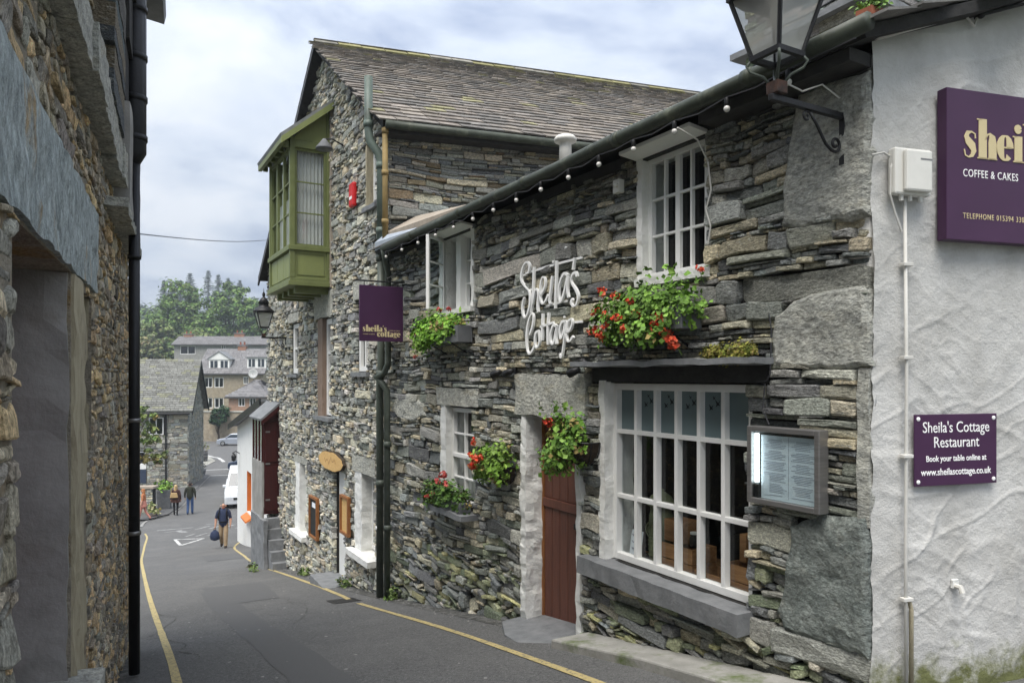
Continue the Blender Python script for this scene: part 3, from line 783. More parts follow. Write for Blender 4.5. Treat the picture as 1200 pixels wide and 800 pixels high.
# shop window
def window(parent, s0, s1, z0, z1, y, cols, rows, fr=.05, bar=.022, d=.06, mull=(), zs=None, xs=None, material='white_paint', name='window', pane_mats=None, glass_in=.02, loc=None, rotz=0.0):
    """frame + glazing bars as the part, every pane a child. cols/rows: pane counts; xs/zs: bar positions if uneven"""
    mb = MB()
    mb.box(s0, s0 + fr, y - d, y, z0, z1); mb.box(s1 - fr, s1, y - d, y, z0, z1)
    mb.box(s0 + fr, s1 - fr, y - d, y - .002, z1 - fr, z1); mb.box(s0 + fr, s1 - fr, y - d, y - .002, z0, z0 + fr)
    a, b, c, e_ = s0 + fr, s1 - fr, z0 + fr, z1 - fr
    X = xs or [a + (b - a) * i / cols for i in range(1, cols)]
    Z = zs or [c + (e_ - c) * i / rows for i in range(1, rows)]
    for i, x in enumerate(X):
        w = bar * (2.4 if i in mull else 1)
        mb.box(x - w / 2, x + w / 2, y - d + .01, y - .006, c, e_)
    for z in Z: mb.box(a, b, y - d + .012, y - .009, z - bar / 2, z + bar / 2)
    o = mb.build(name, material, parent, loc=loc, rotz=rotz, bevel=.003)
    X2 = [a] + list(X) + [b]; Z2 = [c] + list(Z) + [e_]; k = 0
    for j in range(len(Z2) - 1):
        for i in range(len(X2) - 1):
            m = pane_mats(i, j) if pane_mats else 'glass'
            p = MB(); yy = y - d / 2 - glass_in + .003 * vnoise(i * 3.3 + s0, j * 2.7)
            tx, tz = .0022 * vnoise(i * 1.7 + 5, j * 2.3 + s0), .0022 * vnoise(i * 2.9 + s0, j * 1.3)
            p.add([(X2[i], yy - tx, Z2[j] - .0), (X2[i + 1], yy + tx, Z2[j]), (X2[i + 1], yy + tx + tz, Z2[j + 1]), (X2[i], yy - tx + tz, Z2[j + 1])], [(3, 2, 1, 0)])
            p.build('pane', m, o); k += 1
    return o

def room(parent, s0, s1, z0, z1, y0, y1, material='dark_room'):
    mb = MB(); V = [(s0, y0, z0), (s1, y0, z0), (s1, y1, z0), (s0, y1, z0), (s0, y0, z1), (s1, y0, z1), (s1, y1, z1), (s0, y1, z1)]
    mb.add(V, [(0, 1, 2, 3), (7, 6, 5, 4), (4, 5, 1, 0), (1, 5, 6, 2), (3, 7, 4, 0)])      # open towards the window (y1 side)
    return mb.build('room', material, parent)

shop = window(cott, .905, 2.455, -1.535, -.05, -.085, 6, 3, .055, .034, .075, zs=[-1.0, -.455], name='shop_window', pane_mats=lambda i, j: 'film' if j == 2 else 'glass')
MB().rbox(2.44, 2.52, -.30, .012, -1.56, -.03, .06, .012, 12, 3).build('reveal', 'white_rough', cott)
MB().rbox(.86, 2.68, -.12, .13, -1.69, -1.545, .09, .008, 9, 2).build('window_sill', 'slate_sill', cott)
MB().rbox(.66, 2.70, -.05, .19, .085, .125, .06, .012, 8, 8).build('hood', 'slate_sill', cott)
# little swallows printed on the frosted top panes
pb = MB(); xs_ = [.96 + (2.40 - .96) * (i + .5) / 6 for i in range(6)]
for k, i in enumerate((1, 2, 3, 4)):
    for dx_, dz_, sc in ((.03, -.02, .022), (-.035, .012, .026), (.0, .05, .013)):
        cx_, cz_ = xs_[i] + dx_, -.20 + dz_
        pb.prism([(cx_ - sc, cz_ + sc * .9), (cx_ - sc * .2, cz_ + sc * .1), (cx_ + sc * .9, cz_ + sc * 1.0), (cx_ + sc * .35, cz_ - sc * .25), (cx_ + sc * .7, cz_ - sc * 1.0), (cx_ - sc * .1, cz_ - sc * .45), (cx_ - sc * .8, cz_ - sc * .7), (cx_ - sc * .4, cz_ - sc * .05)], -.131, -.128)
pb.build('bird_print', 'bird', shop)
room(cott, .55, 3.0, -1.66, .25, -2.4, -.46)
MB().box(.75, 2.6, -.95, -.17, -1.64, -1.575).build('display_shelf', 'wood_crate', cott)

# upper windows
window(cott, 1.30, 1.955, .78, 1.72, -.055, 4, 3, .04, .02, .05, mull=(1,), name='casement_window')
MB().rbox(1.95, 2.02, -.24, .014, .72, 1.74, .05, .010, 13, 4).build('reveal', 'white_rough', cott)
MB().hexa([(1.25, -.2, 1.70), (2.03, -.2, 1.70), (2.03, .18, 1.745), (1.25, .18, 1.745), (1.25, -.2, 1.725), (2.03, -.2, 1.725), (2.03, .18, 1.77), (1.25, .18, 1.77)]).build('window_soffit', 'white_paint', cott)
MB().rbox(1.24, 2.0, -.14, .05, .71, .775, .08, .006, 9, 1).build('window_sill', 'white_rough', cott)
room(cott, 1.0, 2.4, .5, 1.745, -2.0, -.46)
# far upper window: one leaf stands open
window(cott, 5.0, 5.42, .82, 1.72, -.13, 2, 3, .035, .018, .05, name='casement_window')
MB().rbox(5.40, 5.52, -.14, -.06, .80, 1.73, .08, .006, 11, 5).build('window_post', 'white_paint', cott)
lf = MB(); lf.box(0, .40, -.02, .02, 0, .035); lf.box(0, .40, -.02, .02, .865, .90); lf.box(0, .035, -.02, .02, .035, .865); lf.box(.365, .40, -.02, .02, .035, .865)
for z in (.30, .58): lf.box(.035, .365, -.012, .012, z - .01, z + .01)
lfo = lf.build('open_casement', 'white_paint', cott, loc=(5.80, -.02, .82), rotz=R(188 - 62), bevel=.003)
for z0, z1 in ((.035, .29), (.31, .57), (.59, .865)):
    MB().box(.035, .365, -.003, .003, z0, z1).build('pane', 'glass', lfo)
MB().rbox(5.80, 5.88, -.26, .012, .76, 1.74, .06, .01, 11, 6).build('reveal', 'white_rough', cott)
MB().rbox(4.92, 5.0, -.26, .006, .78, 1.74, .06, .01, 11, 6).build('reveal', 'white_rough', cott)
MB().rbox(4.92, 5.9, -.14, .05, .755, .815, .08, .006, 9, 1).build('window_sill', 'white_rough', cott)
MB().hexa([(4.9, -.2, 1.70), (5.9, -.2, 1.70), (5.9, .18, 1.745), (4.9, .18, 1.745), (4.9, -.2, 1.725), (5.9, -.2, 1.725), (5.9, .18, 1.77), (4.9, .18, 1.77)]).build('window_soffit', 'white_paint', cott)
room(cott, 4.7, 6.2, .5, 1.745, -1.6, -.46)
cu = MB()
cu.sheet(lambda u, v: (5.05 + .34 * u, -.24 + .018 * math.sin(u * 40) - .03 * v, .86 + .85 * v), 40, 4)
cu.build('curtain', 'curtain', cott)
# ground floor sash
window(cott, 4.98, 5.68, -1.53, -.37, -.075, 2, 4, .05, .02, .06, name='sash_window')
MB().box(5.03, 5.63, -.125, -.06, -.97, -.925).build('sash_rail', 'white_paint', cott, bevel=.003)
MB().rbox(5.67, 5.84, -.26, .012, -1.56, -.35, .06, .012, 11, 6).build('reveal', 'white_rough', cott)
MB().rbox(4.85, 5.92, -.16, .20, -1.625, -1.56, .08, .008, 9, 1).build('window_sill', 'slate_sill', cott)
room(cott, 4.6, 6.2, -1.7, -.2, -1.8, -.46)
cu = MB()
cu.sheet(lambda u, v: (5.04 + .58 * u, -.22 + .015 * math.sin(u * 46), -1.48 + .50 * v), 46, 3)
cu.build('curtain', 'curtain', cott)

# door
door = MB()
dz0, dz1, dx0, dx1, dy = -2.42, -.42, 2.86, 3.70, -.20
door.box(dx0, dx1, dy - .05, dy, dz0, dz1)
do = door.build('door', 'door_red', cott)
nb = 6; w_ = (dx1 - dx0) / nb
for i in range(nb):
    MB().box(dx0 + i * w_ + .004, dx0 + (i + 1) * w_ - .004, dy, dy + .016, dz0 + .02, -1.30).build('plank', 'door_red', do, bevel=.003)
    MB().box(dx0 + i * w_ + .004, dx0 + (i + 1) * w_ - .004, dy, dy + .016, -1.20, dz1).build('plank', 'door_red', do, bevel=.003)
MB().box(dx0, dx1, dy - .002, dy + .035, -1.295, -1.205).build('door_rail', 'door_red', do, bevel=.006)
MB().box(3.02, 3.17, dy + .018, dy + .028, -1.44, -1.385).build('letter_plate', 'black_metal', do, bevel=.004)
fm = MB(); fm.box(3.70, 3.745, dy - .06, dy + .03, -2.5, -.39); fm.box(2.845, 2.86, dy - .06, dy + .03, -2.5, -.39); fm.box(2.86, 3.70, dy - .058, dy + .028, -.42, -.392)
fm.build('door_frame', 'wood_frame', cott)
rj = MB(); rj.rbox(3.728, 3.84, -.25, .02, -2.75, -.375, .04, .016, 14, 6); rj.build('reveal', 'white_rough', cott)
MB().rbox(2.79, 2.862, -.24, .012, -2.6, -.39, .05, .016, 12, 9).build('reveal', 'white_rough', cott)
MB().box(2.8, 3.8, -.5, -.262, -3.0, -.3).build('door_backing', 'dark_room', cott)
# doorstep of dark slate and the mossy kerb beside it
ds = MB()
def slabpoly(poly, top, th):
    m = MB(); n = len(poly)
    vs = [(x, y, top(x, y) - th) for x, y in poly] + [(x, y, top(x, y)) for x, y in poly]
    m.add(vs, [tuple(range(n - 1, -1, -1)), tuple(range(n, 2 * n))] + [(i, (i + 1) % n, (i + 1) % n + n, i + n) for i in range(n)])
    return m
slabpoly([(2.72, -.2), (2.70, .46), (3.0, .50), (3.45, .42), (3.86, .22), (3.88, -.2)], lambda x, y: -2.27 - .13 * (x - 2.7) - .10 * max(y, 0), .2).build('doorstep', 'slate_sill', cott, bevel=.008)
slabpoly([(-.6, .0), (-.6, .40), (.6, .36), (1.6, .33), (2.68, .40), (2.68, .0)], lambda x, y: Fg(x, y) + .07 + .012 * vnoise(x * 3, y * 3), .2).build('kerb_strip', 'concrete', cott, bevel=.015)

# eaves, roof, gutter
MB().box(.03, 7.75, -.04, .005, 1.71, 1.80).build('dark_wall_strip', 'soffit', cott)  # dark strip standing in for the shade and dirt below the eaves
sk = .2436
MB().box(.005, 1.15, .0, .19, 1.725, 1.798).build('eaves_dark_box', 'soffit', cott)  # dark box filling the recess at the near end of the eaves
def roof_pt(s_, y, dz=0): return (s_, y, 1.86 + (.22 - y) * .335 + dz)
rf = MB()
rf.hexa([(-.10, .20, 1.80), (7.72, .20, 1.80), (7.72 - .85, -3.6, 3.07), (-.10 - .95, -3.6, 3.07), (-.10, .22, 1.86), (7.72, .22, 1.86), (7.72 - .85, -3.6, 3.13), (-.10 - .95, -3.6, 3.13)])
roofo = rf.build('roof', 'soffit', cott)
rs = MB()
rr = random.Random(5)
for row in range(16):
    y0 = .25 - row * .25
    x = -.13 + .24 * (y0 - .25) - rr.uniform(0, .2)
    xe = 7.7 + .21 * (y0 - .25)
    while x < xe:
        w = rr.uniform(.22, .40); k = rr.uniform(.75, 1.2); rs.cc = (.16 * k, .155 * k, .145 * k)
        a = roof_pt(x, y0); b = roof_pt(x, y0 - .30)
        rs.hexa([(x, y0, a[2] + .018), (x + w - .006, y0, a[2] + .018), (x + w - .006, y0 - .3, b[2] + .006), (x, y0 - .3, b[2] + .006),
                 (x, y0, a[2] + .034), (x + w - .006, y0, a[2] + .034), (x + w - .006, y0 - .3, b[2] + .014), (x, y0 - .3, b[2] + .014)]); x += w
rs.build('slates', 'roof_slate', roofo, kind='stuff')
br = MB(); br.hexa([(-1.1, -3.6, -1.0), (6.9, -3.6, -1.0), (6.9, -3.5, -1.0), (-1.1, -3.5, -1.0), (-1.1, -3.6, 3.1), (6.9, -3.6, 3.1), (6.9, -3.5, 3.1), (-1.1, -3.5, 3.1)]); br.build('back_wall', 'render_grey', cott)
gt = MB(); gp = [(-.16 + i * .74, .265 + .006 * vnoise(i * 1.3, 2), 1.845 + .008 * vnoise(i * .9, 5) - .004 * i) for i in range(11)]
gt.tube(gp, .05, 10)
gto = gt.build('gutter', 'gutter_paint', cott, smooth=True)
for x in (.6, 1.9, 3.3, 4.7, 6.1):
    MB().tube([(x, .265, 1.844 - .005 * x), (x + .07, .265, 1.844 - .005 * x)], .057, 10).build('gutter_joint', 'gutter_paint', gto, smooth=True)
# pale stone weathering course and lead where the far end of the roof meets the house
MB().hexa([(4.9, .10, 1.90), (7.66, .12, 1.88), (7.5, -.34, 2.06), (4.9, -.3, 2.03), (4.9, .10, 1.965), (7.66, .12, 2.10), (7.5, -.34, 2.38), (4.9, -.3, 2.09)]).build('coping', 'sandstone', cott)
MB().hexa([(6.3, .215, 1.875), (7.66, .235, 1.84), (7.66, .13, 1.87), (6.3, .13, 1.89), (6.3, .217, 1.90), (7.66, .237, 1.96), (7.66, .132, 2.07), (6.3, .132, 1.95)]).build('flashing', 'lead', cott)
# white roof vent
vt = MB(); vt.lathe([(.06, 0), (.055, .22), (.055, .23), (.10, .235), (.105, .26), (.085, .285), (.02, .295)], (3.02, .02, 1.92), 14); vt.build('roof_vent', 'plastic_white', cott, smooth=True)
# chimney on the near gable
chm = MB(); chm.box(.70, 1.72, -1.62, -.92, 2.0, 4.4)
cho = chm.build('chimney', 'joint', cott)
cr = random.Random(8); z = 2.1
while z < 3.6:
    h = cr.choice([.05, .07, .09, .11])
    x = .68
    while x < 1.70:
        w = min(cr.uniform(.12, .34), 1.74 - x); m = MB(); m.cc = tuple(v * cr.uniform(.8, 1.1) for v in cr.choice(PAL))
        m.rbox(x + .004, x + w - .004, -.95, -.905 + cr.uniform(0, .02), z + .004, z + h - .004, .09, .008, 11, cr.random()); m.build('stone', 'stone', cho); x += w
    y = -1.6
    while y < -.96:
        w = min(cr.uniform(.12, .34), -.93 - y); m = MB(); m.cc = tuple(v * cr.uniform(.8, 1.1) for v in cr.choice(PAL))
        m.rbox(.675 - cr.uniform(0, .02), .72, y + .004, y + w - .004, z + .004, z + h - .004, .09, .008, 11, cr.random()); m.build('stone', 'stone', cho); y += w
    z += h
MB().rbox(.60, 1.82, -1.72, -.82, 2.62, 2.67, .1, .008, 9, 3).build('chimney_ledge', 'slate_sill', cho)

# white rendered gable: local x = -t (t runs right along the wall), y out towards the camera
GR = math.atan2(.9716, .2365)
m = bpy.data.materials.new('white_render'); m.use_nodes = True; t = m.node_tree; b = t.nodes['Principled BSDF']; b.inputs['Roughness'].default_value = .85
tcn = t.nodes.new('ShaderNodeTexCoord'); spx = t.nodes.new('ShaderNodeSeparateXYZ'); t.links.new(tcn.outputs['Object'], spx.inputs[0])
na = _n(t, 'ShaderNodeTexNoise', Scale=2.2, Detail=7, Roughness=.65); t.links.new(tcn.outputs['Object'], na.inputs['Vector'])
rp = t.nodes.new('ShaderNodeValToRGB'); rp.color_ramp.elements[0].position = .35; rp.color_ramp.elements[0].color = (.42, .412, .385, 1); rp.color_ramp.elements[1].position = .62; rp.color_ramp.elements[1].color = (.565, .56, .535, 1)
t.links.new(na.outputs['Fac'], rp.inputs[0])
nm = _n(t, 'ShaderNodeTexNoise', Scale=7, Detail=8, Roughness=.7); t.links.new(tcn.outputs['Object'], nm.inputs['Vector'])
mr = t.nodes.new('ShaderNodeMapRange'); mr.inputs['From Min'].default_value = -1.35; mr.inputs['From Max'].default_value = -1.85; mr.inputs['To Min'].default_value = -.25; mr.inputs['To Max'].default_value = .40
t.links.new(spx.outputs['Z'], mr.inputs['Value'])
ad = t.nodes.new('ShaderNodeMath'); ad.operation = 'ADD'; t.links.new(nm.outputs['Fac'], ad.inputs[0]); t.links.new(mr.outputs[0], ad.inputs[1])
m3 = t.nodes.new('ShaderNodeMapRange'); m3.inputs['From Min'].default_value = .52; m3.inputs['From Max'].default_value = .78; t.links.new(ad.outputs[0], m3.inputs['Value'])
mx = t.nodes.new('ShaderNodeMixRGB'); t.links.new(m3.outputs[0], mx.inputs[0]); t.links.new(rp.outputs[0], mx.inputs[1]); mx.inputs[2].default_value = (.13, .14, .05, 1)
t.links.new(mx.outputs[0], b.inputs['Base Color'])
nbp = _n(t, 'ShaderNodeTexNoise', Scale=55, Detail=6, Roughness=.7); t.links.new(tcn.outputs['Object'], nbp.inputs['Vector'])
bp = t.nodes.new('ShaderNodeBump'); bp.inputs['Strength'].default_value = .6; bp.inputs['Distance'].default_value = .015; t.links.new(nbp.outputs['Fac'], bp.inputs['Height']); t.links.new(bp.outputs[0], b.inputs['Normal'])
MATS['white_render'] = m
nx_, nz_ = 190, 420
tt = np.linspace(0, 1.75, nx_); zz = np.linspace(-2.1, 2.75, nz_)
Tg, Zg = np.meshgrid(tt, zz, indexing='ij')
wx = Tg + .10 * npnoise(Tg * 3, Zg * 3, 1); wz = Zg + .10 * npnoise(Tg * 3, Zg * 3, 2)
rdg = np.zeros_like(Tg)
for sc_, am_, sd_, an_ in ((5, .006, 3, .6), (9, .005, 4, -.5), (3.2, .006, 5, .2)):
    ux = wx * math.cos(an_) + wz * math.sin(an_); uz = -wx * math.sin(an_) + wz * math.cos(an_)
    nn = npnoise(ux * sc_ * .55 + 7, uz * sc_ * 1.6 + 9, sd_)
    rdg += am_ * np.clip(1 - np.abs(nn) * 6.5, 0, 1) ** .7 * np.clip(.5 + npnoise(Tg * 2.3, Zg * 2.3, sd_ + 20), 0, 1)
disp = .95 * rdg + .010 * npnoise(Tg * 1.8, Zg * 1.8, 8) + .004 * npnoise(Tg * 8, Zg * 8, 9) + .0018 * npnoise(Tg * 25, Zg * 25, 10)
edge = .012 * npnoise(Zg * 14, Zg * 0 + 3, 12) * (Tg < .02)
mb = MB()
ztop = lambda T: 1.90 + .355 * T
vs_ = []
for i in range(nx_):
    for j in range(nz_):
        vs_.append((-float(Tg[i, j] + edge[i, j]), float(disp[i, j]), min(float(Zg[i, j]), ztop(float(Tg[i, j])))))
mb.add(vs_, [(i * nz_ + j, i * nz_ + j + 1, (i + 1) * nz_ + j + 1, (i + 1) * nz_ + j) for i in range(nx_ - 1) for j in range(nz_ - 1) if zz[j] < ztop(tt[i])])
mb.hexa([(-5.2, -.35, -2.4), (-.005, -.35, -2.4), (-.005, -.02, -2.4), (-5.2, -.02, -2.4), (-5.2, -.35, 3.6), (-.005, -.35, 1.80), (-.005, -.02, 1.80), (-5.2, -.02, 3.6)])
mb.box(-5.2, -1.74, -.019, .0, -2.4, 2.4)
gab = mb.build('gable_wall', 'white_render', cott, rotz=GR, smooth=True)
# verge: slate edge that climbs with the gable and a white pipe below it
vg = MB(); vg.hexa([(.06, -.3, 1.89), (.06, .10, 1.89), (-4.6, .10, 3.55), (-4.6, -.3, 3.55), (.06, -.3, 1.925), (.06, .10, 1.925), (-4.6, .10, 3.585), (-4.6, -.3, 3.585)])
vg.build('verge', 'slate_sill', gab)
MB().tube([(.02, .055, 1.86), (-.5, .055, 2.045), (-1.6, .055, 2.43)], .016, 8).build('white_conduit', 'cable_white', gab, smooth=True)

# ------------------------------------------------------------------ white script lettering on the front
SCRIPT = {
'S' : [(3.607, 1.031), (3.586, 1.096), (3.634, 1.137), (3.701, 1.112), (3.747, 1.035), (3.742, 0.965), (3.674, 0.902), (3.594, 0.839), (3.581, 0.728), (3.62, 0.636), (3.674, 0.592), (3.714, 0.63), (3.728, 0.7), (3.693, 0.794)] ,
'h' : [(3.508, 1.072), (3.515, 0.925), (3.534, 0.751), (3.56, 0.632)] ,
'h2' : [(3.534, 0.711), (3.49, 0.828), (3.456, 0.851), (3.431, 0.809), (3.439, 0.689), (3.426, 0.628)] ,
'e' : [(3.388, 0.784), (3.314, 0.849), (3.301, 0.927), (3.346, 0.952), (3.383, 0.883), (3.388, 0.764), (3.351, 0.701), (3.289, 0.729), (3.248, 0.777)] ,
'i' : [(3.18, 0.945), (3.204, 0.825), (3.228, 0.71), (3.192, 0.694)] ,
'id' : [(3.154, 1.088), (3.159, 1.062)] ,
'l' : [(3.105, 1.077), (3.114, 0.879), (3.128, 0.637)] ,
'a' : [(2.916, 0.919), (2.983, 0.94), (3.052, 0.86), (3.068, 0.759), (3.04, 0.693), (2.983, 0.764), (2.923, 0.914), (2.927, 0.795), (2.909, 0.719)] ,
'q' : [(2.813, 1.061), (2.839, 0.959)] ,
's' : [(2.774, 0.89), (2.796, 0.929), (2.85, 0.911), (2.861, 0.851), (2.796, 0.782), (2.757, 0.716), (2.785, 0.645), (2.839, 0.638), (2.865, 0.677), (2.839, 0.7)] ,
'C' : [(3.581, 0.416), (3.528, 0.508), (3.515, 0.594), (3.549, 0.62), (3.612, 0.54), (3.647, 0.405), (3.634, 0.281), (3.594, 0.232), (3.528, 0.264), (3.482, 0.323)] ,
'o' : [(3.413, 0.447), (3.472, 0.423), (3.49, 0.33), (3.451, 0.286), (3.401, 0.34), (3.411, 0.447)] ,
't1' : [(3.346, 0.608), (3.351, 0.47), (3.356, 0.351)] ,
't2' : [(3.24, 0.607), (3.257, 0.451), (3.257, 0.308)] ,
'tb' : [(3.388, 0.483), (3.157, 0.51)] ,
'a2' : [(3.098, 0.468), (3.157, 0.484), (3.204, 0.409), (3.204, 0.332), (3.157, 0.317), (3.114, 0.43), (3.096, 0.481), (3.114, 0.379), (3.105, 0.308)] ,
'g' : [(2.961, 0.51), (3.017, 0.501), (3.052, 0.427), (3.04, 0.356), (2.995, 0.398), (2.95, 0.509), (2.972, 0.372), (3.006, 0.222), (3.029, 0.185), (3.049, 0.217)] ,
'e2' : [(2.961, 0.407), (2.883, 0.43), (2.848, 0.49), (2.861, 0.522), (2.916, 0.494), (2.945, 0.408), (2.927, 0.332), (2.883, 0.328), (2.835, 0.365)] ,
'bar' : [(3.701, 1.036), (3.157, 1.052), (2.732, 1.055)] ,
'bar2' : [(2.861, 0.493), (2.728, 0.492)] ,
'bar3' : [(3.755, 0.855), (3.581, 0.864)] ,
'bar4' : [(3.326, 0.679), (2.961, 0.695)] ,

}
scr = thing('script_sign', "white hand-lettered sign Sheila's Cottage fixed high on the stone front", 'sign', tuple(Fp(3.3, 0, .2)), FA, off=(-3.3, 0, -.2))
def smooth_path(P, k=5):
    P = [Vector((x, 0, z)) for x, z in P]; out = []
    if len(P) < 3: return P
    for i in range(len(P) - 1):
        a, b = P[i], P[i + 1]; p0 = P[max(i - 1, 0)]; p3 = P[min(i + 2, len(P) - 1)]
        for q in range(k):
            t = q / k
            out.append(.5 * ((2 * a) + (b - p0) * t + (2 * p0 - 5 * a + 4 * b - p3) * t * t + (3 * a - p0 - 3 * b + p3) * t ** 3))
    out.append(P[-1]); return out
for key, pts in SCRIPT.items():
    bar_ = key.startswith('bar')
    P = smooth_path(pts); n = len(P); mb = MB(); vs_ = []
    for i, p in enumerate(P):
        d_ = (P[min(i + 1, n - 1)] - P[max(i - 1, 0)]).normalized()
        nrm = Vector((-d_.z, 0, d_.x)); w = (.010 if bar_ else .0105 * (1 + .25 * math.sin(i * .35)))
        y0_, y1_ = (.028, .042) if bar_ else (.045, .068)
        for sg, yy in ((-1, y0_), (-1, y1_), (1, y1_), (1, y0_)):
            q = p + nrm * w * sg; vs_.append((q.x, yy, q.z))
    fs_ = []
    for i in range(n - 1):
        for k in range(4): fs_.append((i * 4 + k, i * 4 + (k + 1) % 4, (i + 1) * 4 + (k + 1) % 4, (i + 1) * 4 + k))
    fs_ += [(3, 2, 1, 0), ((n - 1) * 4, (n - 1) * 4 + 1, (n - 1) * 4 + 2, (n - 1) * 4 + 3)]
    mb.add(vs_, fs_); mb.build('mounting_bar' if bar_ else 'letter', 'white_letter', scr)
for sx_, sz_ in ((3.72, 1.02), (2.98, 1.18), (3.35, .5), (3.0, .55)):
    MB().tube([(sx_, -.02, sz_), (sx_, .05, sz_)], .012, 6).build('fixing', 'white_letter', scr)

# ------------------------------------------------------------------ wear on the road: mended patches, a drain, dropped gum and grit
def patch(poly, material, name, dz):
    mb = MB(); n = 10; A, B, C_, D_ = [Vector(q) for q in poly]; vs = []
    for i in range(n + 1):
        for j in range(n + 1):
            q = A.lerp(B, i / n).lerp(D_.lerp(C_, i / n), j / n); q = q + Vector((.03 * vnoise(q.x * 4, q.y * 4), .03 * vnoise(q.x * 4 + 9, q.y * 4)))
            vs.append((q.x, q.y, rz(q.x, q.y) + dz))
    mb.add(vs, [(i * (n + 1) + j, (i + 1) * (n + 1) + j, (i + 1) * (n + 1) + j + 1, i * (n + 1) + j + 1) for i in range(n) for j in range(n)])
    return mb.build(name, material, road)
patch([(-4.6, 11.2), (-3.7, 11.6), (-4.9, 14.2), (-5.9, 13.8)], 'asphalt_patch', 'road_patch', .004)
patch([(-8.6, 20.5), (-6.9, 21.3), (-8.0, 24.0), (-9.9, 23.2)], 'asphalt_patch', 'road_patch', .004)
patch([(-2.55, 10.35), (-2.2, 10.5), (-2.42, 10.95), (-2.77, 10.8)], 'black_metal', 'drain_cover', .005)
gr = random.Random(14); gm = MB()
for k in range(150):
    s_, t_ = gr.uniform(3, 16), gr.uniform(-2.2, 2.6); X, Y = inv_st(s_, t_); r0 = gr.uniform(.006, .02); z_ = rz(X, Y) + .003
    gm.add([(X + r0 * math.cos(q) * gr.uniform(.6, 1.3), Y + r0 * math.sin(q) * gr.uniform(.6, 1.3), z_ + .001) for q in (0, 1.05, 2.1, 3.14, 4.2, 5.2)], [(0, 1, 2, 3, 4, 5)])
for k in range(420):      # grit and leaf litter gathered at the wall foot
    s_ = gr.uniform(.2, 15); o_ = abs(gr.gauss(0, .12)) + .03; p = Fp(s_, o_, 0); z_ = rz(p.x, p.y); r0 = gr.uniform(.004, .013)
    gm.add([(p.x - r0, p.y, z_), (p.x, p.y - r0, z_), (p.x + r0, p.y, z_), (p.x, p.y + r0, z_), (p.x, p.y, z_ + r0)], [(0, 1, 4), (1, 2, 4), (2, 3, 4), (3, 0, 4)])
gm.build('grit', 'kerb', road, kind='stuff')
mat('road_dirt', (.085, .083, .076), (.05, .05, .046), scale=9, rough=.95, c3=(.14, .138, .13), c3_scale=7, c3_lo=.46, c3_hi=.58, fine=.8)
cr_ = random.Random(21)
for s0_, t0_, ds_, n_ in ((4.6, -.9, .34, 12), (7.5, .7, .4, 14), (12, -1.2, .5, 16), (9.0, 1.9, .3, 10), (17, .3, .5, 14)):
    P = []; t_ = t0_
    for k in range(n_):
        P.append(inv_st(s0_ + k * ds_, t_)); t_ += cr_.uniform(-.16, .16)
    stripe(P, .011, .0045, 'crack', 'road_dirt', .08)
stripe([tuple(Fp(x, .10, 0).xy) for x in (2.6, 4.0, 5.5, 7.0, 8.5, 10, 12, 14)], .20, .0035, 'gutter_dirt', 'road_dirt')
stripe([(-2.25, 3.9), (-3.1, 5.6), (-4.2, 7.9)], .16, .0035, 'gutter_dirt', 'road_dirt')
stripe([(-1.25, 5.2), (-2.4, 7.4), (-3.9, 10.2), (-5.4, 13.1)], .42, .003, 'trench_repair', 'asphalt_patch')

# ================================================================== GABLED HOUSE WITH THE ORIEL
HZ = 3.4
house = thing('gabled_house', 'tall grey rubble stone house with slate gable roof and a green oriel window', 'house', tuple(Fp(7.75, 0, -HZ)), FA, off=(-7.75, 0, HZ))
AP, APZ, PIT = 11.3, 6.34, .69
def gtop(s_): return APZ - PIT * abs(s_ - AP) - .09
UPS = (8.28, 8.73, 2.70, 3.72); W1 = (13.30, 14.05, .06, 1.20); W2 = (10.80, 11.70, -.75, 1.13); W3 = (8.66, 9.30, .08, 1.28)
L1 = (12.58, 13.50, -3.28, -1.82); HD = (9.90, 10.60, -4.6, -1.66); L2 = (8.34, 9.30, -2.84, -1.56); ORI = (11.0, 12.4, 2.45, 4.15)
HH = [UPS, W1, W2, W3, L1, HD, L2, ORI]
hl = dict(a=(10.62, 11.95, 1.13, 1.62), b=(8.25, 9.4, -1.56, -1.27), c=(13.2, 14.15, 1.20, 1.42), d=(8.55, 9.4, 1.28, 1.62), e=(12.5, 13.6, -1.82, -1.66), f=(9.8, 10.72, -1.66, -1.58))
core = MB(); wall_core(core, 7.75, 16.6, -6, gtop, -.5, -.05, HH, (AP,))
hwall = core.build('wall', 'joint', house)
rng = random.Random(23)
PALH = [(c[0] * 1.62, c[1] * 1.6, c[2] * 1.50) for c in [(.25, .25, .235), (.30, .295, .275), (.20, .205, .20), (.17, .175, .175), (.32, .30, .25), (.27, .275, .25), (.14, .145, .15), (.30, .27, .21), (.36, .34, .29), (.23, .235, .225)]]
cl = cells(rng, 7.75, 16.58, -5.2, 6.2, HH + list(hl.values()), [.035, .045, .055, .07, .09, .12], [1.3, 1.9, 2.6, 3.4], .35)
cl = [c for c in cl if c[3] > Fg((c[0] + c[1]) / 2) - .05 and c[3] < gtop((c[0] + c[1]) / 2) + .02]
def hwarp(x, z): return .05 * vnoise(x * .9 + 14, z * 1.5) + .03 * vnoise(x * 2.6, z * 2.9 + 5)
lay_wall(hwall, MF, cl, rng, PALH, 'stone_far', .0065, -.022, .045, .10, 300, -.07, chunky=.02, edge_rough=.16)
for k, key in enumerate(hl):
    x0, x1, z0, z1 = hl[key]
    MB().rbox(x0, x1, -.06, .025, z0 + .008, z1 - .008, .1, .015, 6, k).build('lintel', 'slab', hwall)
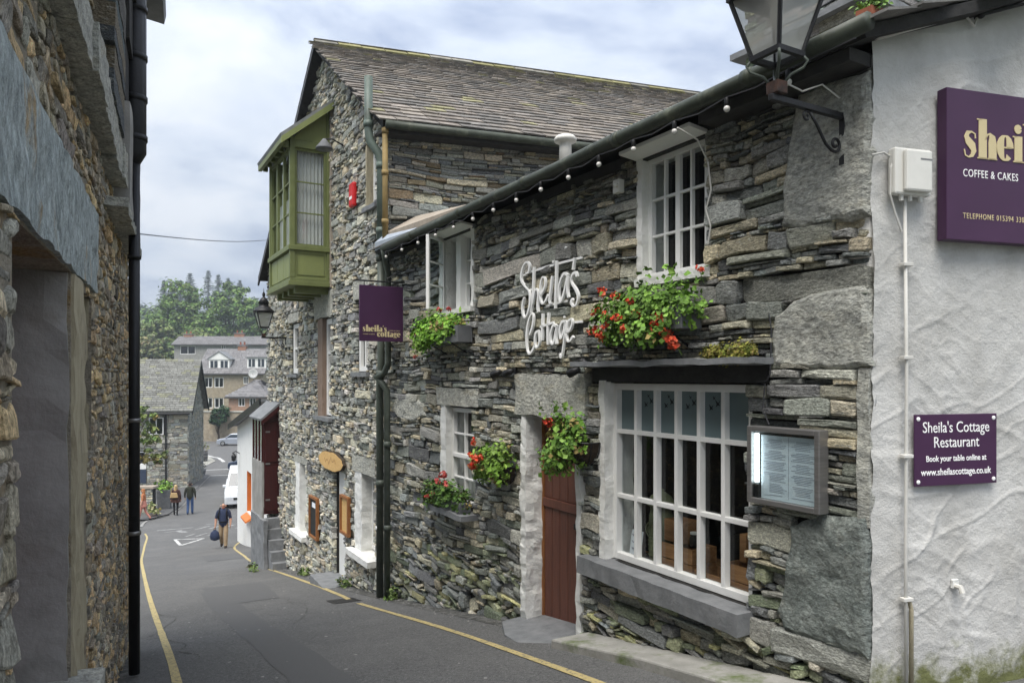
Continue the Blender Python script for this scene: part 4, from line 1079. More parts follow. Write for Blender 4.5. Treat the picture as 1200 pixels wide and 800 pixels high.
# side wall that rises above the cottage roof
SR = math.atan2(.979, .203)
sw = MB(); sw.box(-5.5, -.02, -.4, -.04, -1.0, 3.72)
sideo = sw.build('side_wall', 'joint', house, loc=(7.75, 0, 0), rotz=SR)
rng = random.Random(31)
cl = cells(rng, -5.4, 0.0, 1.6, 3.70, [], [.03, .04, .055, .07, .09, .11], [2.5, 3.5, 5, 6.5], .45)
MS = MF @ Matrix.Translation((7.75, 0, 0)) @ Matrix.Rotation(SR, 4, 'Z')
PALS = PAL + [(.34, .26, .16), (.33, .31, .26), (.30, .30, .28)]
lay_wall(sideo, MS, cl, rng, PALS, 'stone', .006, -.012, .05, .035, 220, -.05, warp=lambda x, z: .05 * vnoise(x * 1.0 + 24, z * 1.9))

# roof
D = Vector((-.203, -.979, 0))
E0 = Vector((7.41, .2, 3.67)); R0 = Vector((AP, .2, APZ)); K0 = Vector((16.75, .2, APZ - .70 * (16.75 - AP)))
def slope(A, B, a, b, up=0.0):
    n_ = D.cross(B - A).normalized()
    if n_.z < 0: n_ = -n_
    return tuple(A + (B - A) * b + D * a + n_ * up)
rd = MB(); rd.cc = (.05, .05, .05)
for A, B in ((E0, R0), (K0, R0)):
    rd.hexa([slope(A, B, 0, 0, -.10), slope(A, B, 12, 0, -.10), slope(A, B, 12, 1, -.10), slope(A, B, 0, 1, -.10), slope(A, B, 0, 0, 0), slope(A, B, 12, 0, 0), slope(A, B, 12, 1, 0), slope(A, B, 0, 1, 0)])
hroof = rd.build('roof', 'soffit', house)
rr = random.Random(41)
Ls = (R0 - E0).length; rows = 34; slates = []
bpos = [0.0]
for i in range(rows): bpos.append(bpos[-1] + (1.35 - .7 * i / rows))
bpos = [v / bpos[-1] for v in bpos]
for i in range(rows):
    a = -.03 - rr.uniform(0, .1)
    while a < 11.9:
        w = rr.uniform(.18, .36) * (1.15 - .4 * i / rows); slates.append((i, a, min(a + w, 12.0))); a += w
def slate_geo(mb, i, a0, a1):
    b0, b1 = bpos[i] - .004, min(1.0, bpos[i] + (bpos[i + 1] - bpos[i]) * 1.55)
    k = rr.uniform(.78, 1.18); base = rr.choice([(.185, .168, .15), (.21, .185, .16), (.165, .155, .142), (.225, .20, .17)])
    mb.cc = tuple(v * k for v in base)
    if rr.random() < .05 + .3 * (i > rows - 4): mb.cc = (.25 * k, .235 * k, .14 * k)
    j = rr.uniform(-.006, .006); g = .006
    mb.hexa([slope(E0, R0, a0 + g, b0 + j, .026), slope(E0, R0, a1 - g, b0 + j * .4, .026), slope(E0, R0, a1 - g, b1, .004), slope(E0, R0, a0 + g, b1, .004),
             slope(E0, R0, a0 + g, b0 + j, .045 + rr.uniform(0, .010)), slope(E0, R0, a1 - g, b0 + j * .4, .045 + rr.uniform(0, .010)), slope(E0, R0, a1 - g, b1, .014), slope(E0, R0, a0 + g, b1, .014)])
def sl_score(q):
    p = MF @ Vector(slope(E0, R0, (q[1] + q[2]) / 2, bpos[q[0]]))
    return (q[2] - q[1]) * (bpos[q[0] + 1] - bpos[q[0]]) / p.length_squared * in_view(p)
order = sorted(slates, key=lambda q: -sl_score(q)); bigs = set(order[:300])
rest = MB(); rest.cc = (.1, .1, .1)
for q in slates:
    if q in bigs:
        m1 = MB(); m1.cc = (0, 0, 0); slate_geo(m1, *q); m1.build('slate', 'roof_slate', hroof)
    else: slate_geo(rest, *q)
for i in range(22):     # far slope, seen by nobody from the street, in broad slates
    for j in range(18):
        k = rr.uniform(.8, 1.2); rest.cc = (.16 * k, .155 * k, .145 * k); a0 = j * .66; b0 = i / 22
        rest.hexa([slope(K0, R0, a0, b0, .022), slope(K0, R0, a0 + .65, b0, .022), slope(K0, R0, a0 + .65, b0 + .06, .003), slope(K0, R0, a0, b0 + .06, .003), slope(K0, R0, a0, b0, .04), slope(K0, R0, a0 + .65, b0, .04), slope(K0, R0, a0 + .65, b0 + .06, .01), slope(K0, R0, a0, b0 + .06, .01)])
rest.build('slates', 'roof_slate', hroof, kind='stuff')
for i in range(27):
    a0 = i * .44; k = rr.uniform(.75, 1.2); m1 = MB(); m1.cc = (.22 * k, .205 * k, .10 * k) if rr.random() < .6 else (.21 * k, .2 * k, .17 * k)
    lift = rr.uniform(0, .012)
    for A in (E0, K0):
        m1.hexa([slope(A, R0, a0 + .01, .965, .03), slope(A, R0, a0 + .43, .965, .03), slope(A, R0, a0 + .43, 1.004, .02), slope(A, R0, a0 + .01, 1.004, .02), slope(A, R0, a0 + .01, .965, .06 + lift), slope(A, R0, a0 + .43, .965, .06 + lift), slope(A, R0, a0 + .43, 1.008, .065 + lift), slope(A, R0, a0 + .01, 1.008, .065 + lift)])
    m1.build('ridge_tile', 'roof_slate', hroof)
for A in (K0,):     # bargeboard under the far verge
    bb = MB(); bb.hexa([slope(A, R0, .0, -.01, -.20), slope(A, R0, .04, -.01, -.20), slope(A, R0, .04, 1, -.20), slope(A, R0, .0, 1, -.20), slope(A, R0, .0, -.01, -.101), slope(A, R0, .04, -.01, -.101), slope(A, R0, .04, 1, -.101), slope(A, R0, .0, 1, -.101)])
    bb.build('bargeboard', 'black_metal' if A is K0 else 'soffit', hroof)
gtp = [tuple(E0 + D * a + Vector((-.05, 0, -.065 - .004 * a))) for a in (.02, 1.2, 2.4, 3.6, 4.8)]
MB().tube(gtp, .06, 10).build('gutter', 'gutter_paint', house, smooth=True)
ebo = MB(); ebo.hexa([tuple(E0 + D * 0 + Vector((.02, 0, -.16))), tuple(E0 + D * 5.5 + Vector((.02, 0, -.16))), tuple(E0 + D * 5.5 + Vector((.36, 0, -.13))), tuple(E0 + Vector((.36, 0, -.13))), tuple(E0 + Vector((.02, 0, -.09))), tuple(E0 + D * 5.5 + Vector((.02, 0, -.09))), tuple(E0 + D * 5.5 + Vector((.36, 0, -.10))), tuple(E0 + Vector((.36, 0, -.10)))])
ebo.build('eaves_board', 'soffit', house)

# windows of the house front
mat('brown_wood', (.26, .19, .145), (.19, .135, .10), scale=6, rough=.8, stretch=(5, 5, .6))
window(house, 8.30, 8.71, 2.72, 3.70, -.10, 1, 1, .05, .02, .06, name='window')
MB().box(8.36, 8.66, -.22, -.20, 2.76, 3.66).build('blind', 'curtain', house)
MB().rbox(8.71, 8.78, -.2, .01, 2.7, 3.72, .1, .008, 9, 1).build('reveal', 'post_stone', house)
MB().rbox(8.2, 8.82, -.15, .06, 2.63, 2.70, .1, .008, 9, 2).build('window_sill', 'slate_sill', house)
room(house, 8.1, 9.0, 2.5, 3.8, -1.4, -.51)
window(house, 13.33, 14.02, .09, 1.18, -.06, 1, 2, .10, .05, .06, name='window'); room(house, 13.1, 14.3, -.1, 1.4, -1.4, -.51)
MB().rbox(13.2, 14.15, -.12, .07, .0, .07, .1, .008, 9, 2).build('window_sill', 'slate_sill', house)
window(house, 10.82, 11.40, -.72, 1.11, -.08, 1, 3, .10, .055, .06, name='window'); room(house, 10.6, 11.9, -.9, 1.3, -1.4, -.51)
MB().rbox(11.38, 11.72, -.16, .005, -.75, 1.13, .1, .008, 9, 3).build('reveal', 'brown_wood', house)
MB().rbox(10.7, 11.8, -.14, .08, -.82, -.745, .1, .008, 9, 2).build('window_sill', 'slate_sill', house)
window(house, 8.68, 9.28, .10, 1.26, -.05, 2, 2, .08, .04, .06, name='window'); room(house, 8.4, 9.5, -.1, 1.4, -1.4, -.51)
MB().rbox(8.58, 9.38, -.12, .07, .01, .085, .1, .008, 9, 2).build('window_sill', 'slate_sill', house)
window(house, 12.60, 13.15, -3.25, -1.84, -.16, 2, 3, .07, .03, .07, name='window'); room(house, 12.4, 13.7, -3.4, -1.7, -1.4, -.51)
MB().rbox(13.14, 13.56, -.3, .015, -3.28, -1.82, .09, .015, 9, 5).build('reveal', 'white_rough', house)
MB().rbox(12.48, 13.6, -.2, .14, -3.37, -3.275, .1, .008, 9, 2).build('window_sill', 'white_rough', house)
window(house, 8.36, 8.98, -2.81, -1.58, -.16, 2, 3, .07, .03, .07, name='window'); room(house, 8.1, 9.5, -3.0, -1.4, -1.4, -.51)
MB().rbox(8.97, 9.34, -.3, .015, -2.84, -1.56, .09, .015, 9, 6).build('reveal', 'white_rough', house)
MB().rbox(8.24, 9.4, -.2, .16, -2.93, -2.835, .1, .008, 9, 2).build('window_sill', 'white_rough', house)
for x0, x1, z0, z1 in ((8.42, 8.92, -2.75, -1.65), (12.66, 13.1, -3.2, -1.9)):
    cu = MB(); cu.sheet(lambda u, v: (x0 + (x1 - x0) * u, -.32 + .016 * math.sin(u * 44), z0 + (z1 - z0) * v), 44, 3); cu.build('curtain', 'curtain', house)
# door of the house: pale frame deep in the stone opening
df = MB(); df.box(10.09, 10.58, -.12, -.09, -4.2, -1.68); df.box(10.0, 10.08, -.16, -.03, -4.2, -1.67); df.box(9.91, 9.999, -.12, -.09, -4.2, -1.68)
df.build('door', 'white_paint', house, bevel=.005)
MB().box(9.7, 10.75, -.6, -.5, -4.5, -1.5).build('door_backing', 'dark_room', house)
slabpoly([(9.7, -.2), (9.7, .42), (10.75, .40), (10.78, -.2)], lambda x, y: Fg(10.1, .2) + .07, .3).build('doorstep', 'slate_sill', house, bevel=.01)

# oriel
s0, s1, y1 = 10.79, 12.62, .745
ob = MB()
ob.box(s0, s1, -.02, y1, 1.74, 1.80)
ob.box(s0 - .03, s1 + .03, -.02, y1 + .03, 1.66, 1.74)
ob.box(s0 - .025, s1 + .025, 0, y1 + .025, 2.30, 2.385)
for xx in (s0, s1 - .09):
    ob.box(xx, xx + .09, y1 - .09, y1, 1.80, 4.34); ob.box(xx, xx + .09, 0, .075, 1.80, 4.95)
ob.box(s0 + .09, s1 - .09, y1 - .08, y1 - .005, 4.16, 4.34); ob.box(s0 + .005, s0 + .08, .075, y1 - .09, 4.16, 4.30); ob.box(s1 - .08, s1 - .005, .075, y1 - .09, 4.16, 4.30)
orio = ob.build('oriel_window', 'green_dark', house, bevel=.006)
for a in (s0 + .025, s1 - .05): MB().box(a, a + .025, .075, y1 - .09, 1.80, 2.30).build('panel', 'green_paint', orio, bevel=.004)
MB().prism_x([(.075, 4.30), (y1 - .09, 4.30), (y1 - .09, 4.36), (.075, 4.92)], s0 + .025, s0 + .05).build('panel', 'green_paint', orio, bevel=.004)
for k in range(3):
    a = s0 + .10 + k * (s1 - s0 - .19) / 3; MB().box(a + .012, a + (s1 - s0 - .19) / 3 - .012, y1 - .06, y1 - .03, 1.83, 2.28).build('panel', 'green_paint', orio, bevel=.006)
for zz_ in (1.86, 2.24):
    MB().box(s0 + .015, s0 + .024, .12, y1 - .13, zz_ - .008, zz_ + .008).build('moulding', 'green_dark', orio)
for yy in (.12, y1 - .13):
    MB().box(s0 + .015, s0 + .024, yy - .008, yy + .008, 1.868, 2.232).build('moulding', 'green_dark', orio)
rfm = MB(); ra, rb = s0 - .15, s1 + .15
rfm.hexa([(ra, -.03, 5.06), (rb, -.03, 5.06), (rb, .93, 4.26), (ra, .93, 4.26), (ra, -.03, 5.12), (rb, -.03, 5.12), (rb, .95, 4.31), (ra, .95, 4.31)])
rfm.build('oriel_roof', 'slate_sill', orio)
MB().hexa([(ra - .02, -.02, 4.93), (ra + .02, -.02, 4.93), (ra + .02, .93, 4.14), (ra - .02, .93, 4.14), (ra - .02, -.02, 5.055), (ra + .02, -.02, 5.055), (ra + .02, .93, 4.255), (ra - .02, .93, 4.255)]).build('bargeboard', 'green_paint', orio)
MB().box(ra + .02, rb, .86, .93, 4.16, 4.255).build('fascia', 'green_dark', orio)
for k in range(6): MB().box(ra + .15 + k * .36, ra + .23 + k * .36, .77, .855, 4.14, 4.25).build('rafter_end', 'green_dark', orio)
for k in range(4): MB().box(s0 + .12 + k * .48, s0 + .24 + k * .48, .01, y1 - .12, 1.54, 1.655).build('corbel', 'green_dark', orio)
window(house, .075, y1 - .09, 2.385, 4.16, -.03, 1, 3, .045, .025, .05, material='green_dark', name='oriel_side_window', loc=(s0 + .015, 0, 0), rotz=R(90))
for k in range(3):
    a = s0 + .09 + k * (s1 - s0 - .18) / 3
    window(house, a + .004, a + (s1 - s0 - .18) / 3 - .004, 2.385, 4.16, y1 - .02, 1, 3, .045, .025, .05, material='green_dark', name='oriel_front_window')
MB().box(s1 - .03, s1 - .02, .08, y1 - .09, 2.385, 4.16).build('oriel_far_side', 'green_paint', house)
cu = MB(); cu.sheet(lambda u, v: (10.95 + .02 * math.sin(u * 50), .10 + .54 * u, 2.4 + 1.75 * v), 50, 3); cu.build('curtain', 'curtain', house)  # pale curtain added to stand in for reflections in the side panes
cu = MB(); cu.sheet(lambda u, v: (11.0 + 1.5 * u, .56 + .02 * math.sin(u * 90), 2.4 + 1.0 * v), 90, 3); cu.build('curtain', 'curtain', house)  # curtain widened to imitate the pale reflections of the front panes
room(house, 10.9, 12.5, 2.4, 4.2, -1.5, -.51)
MB().box(s0 - .07, s0 - .005, -.03, .03, 1.66, 4.95).build('trim_board', 'sandstone', house)

# pipes at the joint of the two buildings
vp = MB(); vp.tube([(7.76, .30, 4.40), (7.76, .30, 3.62), (7.75, .28, 3.46), (7.69, .17, 3.28), (7.67, .14, 3.15), (7.67, .14, 1.75)], .062, 12); vpo = vp.build('soil_pipe', 'pipe_green', house, smooth=True)
for z_ in (3.66, 3.05, 2.1): MB().tube([(7.76 if z_ > 3.5 else 7.67, .30 if z_ > 3.5 else .14, z_), (7.76 if z_ > 3.5 else 7.67, .30 if z_ > 3.5 else .14, z_ + .09)], .074, 12).build('pipe_collar', 'pipe_green', vpo, smooth=True)
lp = MB(); lp.tube([(7.67, .14, 1.75), (7.67, .14, .05), (7.69, .15, -.05), (7.69, .15, Fg(7.69, .15) + .02)], .054, 12); lpo = lp.build('soil_pipe', 'pipe_dark', house, smooth=True)
for z_ in (1.70, .0, -1.6): MB().tube([(7.68, .145, z_), (7.68, .145, z_ + .10)], .066, 12).build('pipe_collar', 'pipe_dark', lpo, smooth=True)
op = MB(); op.tube([(7.44, .16, 3.58), (7.44, .16, 1.95)], .042, 10); opo = op.build('downpipe', 'pipe_ochre', house, smooth=True)
for z_ in (3.5, 2.9, 2.2): MB().tube([(7.44, .16, z_), (7.44, .16, z_ + .07)], .052, 10).build('pipe_collar', 'pipe_ochre', opo, smooth=True)
dp = MB(); dp.tube([(7.20, .265, 1.79), (7.26, .22, 1.66), (7.38, .14, 1.50), (7.40, .13, .20), (7.42, .18, .06), (7.58, .25, .0), (7.48, .19, -.08), (7.44, .13, -.2), (7.44, .13, Fg(7.44, .13) + .02)], .046, 10); dpo = dp.build('downpipe', 'pipe_dark', house, smooth=True)
for z_ in (.9, -1.0, -2.2): MB().tube([(7.42, .13, z_), (7.42, .13, z_ + .08)], .058, 10).build('pipe_collar', 'pipe_dark', dpo, smooth=True)
MB().lathe([(.03, 0), (.03, .012), (.004, .014)], (7.69, .205, -2.2), 10, 'y').build('pipe_badge', 'white_letter', house)

# porch with dark red boards at the far end
px0 = 15.2
pm = MB(); pm.prism_x([(.0, -3.22), (.36, -3.22), (.36, -.96), (.0, -.63)], px0, px0 + .05); pm.box(px0 + .05, 16.5, .32, .36, -3.22, -2.0)
porch = pm.build('porch', 'maroon', house)
MB().hexa([(px0 - .12, -.02, -.62), (16.6, -.02, -.62), (16.6, .44, -1.02), (px0 - .12, .44, -1.02), (px0 - .12, -.02, -.56), (16.6, -.02, -.56), (16.6, .45, -.97), (px0 - .12, .45, -.97)]).build('porch_roof', 'slate_sill', porch)
MB().hexa([(px0 - .13, -.02, -.74), (px0 - .09, -.02, -.74), (px0 - .09, .44, -1.12), (px0 - .13, .44, -1.12), (px0 - .13, -.02, -.625), (px0 - .09, -.02, -.625), (px0 - .09, .44, -1.025), (px0 - .13, .44, -1.025)]).build('bargeboard', 'maroon', porch)
for z0, z1 in ((-3.15, -2.1), (-2.0, -1.05)):
    MB().box(px0 - .022, px0 - .001, .05, .32, z0, z1).build('door_panel', 'maroon', porch, bevel=.01)
px_h = .22
for z_ in (-2.9, -2.05, -1.3): MB().box(px0 - .035, px0 - .023, px_h, px_h + .1, z_, z_ + .035).build('hinge', 'steel', porch)
MB().rbox(px0, 16.5, .35, .39, -3.4, -2.0, .15, .006, 6, 2).build('porch_base', 'render_grey', porch)
for k in range(4): MB().box(px0 + .06 + k * .38, px0 + .11 + k * .38, .35, .39, -2.0, -1.0).build('post', 'maroon', porch)
for k in range(3): MB().box(px0 + .11 + k * .38, px0 + .44 + k * .38, .365, .37, -2.0, -1.0).build('pane', 'glass', porch)
for k in range(5):
    MB().rbox(px0 - .95 + .19 * k, px0 - .002, .02, .34, -4.4 + .22 * k, -4.4 + .22 * (k + 1) - .004, .12, .008, 8, k).build('step', 'slate_sill', porch)
MB().rbox(px0 - .45, 16.4, .35, .44, -5.2, -3.3, .12, .02, 6, 3).build('step_wall', 'slate_sill', porch)

# ------------------------------------------------------------------ white house with the orange window, farther down
WO = Vector((-9.16, 25.7)); WD = Vector((-2.01, 3.8)).normalized()
wang = math.atan2(WD.y, WD.x)
wz = gz(WO.x, WO.y)
wh = thing('white_house', 'white rendered house with an orange window sill past the stone house', 'house', (WO.x, WO.y, wz), wang)
wtop = lambda x: (-1.25 - .155 * x) - wz
WW = (.5, 1.55, 1.05, 2.55)
mb = MB(); wall_core(mb, -3.5, 4.3, -1.5, wtop, -.4, 0, [WW]); mb.box(4.0, 4.3, -4.5, -.4, -1.5, 3.9)
whw = mb.build('wall', 'wall_white', wh)
window(wh, .55, 1.5, 1.10, 2.50, -.14, 2, 2, .06, .03, .06, material='orange_paint')
room(wh, .3, 1.8, .9, 2.7, -1.5, -.41)
MB().box(1.5, 1.56, -.25, .004, 1.05, 2.55).build('window_frame', 'orange_paint', wh)
MB().hexa([(.4, -.1, .96), (1.65, -.1, .96), (1.65, .22, .80), (.4, .22, .80), (.4, -.1, 1.06), (1.65, -.1, 1.06), (1.65, .22, .86), (.4, .22, .86)]).build('window_sill', 'orange_paint', wh)
MB().hexa([(-3.5, -4.5, 5.28), (4.55, -4.5, 4.03), (4.55, .30, 4.03), (-3.5, .30, 5.28), (-3.5, -4.5, 5.36), (4.55, -4.5, 4.11), (4.55, .30, 4.11), (-3.5, .30, 5.36)]).build('roof', 'slate_sill', wh)
MB().hexa([(-3.5, .29, 5.15), (4.6, .29, 3.90), (4.6, .34, 3.90), (-3.5, .34, 5.15), (-3.5, .29, 5.37), (4.6, .29, 4.12), (4.6, .34, 4.12), (-3.5, .34, 5.37)]).build('bargeboard', 'black_metal', wh)
wl = thing('wall_lamp', 'small black wall lamp on the white house front', 'lamp', (WO.x + WD.x * 3.6, WO.y + WD.y * 3.6, wz + 2.9), wang)
MB().lathe([(.03, 0), (.08, .04), (.10, .22), (.04, .28), (.02, .33)], (0, .22, -.2), 8).build('shade', 'black_metal', wl); MB().tube([(0, 0, .1), (0, .15, .2), (0, .28, .12)], .02, 6).build('arm', 'black_metal', wl)

# ================================================================== BUILDING ON THE LEFT
LO = Vector((-.4545, -.2086, 0)); LA = math.atan2(-.9089, .4171)      # local x runs back up the street, y points out to the street
ML = Matrix.Translation(LO) @ Matrix.Rotation(LA, 4, 'Z')
lb = thing('stone_building', 'old rubble stone building with a red door and slate lintel at the left edge', 'building', (LO.x, LO.y, -1.4), LA, off=(0, 0, 1.4))
LD = (-4.34, -2.90, -3.2, .54); LSL = (-5.30, -4.86, -.46, .50)
LLT = (-5.45, -.4, .54, 1.075)
core = MB(); wall_core(core, -8.95, -.3, -4.2, lambda x: 4.2, -.5, -.008, [LD, LSL])
core.box(-8.95, -8.5, -4.5, -.5, -4.2, 4.2)
lwall = core.build('wall', 'mortar', lb)
rng = random.Random(77)
PALL = [(c[0] * 2.15, c[1] * 2.0, c[2] * 1.75) for c in [(.26, .235, .19), (.20, .19, .165), (.165, .16, .15), (.30, .24, .155), (.23, .215, .18), (.13, .13, .125), (.33, .27, .18), (.20, .205, .195)]]
cl = cells(rng, -8.93, -4.3, -3.3, 4.0, [LD, LSL, LLT, (-5.0, -4.3, -4, .54)], [.035, .05, .065, .08, .10], [1.0, 1.5, 2.0, 2.6], .3)
cl += cells(rng, -4.3, -1.2, -2.2, 3.2, [LD, LLT, (-5.0, -4.3, -4, .54)], [.05, .07, .09, .11, .14], [1.1, 1.6, 2.2, 3.0], .3)
def lgz(x): p = ML @ Vector((x, 0, 0)); return gz(p.x, p.y)
cl = [c for c in cl if c[3] > lgz((c[0] + c[1]) / 2) - .04]
lay_wall(lwall, ML, cl, rng, PALL, 'rubble', .014, -.008, .018, .12, 300, -.06, chunky_fn=lambda x, z: .10 if x > -3.2 else .02, edge_rough=.2)
MB().rbox(-5.45, -.5, -.12, .015, .55, 1.07, .05, .010, 11, 3).build('lintel', 'lintel_slate', lwall)
MB().rbox(-4.80, -4.36, -.12, .012, -2.6, .535, .06, .012, 9, 4).build('door_post', 'post_stone', lwall)
MB().rbox(-4.40, -4.315, -.42, -.02, -2.6, .54, .08, .012, 7, 5).build('reveal', 'render_grey', lb)
MB().box(-5.2, -5.1, -.9, -.5, -.6, .6).build('slot_backing', 'dark_room', lb)
MB().rbox(-5.335, -5.295, -.45, -.02, -.48, .5, .1, .01, 7, 5).build('reveal', 'post_stone', lb)
MB().box(-4.335, -2.8, -.36, -.31, -2.6, .54).build('door', 'red_door', lb)
MB().box(-4.4, -2.8, -.6, -.40, .50, .56).build('door_head', 'soffit', lb)
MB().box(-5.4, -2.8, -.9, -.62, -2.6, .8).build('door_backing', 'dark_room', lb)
slabpoly([(-4.5, -.35), (-4.45, .14), (-2.7, .12), (-2.7, -.35)], lambda x, y: -1.50 - .03 * (-x - 2.9), .4).build('doorstep', 'slab', lb, bevel=.012)
# overhanging slate drip courses
lr = random.Random(3); x = -6.7
while x < -1.2:
    w = lr.uniform(.28, .7); MB().rbox(x + .003, x + w - .003, -.1, .115 + lr.uniform(-.012, .02), 1.545 + lr.uniform(-.012, .012), 1.80, .05, .007, 14, lr.random()).build('drip_slate', 'slab', lwall); x += w
x = -8.6
while x < -6.5:
    w = lr.uniform(.3, .6); MB().rbox(x + .003, x + w - .003, -.1, .14 + lr.uniform(-.01, .02), 1.25, 1.325, .07, .012, 9, lr.random()).build('drip_slate', 'slab', lwall); x += w
# squared slate quoins above the drip course
z = 1.80; qr = random.Random(6)
while z < 3.9:
    h = qr.choice([.10, .13, .16]); k = qr.uniform(.7, 1.25); m1 = MB(); m1.cc = qr.choice([(.12 * k, .155 * k, .155 * k), (.15 * k, .145 * k, .13 * k), (.20 * k, .17 * k, .12 * k), (.09 * k, .10 * k, .105 * k)])
    m1.rbox(-6.2, -5.25 + qr.uniform(-.05, .05), -.1, .125 + qr.uniform(0, .012), z + .004, z + h - .004, .1, .006, 8, qr.random()); m1.build('stone', 'stone', lwall); z += h
MB().rbox(-8.5, -6.75, -.05, .13, 1.33, 2.28, .1, .012, 5, 2).build('pier', 'render_grey', lwall)
for k in range(3): MB().box(-8.5, -6.70 - .02 * k, -.05, .10 + .03 * k, 2.285 + .5 * k, 2.78 + .5 * k).build('hanging_board', 'soffit', lwall)
MB().hexa([(-8.9, -1.0, 4.1), (-.3, -1.0, 4.1), (-.3, .35, 3.9), (-8.9, .35, 3.9), (-8.9, -1.0, 4.6), (-.3, -1.0, 4.6), (-.3, .37, 4.0), (-8.9, .37, 4.0)]).build('roof', 'slate_sill', lb)
pz = lgz(-7.27)
lp = MB(); lp.tube([(-7.27, .137, pz + .03), (-7.27, .137, 1.92)], .046, 12); lpo = lp.build('downpipe', 'black_metal', lb, smooth=True)
MB().tube([(-7.27, .137, 1.90), (-7.27, .137, 1.99), (-7.27, .137, 4.0)], [.05, .098, .098], 14).build('wide_pipe', 'black_metal', lb, smooth=True)
for z_ in (2.1, 2.45, 2.82, 3.25): MB().tube([(-7.27, .137, z_), (-7.27, .137, z_ + .05)], .108, 14).build('pipe_collar', 'black_metal', lpo, smooth=True)
for z_ in (1.05, -.40, -1.4): MB().tube([(-7.27, .137, z_), (-7.27, .137, z_ + .035)], .056, 12).build('pipe_clip', 'steel' if z_ < .5 else 'black_metal', lpo, smooth=True)
# overhead wire across the street
ow = MB(); a_ = ML @ Vector((-8.8, .05, 1.55)); b_ = Fp(16.4, .05, 3.45)
ow.tube([tuple(a_.lerp(b_, k / 12) - Vector((0, 0, .06 * math.sin(math.pi * k / 12)))) for k in range(13)], .007, 5)
tag(ow.build('overhead_wire', 'wire_grey'), 'thin dark wire slung across the sky between the two sides of the street', 'wire')

# ================================================================== THINGS ON THE COTTAGE FRONT
rng = random.Random(99)
GRN = [(.12, .24, .028), (.16, .31, .04), (.085, .175, .022), (.21, .36, .06), (.13, .26, .035), (.065, .125, .02)]
RED = [(.72, .075, .03), (.80, .13, .05), (.66, .05, .025), (.76, .17, .09)]
PINK = [(.62, .12, .10), (.58, .09, .09)]
def foliage(mb, blobs, n, size, pal, rng, asp=.95):
    tot = sum(b_[3] * b_[4] * b_[5] for b_ in blobs)
    for cx, cy, cz, rx, ry, rz_ in blobs:
        # sprigs: short stems of leaves, so that the mass keeps gaps and an uneven edge
        for _ in range(max(6, int(n / 7 * rx * ry * rz_ / tot))):
            d_ = rdir(rng); rad = rng.uniform(.35, 1.08)
            p = Vector((cx + d_.x * rx * rad, cy + d_.y * ry * rad, cz + d_.z * rz_ * rad))
            k = rng.choice(pal); kk = rng.uniform(.7, 1.25)
            mb.cc = tuple(v * kk for v in k) if rng.random() > .06 else (.24 * kk, .19 * kk, .06 * kk)
            for _ in range(7):
                q = p + rdir(rng) * size * rng.uniform(.3, 1.7)
                nn = (d_ * .7 + rdir(rng) * .7 + Vector((0, .35, .5)))
                leaf_quad(mb, q, nn, size, rng, asp)
def bloom(c, r, pal, rng, parent):
    mb = MB()
    subs = [Vector(c)] + [Vector(c) + rdir(rng) * r * .8 for _ in range(rng.choice((1, 2, 3)))]
    for q_ in subs:
        for _ in range(16):
            d_ = rdir(rng); d_.z *= .8
            k = rng.choice(pal); kk = rng.uniform(.6, 1.25); mb.cc = tuple(v * kk for v in k)
            leaf_quad(mb, q_ + d_ * r * rng.uniform(.35, .8), d_ + rdir(rng) * .5, r * .62, rng, 1.1)
    mb.cc = (.10, .18, .03); mb.tube([tuple(c), tuple(Vector(c) + Vector((rng.uniform(-.03, .03), -.06, -.10)))], .0035, 4)
    mb.build('flower', 'petal', parent)
def trailing(mb, p0, n, L, rng, pal, size):
    for _ in range(n):
        p = Vector(p0) + Vector((rng.uniform(-.12, .12), rng.uniform(-.03, .08), 0)); d_ = Vector((rng.uniform(-.5, .5), rng.uniform(0, .4), rng.uniform(.5, 1)))
        for k in range(int(L / .05)):
            p = p + d_.normalized() * .05; d_ += rdir(rng) * .35; kk = rng.choice(pal); mb.cc = kk
            leaf_quad(mb, p + rdir(rng) * .02, rdir(rng) + Vector((0, .6, .3)), size, rng)

